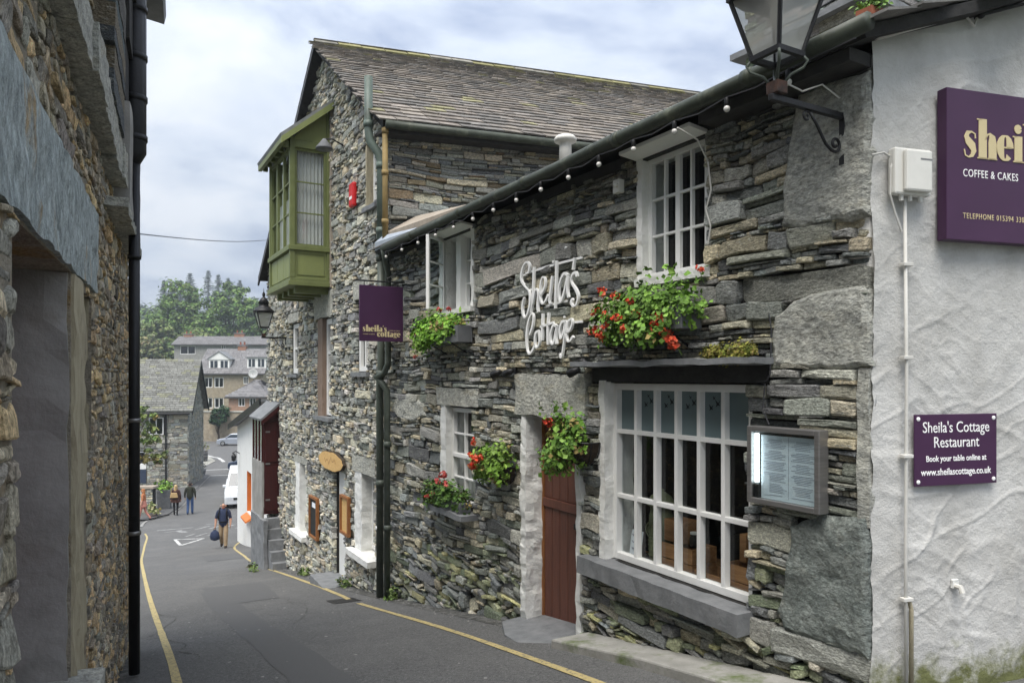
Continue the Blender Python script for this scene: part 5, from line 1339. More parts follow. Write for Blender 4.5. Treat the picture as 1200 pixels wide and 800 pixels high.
def planter(name, label, s_c, zb, blobs, n, size, blooms, box=None, pal=GRN, fpal=RED, group=None, sprigs=(), box_mat='planter_grey', basket=None):
    t_ = thing(name, label, 'flower box' if 'box' in name else 'hanging basket', tuple(Fp(s_c, 0, zb)), FA, group)
    if box:
        x0, x1, y0, y1, z0, z1 = box; th = .018; b_ = MB()
        b_.box(x0, x1, y0, y0 + th, z0, z1); b_.box(x0, x1, y1 - th, y1, z0, z1); b_.box(x0, x0 + th, y0 + th, y1 - th, z0, z1); b_.box(x1 - th, x1, y0 + th, y1 - th, z0, z1); b_.box(x0 + th, x1 - th, y0 + th, y1 - th, z0, z0 + th)
        b_.build('box', box_mat, t_, bevel=.004)
        MB().box(x0 + th, x1 - th, y0 + th, y1 - th, z0 + th, z1 - .03).build('soil', 'bark', t_)
        for q in (.2, .8):
            xx = x0 + (x1 - x0) * q; MB().tube([(xx, 0, z0 - .12), (xx, y1 - .02, z0 - .008)], .008, 6).build('bracket', 'black_metal', t_)
    if basket:
        rx, rz_ = basket; b_ = MB()
        for k in range(9):
            a = math.pi * k / 8; b_.tube([(rx * math.cos(a), .02 + rx * math.sin(a), 0)] + [(rx * math.cos(a) * math.cos(q), .02 + rx * math.sin(a) * math.cos(q), -rz_ * math.sin(q)) for q in (.4, .8, 1.2, 1.5)], .005, 5)
        b_.tube([(rx * math.cos(math.pi * k / 12), .02 + rx * math.sin(math.pi * k / 12), 0) for k in range(13)], .007, 6)
        b_.build('basket', 'black_metal', t_)
        b_ = MB(); b_.add(*( [ (rx * .95 * math.cos(math.pi * i / 10) * math.cos(j * .37), .02 + rx * .95 * math.sin(math.pi * i / 10) * math.cos(j * .37), -rz_ * .95 * math.sin(j * .37)) for i in range(11) for j in range(5)], [(i * 5 + j, i * 5 + j + 1, (i + 1) * 5 + j + 1, (i + 1) * 5 + j) for i in range(10) for j in range(4)]))
        b_.build('liner', 'bark', t_)
        MB().box(-.02, .02, -.01, .012, -.28, .05).build('bracket', 'black_metal', t_)
    m_ = MB(); m_.cc = (0, 0, 0)
    foliage(m_, blobs, n, size, pal, rng)
    for p0, k, L in sprigs: trailing(m_, p0, k, L, rng, pal, size)
    m_.build('foliage', 'leaf', t_, kind='stuff')
    for (x, y, z, r) in blooms: bloom((x, y, z), r, fpal, rng, t_)
    return t_

def bl(n, x0, x1, y, z0, z1, r, seed):
    r_ = random.Random(seed); return [(r_.uniform(x0, x1), y + r_.uniform(-.04, .06), r_.uniform(z0, z1), r * r_.uniform(.75, 1.2)) for _ in range(n)]
planter('flower_box', 'long flower box overflowing with red geraniums under the upper window near the street lantern', 1.70, .34,
        [(.0, .16, .20, .42, .17, .16), (.32, .17, .13, .26, .17, .17), (-.34, .15, .12, .20, .14, .12), (.1, .25, .02, .45, .10, .14)], 3200, .042,
        [(.47, .24, .33, .042), (.52, .26, .19, .04), (.58, .22, .05, .05), (.45, .28, .0, .05), (.25, .29, .29, .045), (.20, .31, .11, .05), (.33, .30, .07, .04), (-.02, .30, .13, .05), (.10, .32, .01, .04), (-.22, .26, .06, .055), (-.27, .25, -.02, .045), (-.34, .22, -.08, .05), (.05, .29, .24, .035), (-.48, .12, .42, .028), (.38, .28, .16, .04)],
        box=(-.42, .36, .03, .22, .0, .16), sprigs=[((-.40, .06, .2), 6, .34), ((-.30, .05, .25), 3, .3), ((.1, .06, .3), 3, .22)])
planter('flower_box', 'grey flower box of bright green foliage below the open upper casement', 5.45, .44,
        [(.10, .18, .17, .50, .17, .16), (.42, .20, .06, .34, .15, .20), (-.30, .17, .13, .22, .14, .13), (.1, .25, .07, .45, .08, .12)], 3400, .045,
        [(-.05, .22, .36, .04), (-.30, .2, .34, .032), (.70, .2, .12, .035), (.74, .2, -.16, .035)], box=(-.55, .40, .03, .22, -.04, .15), pal=[(.14, .30, .025), (.18, .36, .035), (.10, .22, .02), (.22, .38, .06)], fpal=PINK, sprigs=[((-.45, .1, .15), 4, .24)])
planter('flower_box', 'flower box of dark green geraniums standing on the slate sill of the lower sash window', 5.40, -1.56,
        [(.10, .12, .16, .40, .15, .15), (.42, .12, .12, .22, .14, .17), (-.3, .1, .12, .18, .12, .12)], 1900, .042,
        [(-.02, .2, .40, .05), (.12, .2, .33, .045), (-.16, .2, .30, .045), (.30, .24, .12, .03), (.1, .26, .18, .03)], box=(-.42, .42, .01, .16, .0, .12), pal=[(.06, .13, .02), (.085, .17, .03), (.05, .10, .016), (.10, .19, .03)], fpal=PINK, sprigs=[((0, .08, .2), 4, .2)])
planter('hanging_basket', 'half basket of yellow-green geraniums on the stones between sash window and door', 4.12, -.92,
        [(.0, .16, .04, .28, .18, .19), (.16, .18, -.02, .2, .16, .16)], 1500, .048,
        [(.26, .28, .10, .05), (.20, .32, .0, .05), (.08, .34, .06, .055), (.34, .25, -.05, .045), (.30, .26, .22, .04), (.0, .33, .10, .05), (.33, .24, .03, .035)], pal=[(.14, .26, .03), (.20, .33, .05), (.10, .19, .02), (.24, .36, .07)], basket=(.2, .2))
planter('hanging_basket', 'trailing green hanging basket with one red bloom beside the brown door', 2.70, -.56,
        [(.05, .18, -.04, .25, .19, .17), (.16, .22, -.16, .20, .16, .14), (.0, .18, .12, .16, .14, .10)], 1300, .045,
        [(.28, .25, .16, .05)], pal=[(.10, .21, .025), (.14, .27, .03), (.07, .15, .02), (.17, .29, .05)], basket=(.21, .22), sprigs=[((.2, .15, .1), 8, .3), ((0, .12, .1), 4, .25)])
# moss cushion on the slate hood
mo = thing('moss_clump', 'yellow-green moss cushion growing on the slate hood over the shop window', 'moss', tuple(Fp(1.0, .05, .122)), FA)
m_ = MB(); m_.cc = (0, 0, 0)
foliage(m_, [(.0, .03, .04, .24, .06, .07), (.12, .02, .03, .12, .06, .05), (-.14, .03, .05, .10, .06, .06)], 1500, .02, [(.22, .22, .04), (.28, .27, .06), (.14, .17, .03), (.19, .15, .04)], rng)
m_.build('foliage', 'moss', mo, kind='stuff')

# near street lantern on its bracket (and a second, farther one)
def lantern(label, s_, out, zc, wall_s, sc=1.0, full=True):
    """zc: height of the arm; the lantern stands on the arm's end"""
    t_ = thing('street_lantern', label, 'lantern', tuple(Fp(s_, 0, zc - .28 * sc)), FA, 'old street lanterns on wall brackets')
    b0 = .28 * sc
    pl = MB(); pl.box(-.016 * sc, .016 * sc, .004, .03, 0, .37 * sc); pl.box(-.05 * sc, .05 * sc, .004, .022, .30 * sc, .33 * sc); pl.box(-.05 * sc, .05 * sc, .004, .022, .02 * sc, .045 * sc)
    br = pl.build('dark_wall_strip', 'black_metal', t_)
    MB().box(-.016 * sc, .016 * sc, .03, out + .05 * sc, b0 - .02 * sc, b0 + .015 * sc).build('arm', 'black_metal', t_, bevel=.004)
    def spiral(cx, cz, r0, r1, a0, turns, n=22): return [(0, cx + (r0 + (r1 - r0) * i / n) * math.cos(a0 + turns * 6.283 * i / n), cz + (r0 + (r1 - r0) * i / n) * math.sin(a0 + turns * 6.283 * i / n)) for i in range(n + 1)]
    MB().tube([(0, .30 * sc * (out / .57), b0 - .03 * sc), (0, .25 * sc * (out / .57), b0 - .08 * sc), (0, .17 * sc, .10 * sc), (0, .12 * sc, .07 * sc)] + spiral(.085 * sc, .11 * sc, .045 * sc, .012 * sc, -1.3, -1.2), .009 * sc, 7).build('scroll', 'black_metal', t_, smooth=True)
    MB().tube([(0, .30 * sc * (out / .57), b0 - .03 * sc)] + spiral(.33 * sc * (out / .57), b0 - .055 * sc, .03 * sc, .01 * sc, 1.9, -1.0), .007 * sc, 7).build('scroll', 'black_metal', t_, smooth=True)
    c = MB(); c.box(-.04 * sc, .04 * sc, out - .04 * sc, out + .04 * sc, b0 + .017 * sc, b0 + .085 * sc); c.build('collar', 'rusty_metal', t_, bevel=.006)
    zb_, zt_ = b0 + .22 * sc, b0 + .56 * sc; hb, ht = .088 * sc, .172 * sc
    for sx_ in (-1, 1):
        for sy_ in (-1, 1):
            MB().tube([(sx_ * .028 * sc, out + sy_ * .028 * sc, b0 + .08 * sc), (sx_ * .05 * sc, out + sy_ * .05 * sc, b0 + .12 * sc), (sx_ * .095 * sc, out + sy_ * .095 * sc, b0 + .15 * sc), (sx_ * .11 * sc, out + sy_ * .11 * sc, b0 + .185 * sc), (sx_ * hb, out + sy_ * hb, zb_)], .008 * sc, 6).build('stay', 'pipe_dark', t_, smooth=True)
            MB().tube([(sx_ * hb, out + sy_ * hb, zb_), (sx_ * ht, out + sy_ * ht, zt_)], .0125 * sc, 6).build('corner_bar', 'black_metal', t_)
    for (h_, z_) in ((hb, zb_), (ht, zt_)):
        r_ = MB(); e_ = .014 * sc
        r_.box(-h_ - e_, h_ + e_, out - h_ - e_, out - h_ + e_, z_ - e_, z_ + e_); r_.box(-h_ - e_, h_ + e_, out + h_ - e_, out + h_ + e_, z_ - e_, z_ + e_); r_.box(-h_ - e_, -h_ + e_, out - h_ + e_, out + h_ - e_, z_ - e_, z_ + e_); r_.box(h_ - e_, h_ + e_, out - h_ + e_, out + h_ - e_, z_ - e_, z_ + e_)
        r_.build('ring', 'black_metal', t_)
    for (ax, sg) in (('x', -1), ('x', 1), ('y', -1), ('y', 1)):
        g = MB(); k = .97
        if ax == 'x': g.add([(sg * hb * k, out - hb, zb_), (sg * hb * k, out + hb, zb_), (sg * ht * k, out + ht, zt_), (sg * ht * k, out - ht, zt_)], [(0, 1, 2, 3)])
        else: g.add([(-hb, out + sg * hb * k, zb_), (hb, out + sg * hb * k, zb_), (ht, out + sg * ht * k, zt_), (-ht, out + sg * ht * k, zt_)], [(0, 1, 2, 3)])
        g.build('pane', 'lamp_glass', t_)
    MB().lathe([(.028 * sc, 0), (.034 * sc, .10 * sc), (.03 * sc, .13 * sc), (.045 * sc, .14 * sc), (.045 * sc, .2 * sc)], (0, out, zt_ - .18 * sc), 10).build('bulb', 'bulb_glass', t_, smooth=True)
    MB().lathe([(ht * 1.38, 0), (ht * 1.30, .03 * sc), (ht * .9, .09 * sc), (ht * .62, .13 * sc), (ht * .62, .19 * sc), (ht * .72, .20 * sc), (ht * .4, .30 * sc), (ht * .12, .34 * sc), (ht * .2, .37 * sc), (ht * .2, .41 * sc), (ht * .05, .46 * sc), (.003, .54 * sc)], (0, out, zt_ + .01), 16).build('hood', 'black_metal', t_, smooth=True)
    MB().tube([(.02 * sc, out, b0 + .09 * sc), (.05 * sc, out - .10 * sc, b0 + .13 * sc), (.04 * sc, out * .55, b0 + .10 * sc), (.02, out * .3, b0 + .16 * sc), (.0, .05, b0 + .10 * sc)], .005 * sc, 5).build('cable', 'cable_white', t_)
    return t_
lantern('large black four-sided lantern on an iron scroll bracket at the top right of the cottage', .17, .57, 1.50, .17)
lantern('small black lantern on a bracket below the oriel of the stone house', 14.45, .5, .90, 14.9, 1.0)

# festoon of bulbs under the gutter
fl = thing('string_lights', 'festoon cable of round white bulbs hung along the cottage gutter', 'string lights', tuple(Fp(3.5, .40, 1.2)), FA, off=(-3.5, -.40, -1.2))
BP = [.33, .80, 1.28, 1.72, 2.15, 2.58, 3.02, 3.46, 3.92, 4.38, 4.86, 5.36, 5.9, 6.45, 7.05]
cp = [(-.1, .285, 1.78)]
for i, x in enumerate(BP):
    zz_ = 1.775 - .005 * x
    cp.append((x, .285, zz_))
    if i + 1 < len(BP): cp.append(((x + BP[i + 1]) / 2, .29, zz_ - .03 + .02 * vnoise(i * 2.2, 1)))
    MB().lathe([(.011, 0), (.016, -.01), (.017, -.05), (.014, -.055)], (x, .285, zz_), 8).build('socket', 'black_metal', fl, smooth=True)
    MB().ball((x, .285, zz_ - .074), .021, 12, 8).build('bulb', 'bulb_glass', fl, smooth=True)
MB().tube(cp, .005, 5).build('cable', 'wire', fl)

# stainless menu case
mc = thing('menu_case', 'stainless steel glazed menu case with a lit tube, beside the shop window', 'menu case', tuple(Fp(.54, 0, -.80)), FA, off=(-.54, 0, .80))
x0, x1, z0, z1, yf = .26, .80, -.80, -.31, .108
c = MB(); fw = .035
c.box(x0, x0 + fw, .02, yf, z0, z1); c.box(x1 - fw, x1, .02, yf, z0, z1); c.box(x0 + fw, x1 - fw, .02, yf - .001, z0, z0 + fw); c.box(x0 + fw, x1 - fw, .02, yf - .001, z1 - fw, z1)
c.build('frame', 'steel', mc, bevel=.005)
MB().box(x0 + fw, x1 - fw, .02, .058, z0 + fw, z1 - fw).build('back', 'blackboard', mc)
MB().box(x0 + fw + .005, x1 - fw - .045, .06, .064, z0 + fw, z1 - fw - .02).build('menu_sheet', 'paper', mc)
pr = MB(); mr_ = random.Random(4)
xl, xr = x1 - fw - .06, x0 + fw + .02; xm = (xl + xr) / 2
for k in range(36):
    zz_ = z1 - .085 - k * .0098
    if k % 7 == 6: continue
    for a, b_ in ((xl, xm + .012), (xm - .012, xr)):
        L = (a - b_) * mr_.uniform(.45, 1.0); off = (a - b_ - L) / 2
        pr.box(a - off - L, a - off, .0645, .0652, zz_, zz_ + .0028)
pr.box(xm - .001, xm + .001, .0645, .0653, z0 + .05, z1 - .06)
pr.build('print', 'ink', mc)
MB().box(xl - .052, xl - .004, .0655, .0665, z0 + .06, z0 + .19).build('notice', 'paper', mc)
MB().tube([(x1 - fw - .022, .077, z0 + .13), (x1 - fw - .022, .077, z1 - fw - .012)], .013, 10).build('tube_lamp', 'tube_light', mc)
MB().box(x1 - fw - .04, x1 - fw - .004, .06, .09, z0 + fw, z0 + .12).build('lamp_holder', 'black_metal', mc)
MB().box(x0 + fw, x1 - fw, yf - .014, yf - .011, z0 + fw, z1 - fw).build('glass_door', 'glass', mc)

# purple signs -----------------------------------------------------
WV = Vector((.961, .276, 0)); NV = Vector((.276, -.961, 0)); GA = math.atan2(-.276, -.961)
def Gp(t_, y, z): return FO + WV * t_ + NV * y + Vector((0, 0, z))
bs = thing('fascia_sign', "large purple box sign with cream lettering at the top of the white wall", 'sign', tuple(Gp(.43, 0, .775)), GA)
sb = MB(); sb.box(-1.50, 0, .02, .085, 0, .855); sb.build('panel', 'purple', bs, bevel=.004)
lt = MB(); fat_serif("sheila's", lt, plane_front(-.115, .0852, .47), .152); lt.build('lettering', 'cream_letter', bs)
lt = MB(); fat_serif('cottage', lt, plane_front(-.615, .0852, .315), .152); lt.build('lettering', 'cream_letter', bs)
text_mesh(bs, 'COFFEE & CAKES', .062, 'white_letter', plane_front(-.115, .0855, .362), .0015, sx=.78, space=1.12)
text_mesh(bs, 'TELEPHONE 015394 33079', .045, 'cream_letter', plane_front(-.115, .0855, .125), .0015, sx=.78, space=1.25)
ls = thing('wall_sign', 'small purple sign with white lettering for table bookings on the white wall', 'sign', tuple(Gp(.262, 0, -.615)), GA)
sb = MB(); sb.box(-.595, 0, .022, .030, 0, .405); sb.build('panel', 'purple', ls, bevel=.002)
for tx, sz, zz_, bd in (("Sheila's Cottage", .088, .302, .0), ('Restaurant', .088, .217, .0), ('Book your table online at', .047, .138, .0007), ('www.sheilascottage.co.uk', .054, .060, .0007)):
    text_mesh(ls, tx, sz, 'white_letter', plane_front(-.2975, .0305, zz_), .0012, sx=.86 if sz > .08 else .9, align='CENTER', bold=bd)
for xx, zz_ in ((-.025, .025), (-.57, .025), (-.025, .38), (-.57, .38)):
    MB().lathe([(.012, 0), (.012, .004), (.004, .007)], (xx, .030, zz_), 10, 'y').build('screw', 'white_letter', ls)
hs = thing('hanging_sign', 'square purple hanging sign on a bracket beside the drainpipes', 'sign', tuple(Fp(6.98, 0, .49)), FA)
sb = MB(); sb.box(-.018, .018, .07, .69, 0, .755); sb.build('panel', 'purple', hs, bevel=.004)
HP = Matrix(((0, 0, -1, -.0185), (-1, 0, 0, .65), (0, 1, 0, .13), (0, 0, 0, 1)))      # reads towards the wall, faces up the street
lt = MB(); fat_serif("sheila's", lt, HP @ Matrix.Diagonal((1.12, 1, 1, 1)), .060, .003); lt.build('lettering', 'cream_letter', hs)
HP2 = HP.copy(); HP2[1][3] = .445; HP2[2][3] = .062
lt = MB(); fat_serif('cottage', lt, HP2 @ Matrix.Diagonal((1.12, 1, 1, 1)), .060, .003); lt.build('lettering', 'cream_letter', hs)
HP3 = HP.copy(); HP3[1][3] = .645; HP3[2][3] = .088; text_mesh(hs, 'COFFEE & CAKES', .020, 'cream_letter', HP3, .001, space=1.1)
HP4 = HP.copy(); HP4[1][3] = .285; HP4[2][3] = .142; text_mesh(hs, 'COFFEE & CAKES', .020, 'cream_letter', HP4, .001, space=1.1)
rdm = MB(); rdm.tube([(0, 0, .82), (0, .75, .815)], .011, 7); rdm.build('bracket_rod', 'black_metal', hs)
for yy in (.14, .62): MB().tube([(0, yy, .75), (0, yy, .82)], .006, 6).build('hanger', 'black_metal', hs)
MB().tube([(0, .01, 1.0), (0, .18, .93), (0, .30, .86), (0, .26, .835)], .007, 6).build('scroll', 'black_metal', hs)

# meter box, cables and rod on the white wall
jb = thing('junction_box', 'cream plastic junction box with cables on the white wall', 'junction box', tuple(Gp(.21, 0, 1.01)), GA)
b_ = MB(); b_.box(-.125, .125, .02, .075, .0, .26); b_.build('case', 'plastic_white', jb, bevel=.012)
MB().box(-.105, .075, .074, .105, .015, .245).build('lid', 'plastic_white', jb, bevel=.012)
MB().box(-.10, -.02, .105, .1065, .19, .198).build('print', 'steel', jb)
for xx in (-.07, .0, .06): MB().tube([(xx, .05, .0), (xx, .05, -.03)], .012, 8).build('gland', 'plastic_white', jb)
MB().tube([(.095, .04, .20), (.16, .03, .235), (.24, .03, .215)], .006, 6).build('cable', 'cable_white', jb)
MB().tube([(.09, .05, .24), (.13, .05, .15), (.13, .045, .0), (.09, .04, -.10), (.045, .04, -.2)], .006, 6).build('cable', 'cable_white', jb)
cd = thing('conduit', 'thin white conduit running down the white wall below the junction box', 'conduit', tuple(Gp(.20, .035, Fg(-.1, -.1))), GA)
zb_ = -Fg(-.1, -.1)
MB().tube([(.0, 0, .0), (.004, 0, .9), (-.003, 0, 1.8), (.01, 0, zb_ + 1.0)], .0095, 10).build('pipe', 'cable_white', cd, smooth=True)
MB().tube([(-.035, 0, zb_ - 1.8), (-.035, 0, zb_ - 1.3), (-.02, 0, zb_ - 1.25), (.0, 0, zb_ - 1.25)], .012, 8).build('pipe', 'post_stone', cd, smooth=True)
for zz_ in (-1.25, -.45, .1, .62): MB().box(-.035, .03, -.02, .018, zb_ + zz_, zb_ + zz_ + .02).build('clip', 'cable_white', cd, bevel=.003)
rod = thing('iron_rod', 'black iron rod with ball end projecting from the white wall, upper right corner', 'bracket', tuple(Gp(.72, 0, 2.09)), GA)
MB().tube([(0, .01, 0), (0, .06, 0), (-.25, .16, .06), (-.6, .3, .12)], .013, 8).build('rod', 'black_metal', rod); MB().ball((0, .05, 0), .022, 10, 6).build('ball_end', 'black_metal', rod)
MB().tube([(.09, .02, .12), (.08, .03, -.02), (.03, .03, -.06), (.01, .03, -.01)], .008, 6).build('cable', 'cable_white', rod)
sp = thing('pipe_stub', 'short cream pipe stub sticking out low on the white wall', 'pipe', tuple(Gp(.57, 0, -1.2)), GA)
MB().tube([(0, .0, .0), (0, .05, .0), (0, .06, -.03)], .016, 8).build('pipe', 'cable_white', sp); MB().rbox(-.025, .025, .0, .015, -.01, .035, .02, .005, 24, 2).build('plaster_pad', 'white_rough', sp)
# spotlights over door and hood
for sx_, zz_, dirx, lab in ((2.78, .04, .1, 'black spotlight under the slate hood, right of the door lintel'), (3.95, .04, .1, 'black spotlight left of the door lintel, nearest the door'), (4.22, .03, .1, 'black spotlight left of the door lintel, towards the sash window')):
    sl = thing('spotlight', lab, 'spotlight', tuple(Fp(sx_, 0, zz_)), FA, 'black spotlights over the cottage door')
    MB().box(-.02, .02, .0, .03, -.02, .06).build('mount', 'black_metal', sl); MB().tube([(0, .03, .02), (0, .07, .015)], .008, 6).build('arm', 'black_metal', sl)
    MB().tube([(-.05, .07, .03), (.0, .09, .012), (.05, .11, -.01)], [.025, .036, .04], 10).build('head', 'black_metal', sl, smooth=True)
# small grey box and cable ends under the eaves
bx = thing('sensor_box', 'small pale grey box under the eaves left of the upper window', 'sensor', tuple(Fp(2.20, 0, 1.50)), FA)
MB().box(-.04, .04, .02, .08, 0, .11).build('case', 'plastic_white', bx, bevel=.006); MB().lathe([(.02, 0), (.022, .02), (.01, .03)], (-.02, .08, .06), 8, 'y').build('lens', 'plastic_white', bx)
cb = thing('loose_cable', 'loose white cable hanging down the stones beside the upper window', 'cable', tuple(Fp(1.2, .05, .55)), FA)
MB().tube([(-.02, .30, 1.13), (-.02, .12, 1.08), (.0, 0, .95), (-.02, -.01, .75), (.02, .0, .62), (-.015, -.01, .5), (.01, -.01, .38)], .006, 6).build('cable', 'cable_white', cb)
cb = thing('loose_cable', 'thin cable looping down the stones right of the shop window to the menu case', 'cable', tuple(Fp(.68, .04, -.4)), FA)
MB().tube([(.0, 0, .80), (-.02, 0, .70), (-.01, 0, .42), (.02, 0, .38), (.10, 0, .37), (.03, 0, .36), (.05, 0, .2), (.0, 0, .10)], .0045, 5).build('cable', 'wire', cb)
# terracotta pot shard and fern on the roof corner
rp_ = thing('roof_plant', 'small green plant rooted by a terracotta ridge end on the roof corner', 'plant', tuple(Fp(-.08, .14, 1.92)), FA)
MB().rbox(-.05, .04, -.05, .06, .0, .045, .03, .004, 14, 2).build('ridge_end', 'plant_pot', rp_)
m_ = MB(); m_.cc = (0, 0, 0); foliage(m_, [(.0, .0, .07, .07, .05, .045), (-.05, .0, .05, .04, .04, .03)], 240, .028, [(.16, .28, .05), (.2, .32, .08), (.11, .2, .04)], rng); m_.build('foliage', 'leaf', rp_, kind='stuff')

# things on the gabled house ------------------------------------------
al = thing('alarm_box', 'red alarm box on the stone gable below the oriel roof', 'alarm box', tuple(Fp(9.28, 0, 2.83)), FA)
MB().box(-.12, .12, .02, .10, 0, .40).build('case', 'plastic_red', al, bevel=.03); MB().box(-.07, .07, .10, .103, .12, .17).build('print', 'white_letter', al)
gl_ = thing('gable_lamp', 'dark floodlight with a hood on the stone gable right of the oriel', 'lamp', tuple(Fp(10.0, 0, 3.86)), FA)
MB().tube([(0, 0, .2), (0, .2, .28), (0, .34, .26)], .014, 6).build('arm', 'black_metal', gl_); MB().lathe([(.15, 0), (.145, .03), (.06, .14), (.03, .18)], (0, .34, .08), 14).build('shade', 'planter_grey', gl_, smooth=True)
ov = thing('oval_sign', 'oval slice-of-wood sign hung over the side doorway of the stone house', 'sign', tuple(Fp(10.47, 0, -1.67)), FA)
poly = [(.76 * math.cos(q * 6.283 / 28) * (1 + .03 * math.sin(q * 2.3)), .16 + .165 * math.sin(q * 6.283 / 28) * (1 + .05 * math.sin(q * 1.7))) for q in range(28)]
MB().prism([(x * 1.02, (z - .16) * 1.06 + .16) for x, z in poly], .05, .105).build('bark_edge', 'bark', ov)
MB().prism(poly, .104, .113).build('face', 'wood_pale', ov)
ink = MB(); ribbon(ink, [(.0 + .07 * q, .0 + .05 * math.sin(q * 1.9) + .03 * math.sin(q * .8), .014) for q in range(-5, 6)], plane_front(0, .1132, .17), .001); ink.build('lettering', 'wood_frame', ov)
for sc_, z0, z1, w, lab, mat_in in ((11.80, -3.16, -2.34, .30, 'narrow blackboard menu in a wooden frame left of the side doorway', 'blackboard'), (9.72, -2.70, -2.03, .24, 'narrow pale wooden menu board right of the side doorway', 'wood_pale')):
    fb = thing('menu_board', lab, 'menu board', tuple(Fp(sc_, 0, z0)), FA, 'wooden menu boards by the side doorway'); h = z1 - z0
    q = MB(); q.box(-w, -w + .05, .03, .09, 0, h); q.box(w - .05, w, .03, .09, 0, h); q.box(-w + .05, w - .05, .03, .089, 0, .05); q.box(-w + .05, w - .05, .03, .089, h - .05, h); q.build('frame', 'wood_frame', fb, bevel=.004)
    MB().box(-w + .05, w - .05, .03, .06, .05, h - .05).build('board', mat_in, fb)
    if mat_in == 'blackboard': MB().box(-.12, .12, .06, .063, h - .22, h - .12).build('chalk_note', 'paper', fb)

# things in the shop window -------------------------------------------
def crate(sx_, y, w, d_, h, z, lab, slats=3, rot=0.0):
    t_ = thing('wooden_crate', lab, 'crate', tuple(Fp(sx_, y, z)), FA + rot, 'wooden crates in the shop window')
    sh = h / slats
    for k in range(slats):
        for yy in (-d_ / 2, d_ / 2 - .012): MB().box(-w / 2, w / 2, yy, yy + .012, k * sh + .003, (k + 1) * sh - .006).build('slat', 'wood_crate', t_)
        for xx in (-w / 2 + .0, w / 2 - .012): MB().box(xx, xx + .012, -d_ / 2 + .013, d_ / 2 - .013, k * sh + .003, (k + 1) * sh - .006).build('slat', 'wood_crate', t_)
    MB().box(-w / 2 + .013, w / 2 - .013, -d_ / 2 + .013, d_ / 2 - .013, .004, .015).build('base', 'wood_crate', t_)
    return t_
crate(1.86, -.36, .42, .26, .25, -1.574, 'wooden crate next to the green urn in the shop window', 2)
crate(1.90, -.36, .22, .18, .18, -1.322, 'small wooden crate standing on another crate beside the urn', 1)
crate(1.45, -.32, .28, .24, .12, -1.574, 'low wooden crate in the middle of the shop window', 1)
crate(1.12, -.34, .36, .26, .24, -1.574, 'wooden crate at the right end of the shop window', 2)
for sx_, zz_, hh, lab in ((1.20, -1.33, .20, 'left of the two wooden blocks on the right crate in the shop window'), (1.08, -1.33, .26, 'right of the two wooden blocks on the right crate in the shop window')):
    bk = thing('wood_block', lab, 'wood block', tuple(Fp(sx_, -.34, zz_)), FA, 'wood blocks in the shop window'); MB().box(-.03, .03, -.05, .05, 0, hh).build('block', 'wood_crate', bk, bevel=.004)
jr = thing('jar', 'small dark jar on the crate in the shop window', 'jar', tuple(Fp(1.70, -.30, -1.322)), FA)
MB().lathe([(.035, 0), (.037, .07), (.028, .085), (.03, .10)], (0, 0, 0), 12).build('body', 'blackboard', jr, smooth=True); MB().lathe([(.032, .1), (.032, .115), (.005, .118)], (0, 0, 0), 12).build('lid', 'plastic_white', jr)
ur = thing('urn', 'tall green carved urn with a lid in the shop window', 'urn', tuple(Fp(2.13, -.34, -1.574)), FA)
MB().lathe([(.10, 0), (.115, .02), (.10, .05), (.115, .10), (.12, .2), (.118, .4), (.115, .55), (.10, .60), (.105, .62), (.10, .64)], (0, 0, 0), 20).build('body', 'urn_green', ur, smooth=True)
MB().lathe([(.11, .64), (.15, .665), (.13, .69), (.10, .75), (.05, .79), (.03, .80), (.035, .82), (.005, .835)], (0, 0, 0), 20).build('lid', 'urn_green', ur, smooth=True)
for r_ in (.085, .055, .03):
    MB().tube([(r_ * math.cos(k * .449), .118, .40 + r_ * math.sin(k * .449)) for k in range(15)], .006, 6).build('carved_ring', 'urn_green', ur, smooth=True)
for zz_ in (.12, .17, .22, .27): MB().lathe([(.118, 0), (.126, .008), (.118, .016)], (0, 0, zz_), 20).build('band', 'urn_green', ur, smooth=True)
ur.scale = (.85, .85, .78)
nc = thing('notice_card', 'white card with blue handwriting standing in the left corner of the shop window', 'notice', tuple(Fp(2.33, -.22, -1.574)), FA)
MB().hexa([(-.075, 0, .0), (.075, 0, .0), (.075, .003, 0), (-.075, .003, 0), (-.075, -.04, .27), (.075, -.04, .27), (.075, -.037, .27), (-.075, -.037, .27)]).build('card', 'paper', nc)
ik = MB()
for k, (w, cx_) in enumerate(((.04, -.02), (.055, .0), (.035, -.01), (.045, -.01))):
    zz_ = .225 - k * .055; ribbon(ik, [(cx_ - w + 2 * w * q / 12, .012 * math.sin(q * 2.3 + k), .008) for q in range(13)], plane_front(0, .0045 - .148 * zz_, zz_), .001)
ik.build('handwriting', 'ink', nc)

# ================================================================== BEYOND THE STREET
def pxp(x, y, Y): return Vector(((x - 600) / 850 * Y, Y, (442 - y) / 850 * Y))     # a point of the place at depth Y, read off once
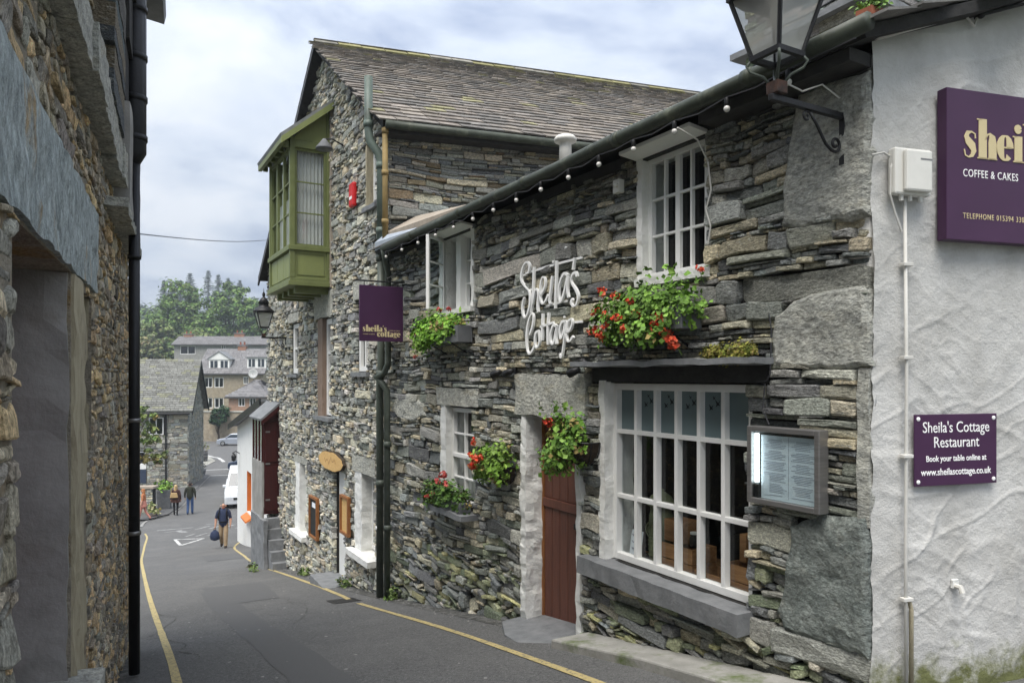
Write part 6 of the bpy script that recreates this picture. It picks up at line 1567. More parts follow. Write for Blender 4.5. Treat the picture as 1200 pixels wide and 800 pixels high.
# ---- grey stone house on the left of the road
SO = Vector((-22.26, 49.8)); sn = Vector((.226, -.974)); sx = Vector((-.974, -.226)); sang = math.atan2(sx.y, sx.x)
sz = gz(SO.x, SO.y) - .05
sh = thing('far_stone_house', 'grey stone house with a mossy slate roof left of the road behind the couple', 'house', (SO.x, SO.y, sz), sang)
SHW = [(1.35, 2.55, 3.7, 5.0), (2.6, 4.2, .5, 2.7)]
mb = MB(); wall_core(mb, 0, 9, -.5, lambda x: 5.5, -.4, -.03, SHW)
mb.prism_x([(-.4, -.5), (-.4, 5.4), (-2.75, 8.7), (-5.5, 5.4), (-5.5, -.5)], .03, .4)
shw = mb.build('wall', 'mortar', sh)
MSH = Matrix.Translation((SO.x, SO.y, sz)) @ Matrix.Rotation(sang, 4, 'Z'); rng = random.Random(55)
PALF = [(.33, .33, .29), (.28, .28, .255), (.38, .37, .32), (.22, .225, .215), (.35, .32, .25), (.30, .31, .28)]
cl = cells(rng, 0, 5, -.3, 5.4, SHW, [.12, .16, .2, .26], [1.3, 1.8, 2.4], .25)
lay_wall(shw, MSH, cl, rng, PALF, 'stone_far', .012, -.02, .05, .04, 0, -.06, chunky=.08)
gcl = cells(rng, -5.5, 0, -.3, 8.4, [], [.12, .16, .2, .26], [1.3, 1.8, 2.4], .25)
gcl = [c for c in gcl if c[3] < 5.4 + (2.75 - abs((c[0] + c[1]) / 2 + 2.75)) * 1.2]
gside = MB().box(.03, .031, -5.4, -.1, -.3, -.2).build('side_wall', 'mortar', sh)
gm = MB(); gm.cc = (0, 0, 0); g2 = random.Random(5)
for c in gcl:
    k = g2.uniform(.85, 1.15); gm.cc = tuple(v * k * .8 for v in g2.choice(PALF))
    gm.rbox(-.03 - g2.uniform(0, .03), .05, c[0] + .01, c[1] - .01, c[2] + .01, c[3] - .01, .4, .015, 3, g2.random())
gm.build('stones', 'stone_far', gside, kind='stuff')
rm = MB(); rm.cc = (.16, .16, .14)
rm.hexa([(-.35, .35, 5.25), (9, .35, 5.25), (9, -2.75, 8.75), (-.35, -2.75, 8.75), (-.35, .35, 5.37), (9, .35, 5.37), (9, -2.75, 8.9), (-.35, -2.75, 8.9)])
rm.hexa([(-.35, -2.75, 8.75), (9, -2.75, 8.75), (9, -5.85, 5.25), (-.35, -5.85, 5.25), (-.35, -2.75, 8.9), (9, -2.75, 8.9), (9, -5.85, 5.37), (-.35, -5.85, 5.37)])
sroof = rm.build('roof', 'roof_slate', sh)
sl = MB(); r_ = random.Random(2)
for i in range(24):
    x = -.38
    while x < 6:
        w = r_.uniform(.3, .6); k = r_.uniform(.8, 1.2); sl.cc = (.165 * k, .165 * k, .15 * k) if r_.random() < .85 else (.18 * k, .18 * k, .13 * k)
        f0, f1 = i / 24, (i + 1.4) / 24; y0, y1_ = .40 - 3.15 * f0, .40 - 3.15 * f1; z0, z1 = 5.36 + 3.54 * f0, 5.36 + 3.54 * f1
        sl.hexa([(x, y0, z0), (x + w - .02, y0, z0), (x + w - .02, y1_, z1), (x, y1_, z1), (x, y0, z0 + .07), (x + w - .02, y0, z0 + .07), (x + w - .02, y1_, z1 + .02), (x, y1_, z1 + .02)]); x += w
sl.build('slates', 'roof_slate', sroof, kind='stuff')
MB().hexa([(-.40, .36, 5.1), (-.33, .36, 5.1), (-.33, -2.75, 8.6), (-.40, -2.75, 8.6), (-.40, .36, 5.36), (-.33, .36, 5.36), (-.33, -2.75, 8.9), (-.40, -2.75, 8.9)]).build('bargeboard', 'black_metal', sroof)
MB().hexa([(-.40, -5.85, 5.1), (-.33, -5.85, 5.1), (-.33, -2.75, 8.6), (-.40, -2.75, 8.6), (-.40, -5.85, 5.36), (-.33, -5.85, 5.36), (-.33, -2.75, 8.9), (-.40, -2.75, 8.9)]).build('bargeboard', 'black_metal', sroof)
MB().tube([(-.2, .42, 5.2), (6, .42, 5.2)], .07, 8).build('gutter', 'black_metal', sh)
MB().tube([(1.37, .12, 5.15), (1.37, .12, .1)], .06, 8).build('downpipe', 'black_metal', sh)
window(sh, 1.55, 2.50, 3.75, 4.95, -.08, 2, 1, .08, .06, .08); room(sh, 1.2, 2.7, 3.5, 5.2, -1.5, -.42)
window(sh, 2.65, 4.15, 1.75, 2.65, -.08, 2, 1, .08, .06, .08); room(sh, 2.5, 4.3, .3, 2.8, -1.5, -.42)
MB().box(2.62, 4.18, -.05, .02, 1.45, 1.74).build('window_panel', 'wall_white', sh); MB().box(2.62, 4.18, -.05, .03, .5, 1.44).build('window_panel', 'car_blue', sh)

# ---- low garden wall, planter, shrub beside it
gw = thing('garden_wall', 'low stone garden wall with a flat coping left of the couple', 'wall', (-19.2, 38.7, gz(-19.2, 38.7)), 0)
MB().box(-3, .1, -.2, .2, -.4, 1.45).build('core', 'joint', gw)
r_ = random.Random(12)
cl = cells(r_, -3, .12, -.1, 1.45, [], [.08, .11, .14], [1.5, 2.2, 3], .3)
st_ = MB(); st_.cc = (0, 0, 0)
for c in cl:
    k = r_.uniform(.8, 1.2); st_.cc = tuple(v * k for v in r_.choice(PAL)); st_.rbox(c[0] + .008, c[1] - .008, -.24, -.18, c[2] + .008, c[3] - .008, .3, .012, 5, r_.random())
st_.build('stones', 'stone_far', gw, kind='stuff')
MB().rbox(-3, .2, -.3, .3, 1.45, 1.56, .3, .015, 4, 2).build('coping', 'sandstone', gw)
def tub(label, X, Y, r, h, pal, n, fol, mat_='barrel', square=False, hf=.35):
    t_ = thing('planter', label, 'planter', (X, Y, gz(X, Y)), .3, 'planters along the road')
    if square:
        b_ = MB(); b_.hexa([(-r * .85, -r * .85, 0), (r * .85, -r * .85, 0), (r * .85, r * .85, 0), (-r * .85, r * .85, 0), (-r, -r, h), (r, -r, h), (r, r, h), (-r, r, h)]); b_.build('tub', mat_, t_, bevel=.02)
    else:
        MB().lathe([(r * .82, 0), (r * .95, h * .3), (r, h * .55), (r * .95, h * .9), (r * .92, h)], (0, 0, 0), 18).build('tub', mat_, t_)
        for q in (.18, .5, .82): MB().lathe([(r * 1.0, 0), (r * 1.02, .03), (r * 1.0, .06)], (0, 0, h * q), 18).build('hoop', 'steel', t_)
    m_ = MB(); m_.cc = (0, 0, 0); foliage(m_, [(0, 0, h + hf * .6, r * fol, r * fol, hf)], n, .14, pal, rng); m_.build('foliage', 'leaf', t_, kind='stuff')
tub('square dark planter with bright green shrub beside the woman in brown', -19.35, 40.4, .36, 1.15, [(.16, .30, .04), (.2, .34, .06), (.12, .22, .03)], 320, 1.4, 'planter_grey', True, .3)
tub('left of the two wooden barrel planters across the junction', -30.7, 69.6, .42, 1.05, [(.25, .24, .08), (.15, .2, .05), (.3, .26, .12)], 220, 1.2, hf=.6)
tub('right of the two wooden barrel planters across the junction', -29.5, 69.2, .45, 1.05, [(.25, .24, .08), (.15, .2, .05), (.28, .22, .1)], 220, 1.2, hf=.5)
tub('low planter of dark shrubs at the corner of the far stone house', -25.0, 57.4, .7, .5, [(.05, .08, .03), (.08, .1, .04), (.14, .07, .05)], 260, 1.1, 'planter_grey', True, .5)
tub('small pot of cream leaved plant on the kerb before the garden wall', -18.75, 37.9, .2, .25, [(.42, .40, .22), (.30, .32, .12), (.2, .25, .08)], 130, 1.6, 'plant_pot', False, .35)

# ---- houses across the valley
def far_house(name, label, Y0, px0, px1, eave, base, ridge_y, depth, wmat, wins, rng_seed, hip=0.0, roof_over=.4, dormers=(), chims=(), rot=0.0):
    X0, X1 = (px0 - 600) / 850 * Y0, (px1 - 600) / 850 * Y0
    ze, zb_ = (442 - eave) / 850 * Y0, (442 - base) / 850 * Y0
    zr = (442 - ridge_y) / 850 * (Y0 + depth / 2)
    t_ = thing(name, label, 'house', (X1, Y0, zb_), math.pi + rot)
    W, H, HR = X1 - X0, ze - zb_, zr - zb_
    q = lambda px: X1 - (px - 600) / 850 * Y0          # local x from a pixel column
    v = lambda py: (442 - py) / 850 * Y0 - zb_
    holes = [(q(b), q(a), v(d_), v(c)) for a, b, c, d_ in wins]
    mb = MB(); wall_core(mb, 0, W, -2, lambda x: H, -.35, 0, holes); mb.box(0, .3, -depth, -.35, -2, H); mb.box(W - .3, W, -depth, -.35, -2, H); mb.box(0, W, -depth - .3, -depth, -2, H)
    if hip == 0:
        for a in (0, W - .3): mb.prism_x([(0, H), (-depth / 2, HR - .1), (-depth, H)], a, a + .3)
    w_ = mb.build('wall', wmat, t_)
    for hx0, hx1, hz0, hz1 in holes:
        window(t_, hx0, hx1, hz0, hz1, -.08, 2, 1, .12, .10, .1)
    room(t_, .35, W - .35, .2, H - .1, -depth + .1, -2.2)
    rm = MB(); rm.cc = (.15, .145, .145); o_ = roof_over
    A = [(-o_, o_, H - .25), (W + o_, o_, H - .25), (W + o_ - hip, -depth / 2, HR), (-o_ + hip, -depth / 2, HR), (W + o_, -depth - o_, H - .25), (-o_, -depth - o_, H - .25)]
    up = lambda p: (p[0], p[1], p[2] + .15)
    rm.hexa([A[0], A[1], A[2], A[3], up(A[0]), up(A[1]), up(A[2]), up(A[3])]); rm.hexa([A[3], A[2], A[4], A[5], up(A[3]), up(A[2]), up(A[4]), up(A[5])])
    if hip > 0: rm.add([up(A[0]), up(A[3]), up(A[5]), up(A[1]), up(A[2]), up(A[4])], [(0, 1, 2), (3, 5, 4)])
    ro = rm.build('roof', 'roof_slate', t_)
    sl = MB(); r_ = random.Random(rng_seed); rows = 12
    for i in range(rows):
        f0, f1 = i / rows, (i + 1.3) / rows
        xa, xb = -o_ + hip * f0, W + o_ - hip * f0; x = xa
        while x < xb:
            w = min(r_.uniform(.6, 1.2), xb - x + .01); k = r_.uniform(.85, 1.15); sl.cc = (.175 * k, .17 * k, .17 * k)
            y0, y1_ = o_ + .03 - (depth / 2 + o_) * f0, o_ + .03 - (depth / 2 + o_) * min(f1, 1); z0, z1 = H - .1 + (HR - H + .25) * f0, H - .1 + (HR - H + .25) * min(f1, 1)
            sl.hexa([(x, y0, z0), (x + w - .04, y0, z0), (x + w - .04, y1_, z1), (x, y1_, z1), (x, y0, z0 + .1), (x + w - .04, y0, z0 + .1), (x + w - .04, y1_, z1 + .04), (x, y1_, z1 + .04)]); x += w
    sl.build('slates', 'roof_slate', ro, kind='stuff')
    MB().tube([(-o_, o_ + .1, H - .22), (W + o_, o_ + .1, H - .22)], .08, 6).build('gutter', 'black_metal', t_)
    for a, b, top, bot, gab in dormers:
        d0, d1, zt_, zb2 = q(b), q(a), v(top), v(bot); back = -depth * .5
        dm = MB(); dm.box(d0, d1, back, -.6, zb2 - .3, zt_)
        do_ = dm.build('dormer', 'wall_white', t_)
        if gab: mm = MB(); mm.prism([(d0 - .2, zt_), (d1 + .2, zt_), ((d0 + d1) / 2, zt_ + gab)], back, -.5); mm.build('dormer_gable', 'wall_white', do_); mm = MB(); mm.hexa([(d0 - .3, back, zt_ - .05), (d0 - .3, -.4, zt_ - .05), ((d0 + d1) / 2, -.4, zt_ + gab), ((d0 + d1) / 2, back, zt_ + gab), (d0 - .3, back, zt_ + .1), (d0 - .3, -.4, zt_ + .1), ((d0 + d1) / 2, -.4, zt_ + gab + .15), ((d0 + d1) / 2, back, zt_ + gab + .15)]); mm.hexa([(d1 + .3, -.4, zt_ - .05), (d1 + .3, back, zt_ - .05), ((d0 + d1) / 2, back, zt_ + gab), ((d0 + d1) / 2, -.4, zt_ + gab), (d1 + .3, -.4, zt_ + .1), (d1 + .3, back, zt_ + .1), ((d0 + d1) / 2, back, zt_ + gab + .15), ((d0 + d1) / 2, -.4, zt_ + gab + .15)]); mm.cc = None; mm.build('dormer_roof', 'slate_sill', do_)
        else: MB().box(d0 - .2, d1 + .2, back, -.4, zt_, zt_ + .15).build('dormer_roof', 'slate_sill', do_)
        n = 2; ww = (d1 - d0) / n
        for k in range(n): MB().box(d0 + ww * k + .25, d0 + ww * (k + 1) - .25, -.59, -.55, zb2 + .2, zt_ - .2).build('window_pane', 'car_glass', do_)
        for k in range(n): MB().box(d0 + ww * (k + .5) - .05, d0 + ww * (k + .5) + .05, -.58, -.53, zb2 + .2, zt_ - .2).build('glazing_bar', 'white_paint', do_)
    for cx_, top, w in chims:
        xx = q(cx_); c_ = MB().box(xx - w / 2, xx + w / 2, -depth / 2 - .4, -depth / 2 + .4, HR - .6, v(top)).build('chimney', 'brick_far', t_)
        MB().box(xx - w / 2 - .1, xx + w / 2 + .1, -depth / 2 - .5, -depth / 2 + .5, v(top), v(top) + .15).build('chimney_cap', 'slate_sill', c_)
        for k in (-1, 1): MB().lathe([(.16, 0), (.13, .5), (.16, .55)], (xx + k * w * .25, -depth / 2, v(top) + .15), 8).build('chimney_pot', 'plant_pot', c_)
    return t_
mat('brown_rubble', (.38, .32, .23), (.24, .20, .145), scale=2.2, rough=.95, bump=.6, bscale=5, c3=(.33, .30, .24), c3_scale=3, c3_lo=.55, c3_hi=.65)
mat('brick_rubble', (.45, .28, .19), (.30, .19, .135), scale=2.6, rough=.95, bump=.5, bscale=5, c3=(.33, .28, .22), c3_scale=3, c3_lo=.55, c3_hi=.65)
far_house('dormer_house', 'brown stone house with white dormers and white sash windows across the valley', 115, 232, 308, 437, 505, 410, 9, 'brown_rubble',
          [(239, 249, 442, 454), (251, 262, 442, 454), (239, 249, 466, 478), (251, 262, 466, 478), (285, 291, 441, 450)], 1, dormers=[(243, 267, 421, 432, 1.2), (288, 310, 419, 431, 0)], chims=[(272, 404, 1.3)])
far_house('slate_terrace', 'long low slate roofed house with a wide white window, highest of the far houses', 138, 204, 312, 403, 425, 395, 6, 'render_grey',
          [(211, 229, 405, 415), (259, 264, 404, 409)], 2, chims=[(213, 391, 1.6), (274, 390, 1.8)])
far_house('brick_house', 'brick house with hipped slate roof beside the white house gable', 98, 268, 312, 464, 512, 446, 8, 'brick_rubble',
          [(279, 287, 466, 476), (292, 300, 466, 476)], 3, hip=3.4)
dsh = thing('satellite_dish', 'round pale satellite dish above the brick house roof', 'satellite dish', tuple(pxp(297, 444, 99)), 0)
MB().lathe([(.02, 0), (.35, -.05), (.62, -.18), (.64, -.17), (.36, -.02), (.02, .04)], (0, 0, .75), 18, 'y').build('dish', 'dish', dsh, smooth=True); MB().tube([(0, .1, -.2), (0, .05, .7)], .04, 6).build('mast', 'steel', dsh); MB().tube([(0, 0, .55), (0, -.5, .75)], .02, 5).build('feed_arm', 'steel', dsh)
rw = thing('retaining_wall', 'brown stone retaining wall behind the silver car', 'wall', (-38.6, 97.0, gz(-38.6, 97)), 0)
MB().rbox(-4.5, 2.6, 0, .5, -1, 3.9, .5, .06, 1.5, 2).build('core', 'brown_rubble', rw); MB().rbox(-4.6, 2.7, -.08, .58, 3.9, 4.05, .5, .03, 2, 2).build('coping', 'slab', rw)

# ---- trees
def tree(name, label, X, Y, H, crown, nclump, nleaf, size, pal, seed, zb=None, trunk_r=.35, group=None, lean=0.0):
    r_ = random.Random(seed); zb = gz(X, Y) + hill(*st(X, Y)) - .3 if zb is None else zb
    t_ = thing(name, label, 'tree', (X, Y, zb), 0, group)
    cz = sum(c[2] for c in crown) / len(crown); top = max(c[2] + c[5] for c in crown)
    tr = MB(); tr.tube([(0, 0, -.5), (.1 * lean, .1, H * .25), (lean * .5, 0, H * .5), (lean, .1, H * .8)], [trunk_r * 1.3, trunk_r, trunk_r * .7, trunk_r * .25], 9)
    tr.build('trunk', 'bark', t_, smooth=True)
    for k in range(9):
        c = r_.choice(crown); d_ = rdir(r_); e_ = Vector((c[0] + d_.x * c[3] * .7, c[1] + d_.y * c[4] * .7, c[2] + d_.z * c[5] * .6)); s_ = Vector((lean * .4, 0, H * r_.uniform(.3, .6)))
        m_ = s_.lerp(e_, .5) + Vector((0, 0, -.05 * H)); MB().tube([tuple(s_), tuple(m_), tuple(e_)], [trunk_r * .4, trunk_r * .25, trunk_r * .08], 6).build('limb', 'bark', t_, smooth=True)
    m = MB(); m.cc = (0, 0, 0)
    for k in range(nclump):
        c = r_.choice(crown); d_ = rdir(r_); q = r_.uniform(.45, 1.0) ** .6
        cc = Vector((c[0] + d_.x * c[3] * q, c[1] + d_.y * c[4] * q, c[2] + d_.z * c[5] * q)); R_ = min(c[3], c[5]) * r_.uniform(.16, .34)
        kk = r_.uniform(.7, 1.25); base = r_.choice(pal)
        for _ in range(nleaf):
            d2 = rdir(r_); p = cc + Vector((d2.x * R_ * 1.25, d2.y * R_ * 1.25, d2.z * R_ * .8)) * r_.uniform(.3, 1.1)
            m.cc = tuple(v * kk * r_.uniform(.85, 1.15) for v in base); leaf_quad(m, p, d2 + Vector((0, 0, .6)) + rdir(r_) * .5, size, r_, .9)
    m.build('crown', 'leaf', t_, kind='stuff')
    return t_
G1 = [(.085, .15, .028), (.11, .185, .035), (.065, .115, .022), (.13, .21, .045)]
G2 = [(.14, .19, .05), (.17, .215, .065), (.11, .155, .04)]
bt = []
for k, (px, Y, topy, basey, wpx, pal, lab) in enumerate([
    (208, 172, 329, 430, 38, G1, 'broad green oak crown at left behind the far stone house roof'),
    (268, 178, 330, 430, 42, G1, 'large round green tree behind the far slate roofs, nearest the lantern'),
    (240, 168, 366, 425, 26, G1, 'lower rounded green tree between the two tallest trees'),
    (186, 158, 376, 432, 28, G2, 'pale olive green tree at the left edge of the sky gap, beside the black pipe'),
    (300, 170, 352, 430, 24, G1, 'green tree half hidden behind the small lantern'),
    (172, 150, 392, 430, 18, [(.17, .19, .07), (.2, .2, .09), (.14, .16, .06)], 'pale yellow-green bushy tree right beside the black pipe'),
    (228, 160, 384, 420, 22, G2, 'light green bushy tree just above the far roofs')]):
    u = .01 * 0; X = (px - 600) / 850 * Y; zt = (442 - topy) / 850 * Y; zb_ = min((442 - basey) / 850 * Y, zt - 8) - 4
    H = zt - zb_; rx = wpx / 850 * Y
    cr = [(0, 0, H * .68, rx * .85, rx * .85, H * .30), (-rx * .45, 1, H * .5, rx * .55, rx * .6, H * .25), (rx * .45, -1, H * .52, rx * .55, rx * .6, H * .26), (0, -1.5, H * .38, rx * .8, rx * .6, H * .2), (rx * .1, 0, H * .8, rx * .5, rx * .5, H * .19)]
    tree('broadleaf_tree', lab, X, Y, H * .8, cr, 230, 64, .62, pal, 100 + k, zb=zb_, trunk_r=.45, group='trees beyond the houses')
def conifer(label, px, Y, topy, h, r, seed, col):
    r_ = random.Random(seed); X = (px - 600) / 850 * Y; zt = (442 - topy) / 850 * Y
    t_ = thing('conifer', label, 'tree', (X, Y, zt - h), 0, 'conifers on the skyline')
    MB().tube([(0, 0, -3), (0, 0, h * .5), (0, 0, h)], [.4, .25, .03], 7).build('trunk', 'bark', t_)
    m = MB(); m.cc = (0, 0, 0); z = h * .12
    while z < h:
        f = 1 - z / h; L = 1.5 * r * (f ** .75) * r_.uniform(.7, 1.2) + .15
        for k in range(11):
            a = r_.uniform(0, 6.283); Lk = L * r_.uniform(.6, 1.1); kk = r_.uniform(.7, 1.3); m.cc = tuple(v * kk for v in col)
            for q in range(7):
                e_ = (q + .5) / 7; p = Vector((math.cos(a) * Lk * e_, math.sin(a) * Lk * e_, z - .28 * Lk * e_ + r_.uniform(-.15, .15)))
                leaf_quad(m, p + rdir(r_) * .2, Vector((r_.uniform(-.4, .4), -.5, 1)), .85, r_, .9)
        z += h / 26
    m.build('crown', 'leaf', t_, kind='stuff')
CN = (.045, .07, .04)
for k, (px, topy, h, r, lab) in enumerate([(202, 330, 17, 3.6, 'leftmost short conifer on the skyline'), (212, 328, 17, 3.4, 'second conifer from the left on the skyline'), (223, 319, 22, 5.4, 'broad conifer on the skyline, third from the left'), (244, 316, 24, 4.8, 'tallest conifer on the skyline'), (256, 321, 21, 4.8, 'conifer right of the tallest one on the skyline'), (267, 325, 19, 4.2, 'second conifer from the right on the skyline'), (281, 328, 15, 4.2, 'rightmost conifer on the skyline, small and round'), (192, 328, 15, 3.6, 'low dark conifer at the far left of the skyline row')]):
    conifer(lab, px, 330 + 7 * k, topy, h, r, 300 + k, CN)
wd = MB(); wd.cc = (0, 0, 0); r_ = random.Random(9)
for k in range(420):
    s_ = r_.uniform(235, 520); t_c = r_.uniform(-60, 40) - (s_ - 235) * .12; X, Y = inv_st(s_, t_c)
    if Y < 150: continue
    px = 600 + 850 * X / Y
    if not (60 < px < 380): continue
    zb_ = gz(X, Y) + hill(s_, t_c); R_ = r_.uniform(3.5, 6.5); kk = r_.uniform(.75, 1.25); base = r_.choice([(.06, .10, .03), (.05, .085, .03), (.08, .115, .035)])
    for _ in range(110):
        d2 = rdir(r_); wd.cc = tuple(v * kk * r_.uniform(.8, 1.2) for v in base)
        leaf_quad(wd, Vector((X, Y, zb_ + R_ * .8)) + Vector((d2.x * R_, d2.y * R_, d2.z * R_ * 1.0)) * r_.uniform(.7, 1.05), d2 + Vector((0, 0, .5)), 1.5, r_, .9)
wo_ = wd.build('woodland', 'leaf', kind='stuff'); wo_['label'] = 'hazy green woodland covering the far hillside'; wo_['category'] = 'woodland'
tree('small_tree', 'sparse tree with yellowing leaves by the black pipe, against the far stone house', -23.4, 43.5, 5.4, [(.6, 0, 4.6, 1.3, 1.2, 1.1), (1.6, -.3, 3.9, 1.2, 1.0, .9), (1.2, 0, 5.4, 1.1, 1.0, .7), (2.0, 0, 3.1, .9, .8, .5)], 60, 16, .24, [(.12, .17, .035), (.16, .2, .05), (.24, .2, .06), (.08, .12, .03)], 61, trunk_r=.12)
tree('dark_shrub', 'dark green rounded shrub on a bare trunk behind the silver car', (256 - 600) / 850 * 96, 96, 3.2, [(.2, 0, 4.2, 1.25, 1.1, 1.4), (.0, 0, 3.2, 1.0, .9, .8)], 60, 40, .3, [(.02, .055, .02), (.03, .07, .025)], 62, trunk_r=.15)

# ---- vehicles
def car(name, label, X, Y, ang, L, H, W, prof, cabin, material, cat='car'):
    z = gz(X, Y); t_ = thing(name, label, cat, (X, Y, z), ang, 'vehicles at the foot of the street')
    b_ = MB(); w = W / 2; n = len(prof)
    vs_ = []
    for yy, ins in ((-w, .06), (-w + .10, 0), (w - .10, 0), (w, .06)):
        for x, zz_ in prof: vs_.append((x * (1 - ins * .4), yy, .22 + (zz_ - .22) * (1 - ins)))
    fs_ = [tuple(range(n)), tuple(range(4 * n - 1, 3 * n - 1, -1))]
    for k in range(3): fs_ += [(k * n + i, (k + 1) * n + i, (k + 1) * n + (i + 1) % n, k * n + (i + 1) % n) for i in range(n)]
    b_.add(vs_, fs_); b_.build('body', material, t_, bevel=.03)
    c0, c1, c2, c3, zl, zt_ = cabin
    cb_ = MB(); cb_.hexa([(c0, -w + .05, zl), (c3, -w + .05, zl), (c3, w - .05, zl), (c0, w - .05, zl), (c1, -w + .22, zt_), (c2, -w + .22, zt_), (c2, w - .22, zt_), (c1, w - .22, zt_)]); cb_.build('cabin', material, t_, bevel=.04)
    for sg in (-1, 1):
        def side(x, zz_): f = (zz_ - zl) / (zt_ - zl); return (x, sg * (w - .045 - .17 * f), zz_)
        lo, hi = zl + .06, zt_ - .09; fl_ = .1; fh = .88
        X0a, X0b = c0 + (c1 - c0) * .15 + .06, c0 + (c1 - c0) * fh + .06; X1a, X1b = c3 - (c3 - c2) * .15 - .06, c3 - (c3 - c2) * fh - .06; mdl = (c1 + c2) / 2
        for (a, b, c, d_) in ((X0a, mdl - .04, mdl - .04, X0b), (mdl + .04, X1a, X1b, mdl + .04)):
            m_ = MB(); m_.add([side(a, lo), side(b, lo), side(c, hi), side(d_, hi)], [(0, 1, 2, 3)]); m_.build('side_window', 'car_glass', t_)
        for xx in (-L * .31, L * .31):
            wh_ = MB().lathe([(.30, -.1), (.32, -.06), (.32, .06), (.30, .1)], (xx, sg * (w - .09), .32), 18, 'y').build('wheel', 'tyre', t_)
            MB().lathe([(.20, -.105), (.21, -.02), (.21, .02), (.20, .105)], (xx, sg * (w - .09), .32), 14, 'y').build('rim', 'rim', wh_)
        MB().box(-L / 2 + .02, -L / 2 + .10, sg * (w - .35) - .16, sg * (w - .35) + .16, .62, .78).build('headlight', 'lamp_clear', t_, bevel=.02)
        MB().box(L / 2 - .10, L / 2 - .02, sg * (w - .25) - .12, sg * (w - .25) + .12, .70, .92).build('tail_light', 'lamp_red', t_, bevel=.02)
        MB().box(c0 + .15, c0 + .27, sg * (w + .02) - .09, sg * (w + .02) + .09, zl + .05, zl + .19).build('mirror', material, t_, bevel=.03)
    for (ca, cb2, lab_) in ((c0, c1, 'windscreen'), (c3, c2, 'rear_window')):
        sg = -1 if ca < 0 else 1
        m_ = MB(); f0, f1 = .12, .88
        p = lambda f, yy: (ca + (cb2 - ca) * f + sg * .012, yy * (1 - .0), zl + (zt_ - zl) * f)
        wy0, wy1 = w - .05 - .17 * f0 - .1, w - .05 - .17 * f1 - .1
        m_.add([p(f0, -wy0), p(f0, wy0), p(f1, wy1), p(f1, -wy1)], [(0, 1, 2, 3)]); m_.build(lab_, 'car_glass', t_)
    MB().box(-L / 2 - .012, -L / 2 + .02, -.26, .26, .42, .53).build('number_plate', 'white_letter', t_)
    MB().box(-L / 2 - .01, -L / 2 + .03, -.45, .45, .56, .68).build('grille', 'blackboard', t_)
    return t_
PC = [(-2.0, .25), (-2.03, .55), (-1.95, .78), (-1.2, .92), (-.9, .95), (1.75, .98), (1.98, .90), (2.02, .5), (1.98, .25)]
car('hatchback', 'silver hatchback parked across the junction by the stone retaining wall', -34.75, 91.0, .12, 4.05, 1.5, 1.75, PC, (-1.05, -.35, 1.35, 1.9, .93, 1.48), 'car_silver')
car('dark_car', 'dark blue car nose just showing past the white house at the junction', -21.55, 60.9, .02, 4.05, 1.45, 1.75, PC, (-1.05, -.35, 1.35, 1.9, .93, 1.46), 'car_blue')
PV = [(-2.3, .3), (-2.35, .7), (-2.25, 1.0), (-1.6, 1.15), (2.3, 1.2), (2.3, .3)]
car('van', 'white van facing uphill, half hidden behind the white house', -15.95, 42.9, math.pi / 2 + .35, 4.7, 2.0, 1.85, PV, (-1.75, -.9, 2.1, 2.3, 1.13, 2.0), 'car_white', 'van')

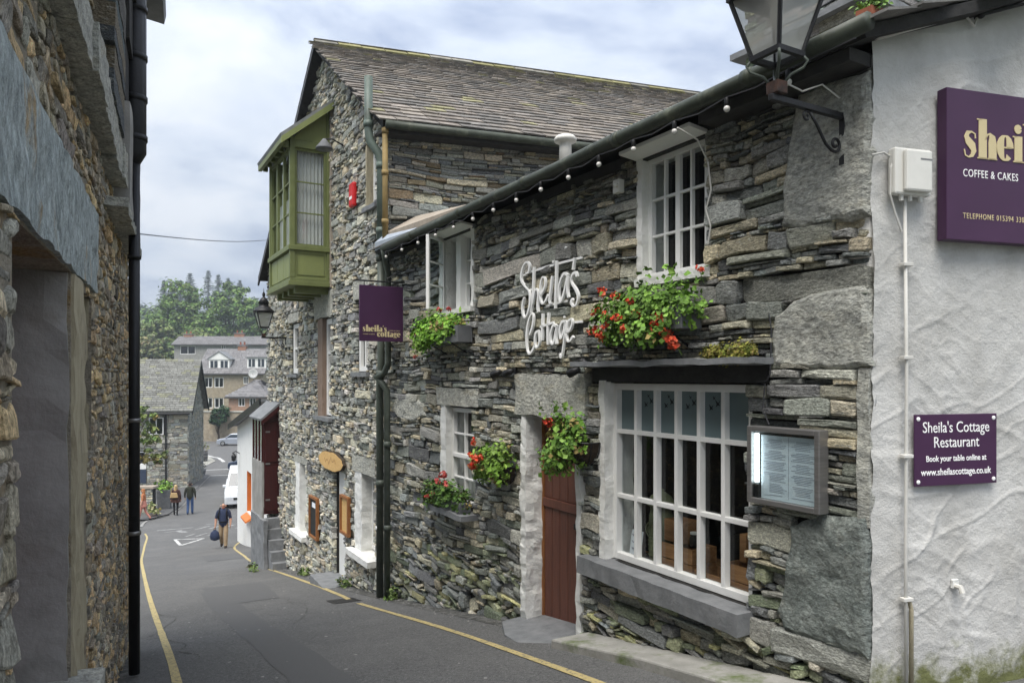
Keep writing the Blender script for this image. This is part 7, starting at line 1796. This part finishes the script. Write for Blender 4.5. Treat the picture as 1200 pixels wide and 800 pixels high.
# ---- people
def person(label, X, Y, face, h, segs, pose=None, hair=None, extra=None, z=None):
    """face: compass direction the chest points to (degrees, 0 = away from the camera). segs: material of each stretch of the body"""
    J = dict(pelvis=(0, 0, .95), waist=(0, 0, 1.08), chest=(0, .0, 1.27), nb=(0, -.01, 1.45), neck=(0, .0, 1.52), head=(0, .02, 1.61), top=(0, .015, 1.71), nose=(0, .105, 1.60),
             shl=(-.18, 0, 1.41), ell=(-.25, -.03, 1.15), wrl=(-.26, .05, .92), hal=(-.26, .07, .85), shr=(.18, 0, 1.41), elr=(.25, -.03, 1.15), wrr=(.26, .05, .92), har=(.26, .07, .85),
             hil=(-.09, 0, .90), knl=(-.10, .10, .50), anl=(-.10, .12, .10), tol=(-.11, .26, .04), hir=(.09, 0, .90), knr=(.10, -.02, .49), anr=(.10, -.22, .12), tor=(.11, -.10, .04))
    RD = dict(pelvis=(.155, .12), waist=(.145, .115), chest=(.165, .12), nb=(.09, .08), neck=(.055, .055), head=(.085, .10), top=(.06, .075), nose=(.014, .014), shl=(.068, .068), ell=(.048, .048), wrl=(.033, .033), hal=(.036, .024), shr=(.068, .068), elr=(.048, .048), wrr=(.033, .033), har=(.036, .024),
              hil=(.095, .10), knl=(.065, .065), anl=(.048, .048), tol=(.04, .03), hir=(.095, .10), knr=(.065, .065), anr=(.048, .048), tor=(.04, .03))
    if pose: J.update(pose.get('J', {})); RD.update(pose.get('R', {}))
    Ed = [('pelvis', 'waist', 'torso'), ('waist', 'chest', 'torso'), ('chest', 'nb', 'torso'), ('nb', 'neck', 'skin'), ('neck', 'head', 'skin'), ('head', 'top', 'skin'), ('head', 'nose', 'skin'), ('nb', 'shl', 'torso'), ('shl', 'ell', 'arm'), ('ell', 'wrl', 'forearm'), ('wrl', 'hal', 'skin'), ('nb', 'shr', 'torso'), ('shr', 'elr', 'arm'), ('elr', 'wrr', 'forearm'), ('wrr', 'har', 'skin'),
          ('pelvis', 'hil', 'hip'), ('hil', 'knl', 'leg'), ('knl', 'anl', 'shin'), ('anl', 'tol', 'shoe'), ('pelvis', 'hir', 'hip'), ('hir', 'knr', 'leg'), ('knr', 'anr', 'shin'), ('anr', 'tor', 'shoe')]
    names = list(J); idx = {k: i for i, k in enumerate(names)}; k_ = h / 1.78
    me = bpy.data.meshes.new('tmp'); me.from_pydata([tuple(v * k_ for v in J[n]) for n in names], [(idx[a], idx[b]) for a, b, c in Ed], [])
    o = bpy.data.objects.new('tmp', me); COL.objects.link(o)
    o.modifiers.new('skin', 'SKIN'); ss_ = o.modifiers.new('sub', 'SUBSURF'); ss_.levels = 2
    for i, n in enumerate(names):
        sv = me.skin_vertices[0].data[i]; sv.radius = tuple(v * k_ for v in RD[n]); sv.use_root = (n == 'pelvis')
    dg = bpy.context.evaluated_depsgraph_get(); dg.update()
    bm_ = bpy.data.meshes.new_from_object(o.evaluated_get(dg)); bpy.data.objects.remove(o)
    mats_ = list(dict.fromkeys(segs.values())); bm_.materials.clear()
    for m_ in mats_: bm_.materials.append(MATS[m_])
    for p in bm_.polygons:
        c = p.center; best = None
        for a, b, s_ in Ed:
            A, B = Vector(J[a]) * k_, Vector(J[b]) * k_; tt_ = max(0, min(1, (c - A).dot(B - A) / max((B - A).length_squared, 1e-9))); d_ = (c - A.lerp(B, tt_)).length - (RD[a][0] * (1 - tt_) + RD[b][0] * tt_) * k_ * .8
            if best is None or d_ < best[0]: best = (d_, s_)
        p.material_index = mats_.index(segs[best[1]]); p.use_smooth = True
    z = gz(X, Y) if z is None else z
    t_ = thing('person', label, 'person', (X, Y, z), -R(face))
    b_ = bpy.data.objects.new('body', bm_); COL.objects.link(b_); b_.parent = t_; bm_.name = 'body'
    for sg, w_, ha in ((-1, 'wrl', 'hal'), (1, 'wrr', 'har')):      # fingers and thumb
        base = Vector(J[ha]) * k_; d_ = (Vector(J[ha]) - Vector(J[w_])).normalized(); side = Vector((0, 1, 0)) if abs(d_.y) < .8 else Vector((0, 0, 1)); side = (side - d_ * side.dot(d_)).normalized(); curl = d_.cross(side) * (1 if sg > 0 else -1)
        fm = MB()
        for q, L_ in ((-1.5, .062), (-.5, .075), (.5, .08), (1.5, .07)):
            p0 = base + side * q * .019; fm.tube([tuple(p0 - d_ * .02), tuple(p0 + d_ * L_ * .5), tuple(p0 + d_ * L_ + curl * .02)], [.0095, .009, .007], 6)
        p0 = base + side * .03 - d_ * .03; fm.tube([tuple(p0), tuple(p0 + side * .03 + d_ * .02), tuple(p0 + side * .035 + d_ * .055)], [.011, .010, .008], 6)
        fm.build('fingers', segs['skin'], t_, smooth=True, kind='stuff')
    hd = Vector(J['head']) * k_
    if hair:
        hm, shape = hair; q = MB(); r_ = random.Random(4); q_ = []
        for i in range(15):
            for j in range(9):
                th_, ph = math.pi * i / 14 - math.pi / 2, math.pi * j / 8
                pass
        def cap(u, v):
            a = u * 6.2832; zz_ = v
            fr = math.sin(a)           # +1 = face side
            drop = {'short': .02, 'bald': -.02, 'long': .30, 'bob': .14}[shape]
            rr_ = .098 + .014 * vnoise(u * 14, v * 5)
            low_ = -.02 if fr > .35 else -.06 - drop * (1 if fr < .2 else .5)
            ang = zz_ * 1.65
            if ang < 1.571: return (hd.x + rr_ * math.sin(ang) * math.cos(a) * .93, hd.y + rr_ * math.sin(ang) * fr * 1.08 - .008, hd.z + .02 + .125 * math.cos(ang))
            f = (ang - 1.571) / .08
            return (hd.x + rr_ * math.cos(a) * (.93 + .2 * f * drop), hd.y + rr_ * fr * 1.05 - .008, hd.z + .02 + f * low_)
        q.sheet(cap, 26, 14); q.build('hair', hm, t_, smooth=True)
    for sg in (-1, 1):
        MB().ball((hd.x + sg * .034 * k_, hd.y + .088 * k_, hd.z + .02), .011, 8, 5).build('eye', 'hair_dark', t_, smooth=True)
        MB().ball((hd.x + sg * .092 * k_, hd.y + .0, hd.z), .022, 8, 6, 1.5).build('ear', segs['skin'], t_, smooth=True)
    MB().box(hd.x - .025, hd.x + .025, hd.y + .088 * k_, hd.y + .097 * k_, hd.z - .055, hd.z - .045).build('mouth', 'plastic_red', t_)
    return t_, k_
def skirt(t_, z0, z1, r0, r1, material, name='coat', y=0.0, sq=.75, n=20):
    m_ = MB(); m_.sheet(lambda u, v: ((r0 + (r1 - r0) * v) * math.cos(u * 6.2832) * (1 + .04 * math.sin(u * 40)), y + (r0 + (r1 - r0) * v) * sq * math.sin(u * 6.2832) * (1 + .04 * math.sin(u * 34)), z0 + (z1 - z0) * v), 28, 5)
    m_.build(name, material, t_, smooth=True)
# man walking up the hill towards the camera
mx, my = -10.73, 26.98
t_, k_ = person('man in navy short-sleeved shirt and khaki trousers walking uphill with a dark bag', mx, my, 170, 1.74, dict(torso='cloth_navy', skin='skin', arm='cloth_navy', forearm='skin', hip='cloth_khaki', leg='cloth_khaki', shin='cloth_khaki', shoe='shoe'),
    dict(J=dict(ell=(-.25, -.02, 1.13), har=(.30, .02, .80), wrr=(.29, .01, .88), elr=(.27, -.03, 1.14)), R=dict(top=(.072, .085), head=(.09, .105), chest=(.19, .14), waist=(.175, .15), pelvis=(.17, .14), shl=(.085, .085), shr=(.085, .085), ell=(.058, .058), elr=(.058, .058), knl=(.085, .085), knr=(.085, .085), anl=(.068, .068), anr=(.068, .068))), None)
for sg in (-1, 1): MB().tube([(sg * .12, -.10, 1.47), (sg * .13, .02, 1.50), (sg * .13, .15, 1.36), (sg * .15, .14, 1.12), (sg * .17, .0, 1.05)], .022, 6).build('rucksack_strap', 'cloth_black', t_, smooth=True)
MB().lathe([(.165, -.02), (.17, .02)], (0, 0, 1.0), 16).build('belt', 'cloth_black', t_)
fa = R(170); hb = Vector((.30, .02, .80)); wx_ = mx + hb.x * math.cos(-fa) - hb.y * math.sin(-fa); wy_ = my + hb.x * math.sin(-fa) + hb.y * math.cos(-fa)
bg_ = thing('carrier_bag', 'dark navy bag hanging from the hand of the man walking uphill', 'bag', (wx_, wy_, gz(mx, my) + .30), -fa)
bm2 = MB(); bm2.lathe([(.05, 0), (.15, .04), (.18, .16), (.15, .30), (.06, .37), (.02, .40)], (0, 0, 0), 14); o_ = bm2.build('bag_body', 'cloth_navy', bg_, smooth=True); o_.scale = (1, .6, 1)
MB().tube([(-.05, 0, .36), (-.02, 0, .46), (0, 0, .49), (.02, 0, .46), (.05, 0, .36)], .01, 6).build('handle', 'cloth_black', bg_)
# couple walking away
cx_, cy_ = -17.84, 38.48
t_, k_ = person('fair-haired woman in a brown coat and black tights walking downhill', cx_, cy_, -14, 1.66, dict(torso='cloth_brown', skin='skin', arm='cloth_brown', forearm='cloth_brown', hip='cloth_black', leg='cloth_black', shin='cloth_black', shoe='shoe'),
    dict(J=dict(knl=(-.09, .05, .5), anl=(-.09, .06, .1), tol=(-.1, .2, .04), anr=(.09, -.12, .11), tor=(.1, .0, .04)), R=dict(knl=(.055, .055), knr=(.055, .055), chest=(.165, .13), waist=(.16, .13))), ('hair_fair', 'long'))
skirt(t_, .72, 1.20, .24, .17, 'cloth_brown')
wb = thing('shoulder_bag', 'tan handbag on the back of the woman in the brown coat', 'bag', (cx_, cy_ - .20, gz(cx_, cy_) + .98), R(14))
m_ = MB(); m_.hexa([(-.20, -.07, 0), (.20, -.07, 0), (.20, .07, 0), (-.20, .07, 0), (-.15, -.05, .26), (.15, -.05, .26), (.15, .05, .26), (-.15, .05, .26)]); m_.build('bag_body', 'bag_tan', wb, bevel=.03)
MB().tube([(-.14, 0, .25), (-.16, .1, .46), (-.1, .22, .52)], .012, 6).build('strap', 'bag_tan', wb)
person('man in dark olive jacket and blue jeans walking beside the woman in brown', -17.2, 38.75, -14, 1.78, dict(torso='cloth_olive', skin='skin', arm='cloth_olive', forearm='cloth_olive', hip='cloth_jeans', leg='cloth_jeans', shin='cloth_jeans', shoe='shoe'),
    dict(J=dict(knl=(-.1, -.0, .5), anl=(-.1, -.12, .11), tol=(-.11, .0, .04), knr=(.1, .05, .5), anr=(.1, .06, .1), tor=(.11, .2, .04)), R=dict(chest=(.195, .14), waist=(.185, .14), pelvis=(.17, .14), shl=(.085, .085), shr=(.085, .085), ell=(.062, .062), elr=(.062, .062), knl=(.075, .075), knr=(.075, .075), anl=(.06, .06), anr=(.06, .06))), ('hair_dark', 'short'))
t_, k_ = person('person with long ginger hair in pink, partly hidden by the black drainpipe', -18.75, 36.9, -100, 1.66, dict(torso='cloth_orange', skin='skin', arm='cloth_orange', forearm='skin', hip='cloth_pink', leg='cloth_pink', shin='cloth_pink', shoe='shoe'),
    dict(J=dict(knl=(-.09, .14, .5), anl=(-.09, .20, .1), tol=(-.1, .33, .05), knr=(.09, -.08, .5), anr=(.09, -.34, .13), tor=(.1, -.24, .04))), ('hair_ginger', 'long'))
skirt(t_, .74, 1.05, .21, .16, 'cloth_pink', 'skirt')
person('distant person in a dark blue jacket by the retaining wall', -36.8, 85.5, 20, 1.72, dict(torso='cloth_navy', skin='skin', arm='cloth_navy', forearm='cloth_navy', hip='cloth_navy', leg='cloth_navy', shin='cloth_navy', shoe='shoe'), None, ('hair_dark', 'short'))

# ---- weeds at the foot of the wall
for k, (s_, o__, r__, lab) in enumerate([(9.6, .12, .22, 'weeds at the wall foot below the pale menu board'), (12.3, .12, .3, 'weeds at the wall foot below the far white window'), (14.6, .7, .35, 'tangle of weeds beside the porch steps'), (7.3, .10, .12, 'small weeds at the wall foot right of the drainpipes')]):
    p = Fp(s_, o__, 0); we = thing('weeds', lab, 'weeds', (p.x, p.y, gz(p.x, p.y)), FA, 'weeds along the wall foot')
    m_ = MB(); m_.cc = (0, 0, 0); foliage(m_, [(0, 0, .06, r__, .08, .1)], 160, .05, [(.09, .15, .03), (.13, .18, .05), (.06, .1, .02)], rng); m_.build('foliage', 'leaf', we, kind='stuff')

# ---- thin haze over the valley
hz = MB(); hz.box(-540, 320, -220, 640, -16, 98)
ho = hz.build('haze', 'wire', kind='stuff'); ho.data.materials.clear()
hm = bpy.data.materials.new('haze'); hm.use_nodes = True; t = hm.node_tree; t.nodes.clear()
out = t.nodes.new('ShaderNodeOutputMaterial'); pv = t.nodes.new('ShaderNodeVolumePrincipled')
pv.inputs['Color'].default_value = (.80, .88, .97, 1); pv.inputs['Density'].default_value = .0007; pv.inputs['Anisotropy'].default_value = 0.2
t.links.new(pv.outputs[0], out.inputs['Volume']); ho.data.materials.append(hm)
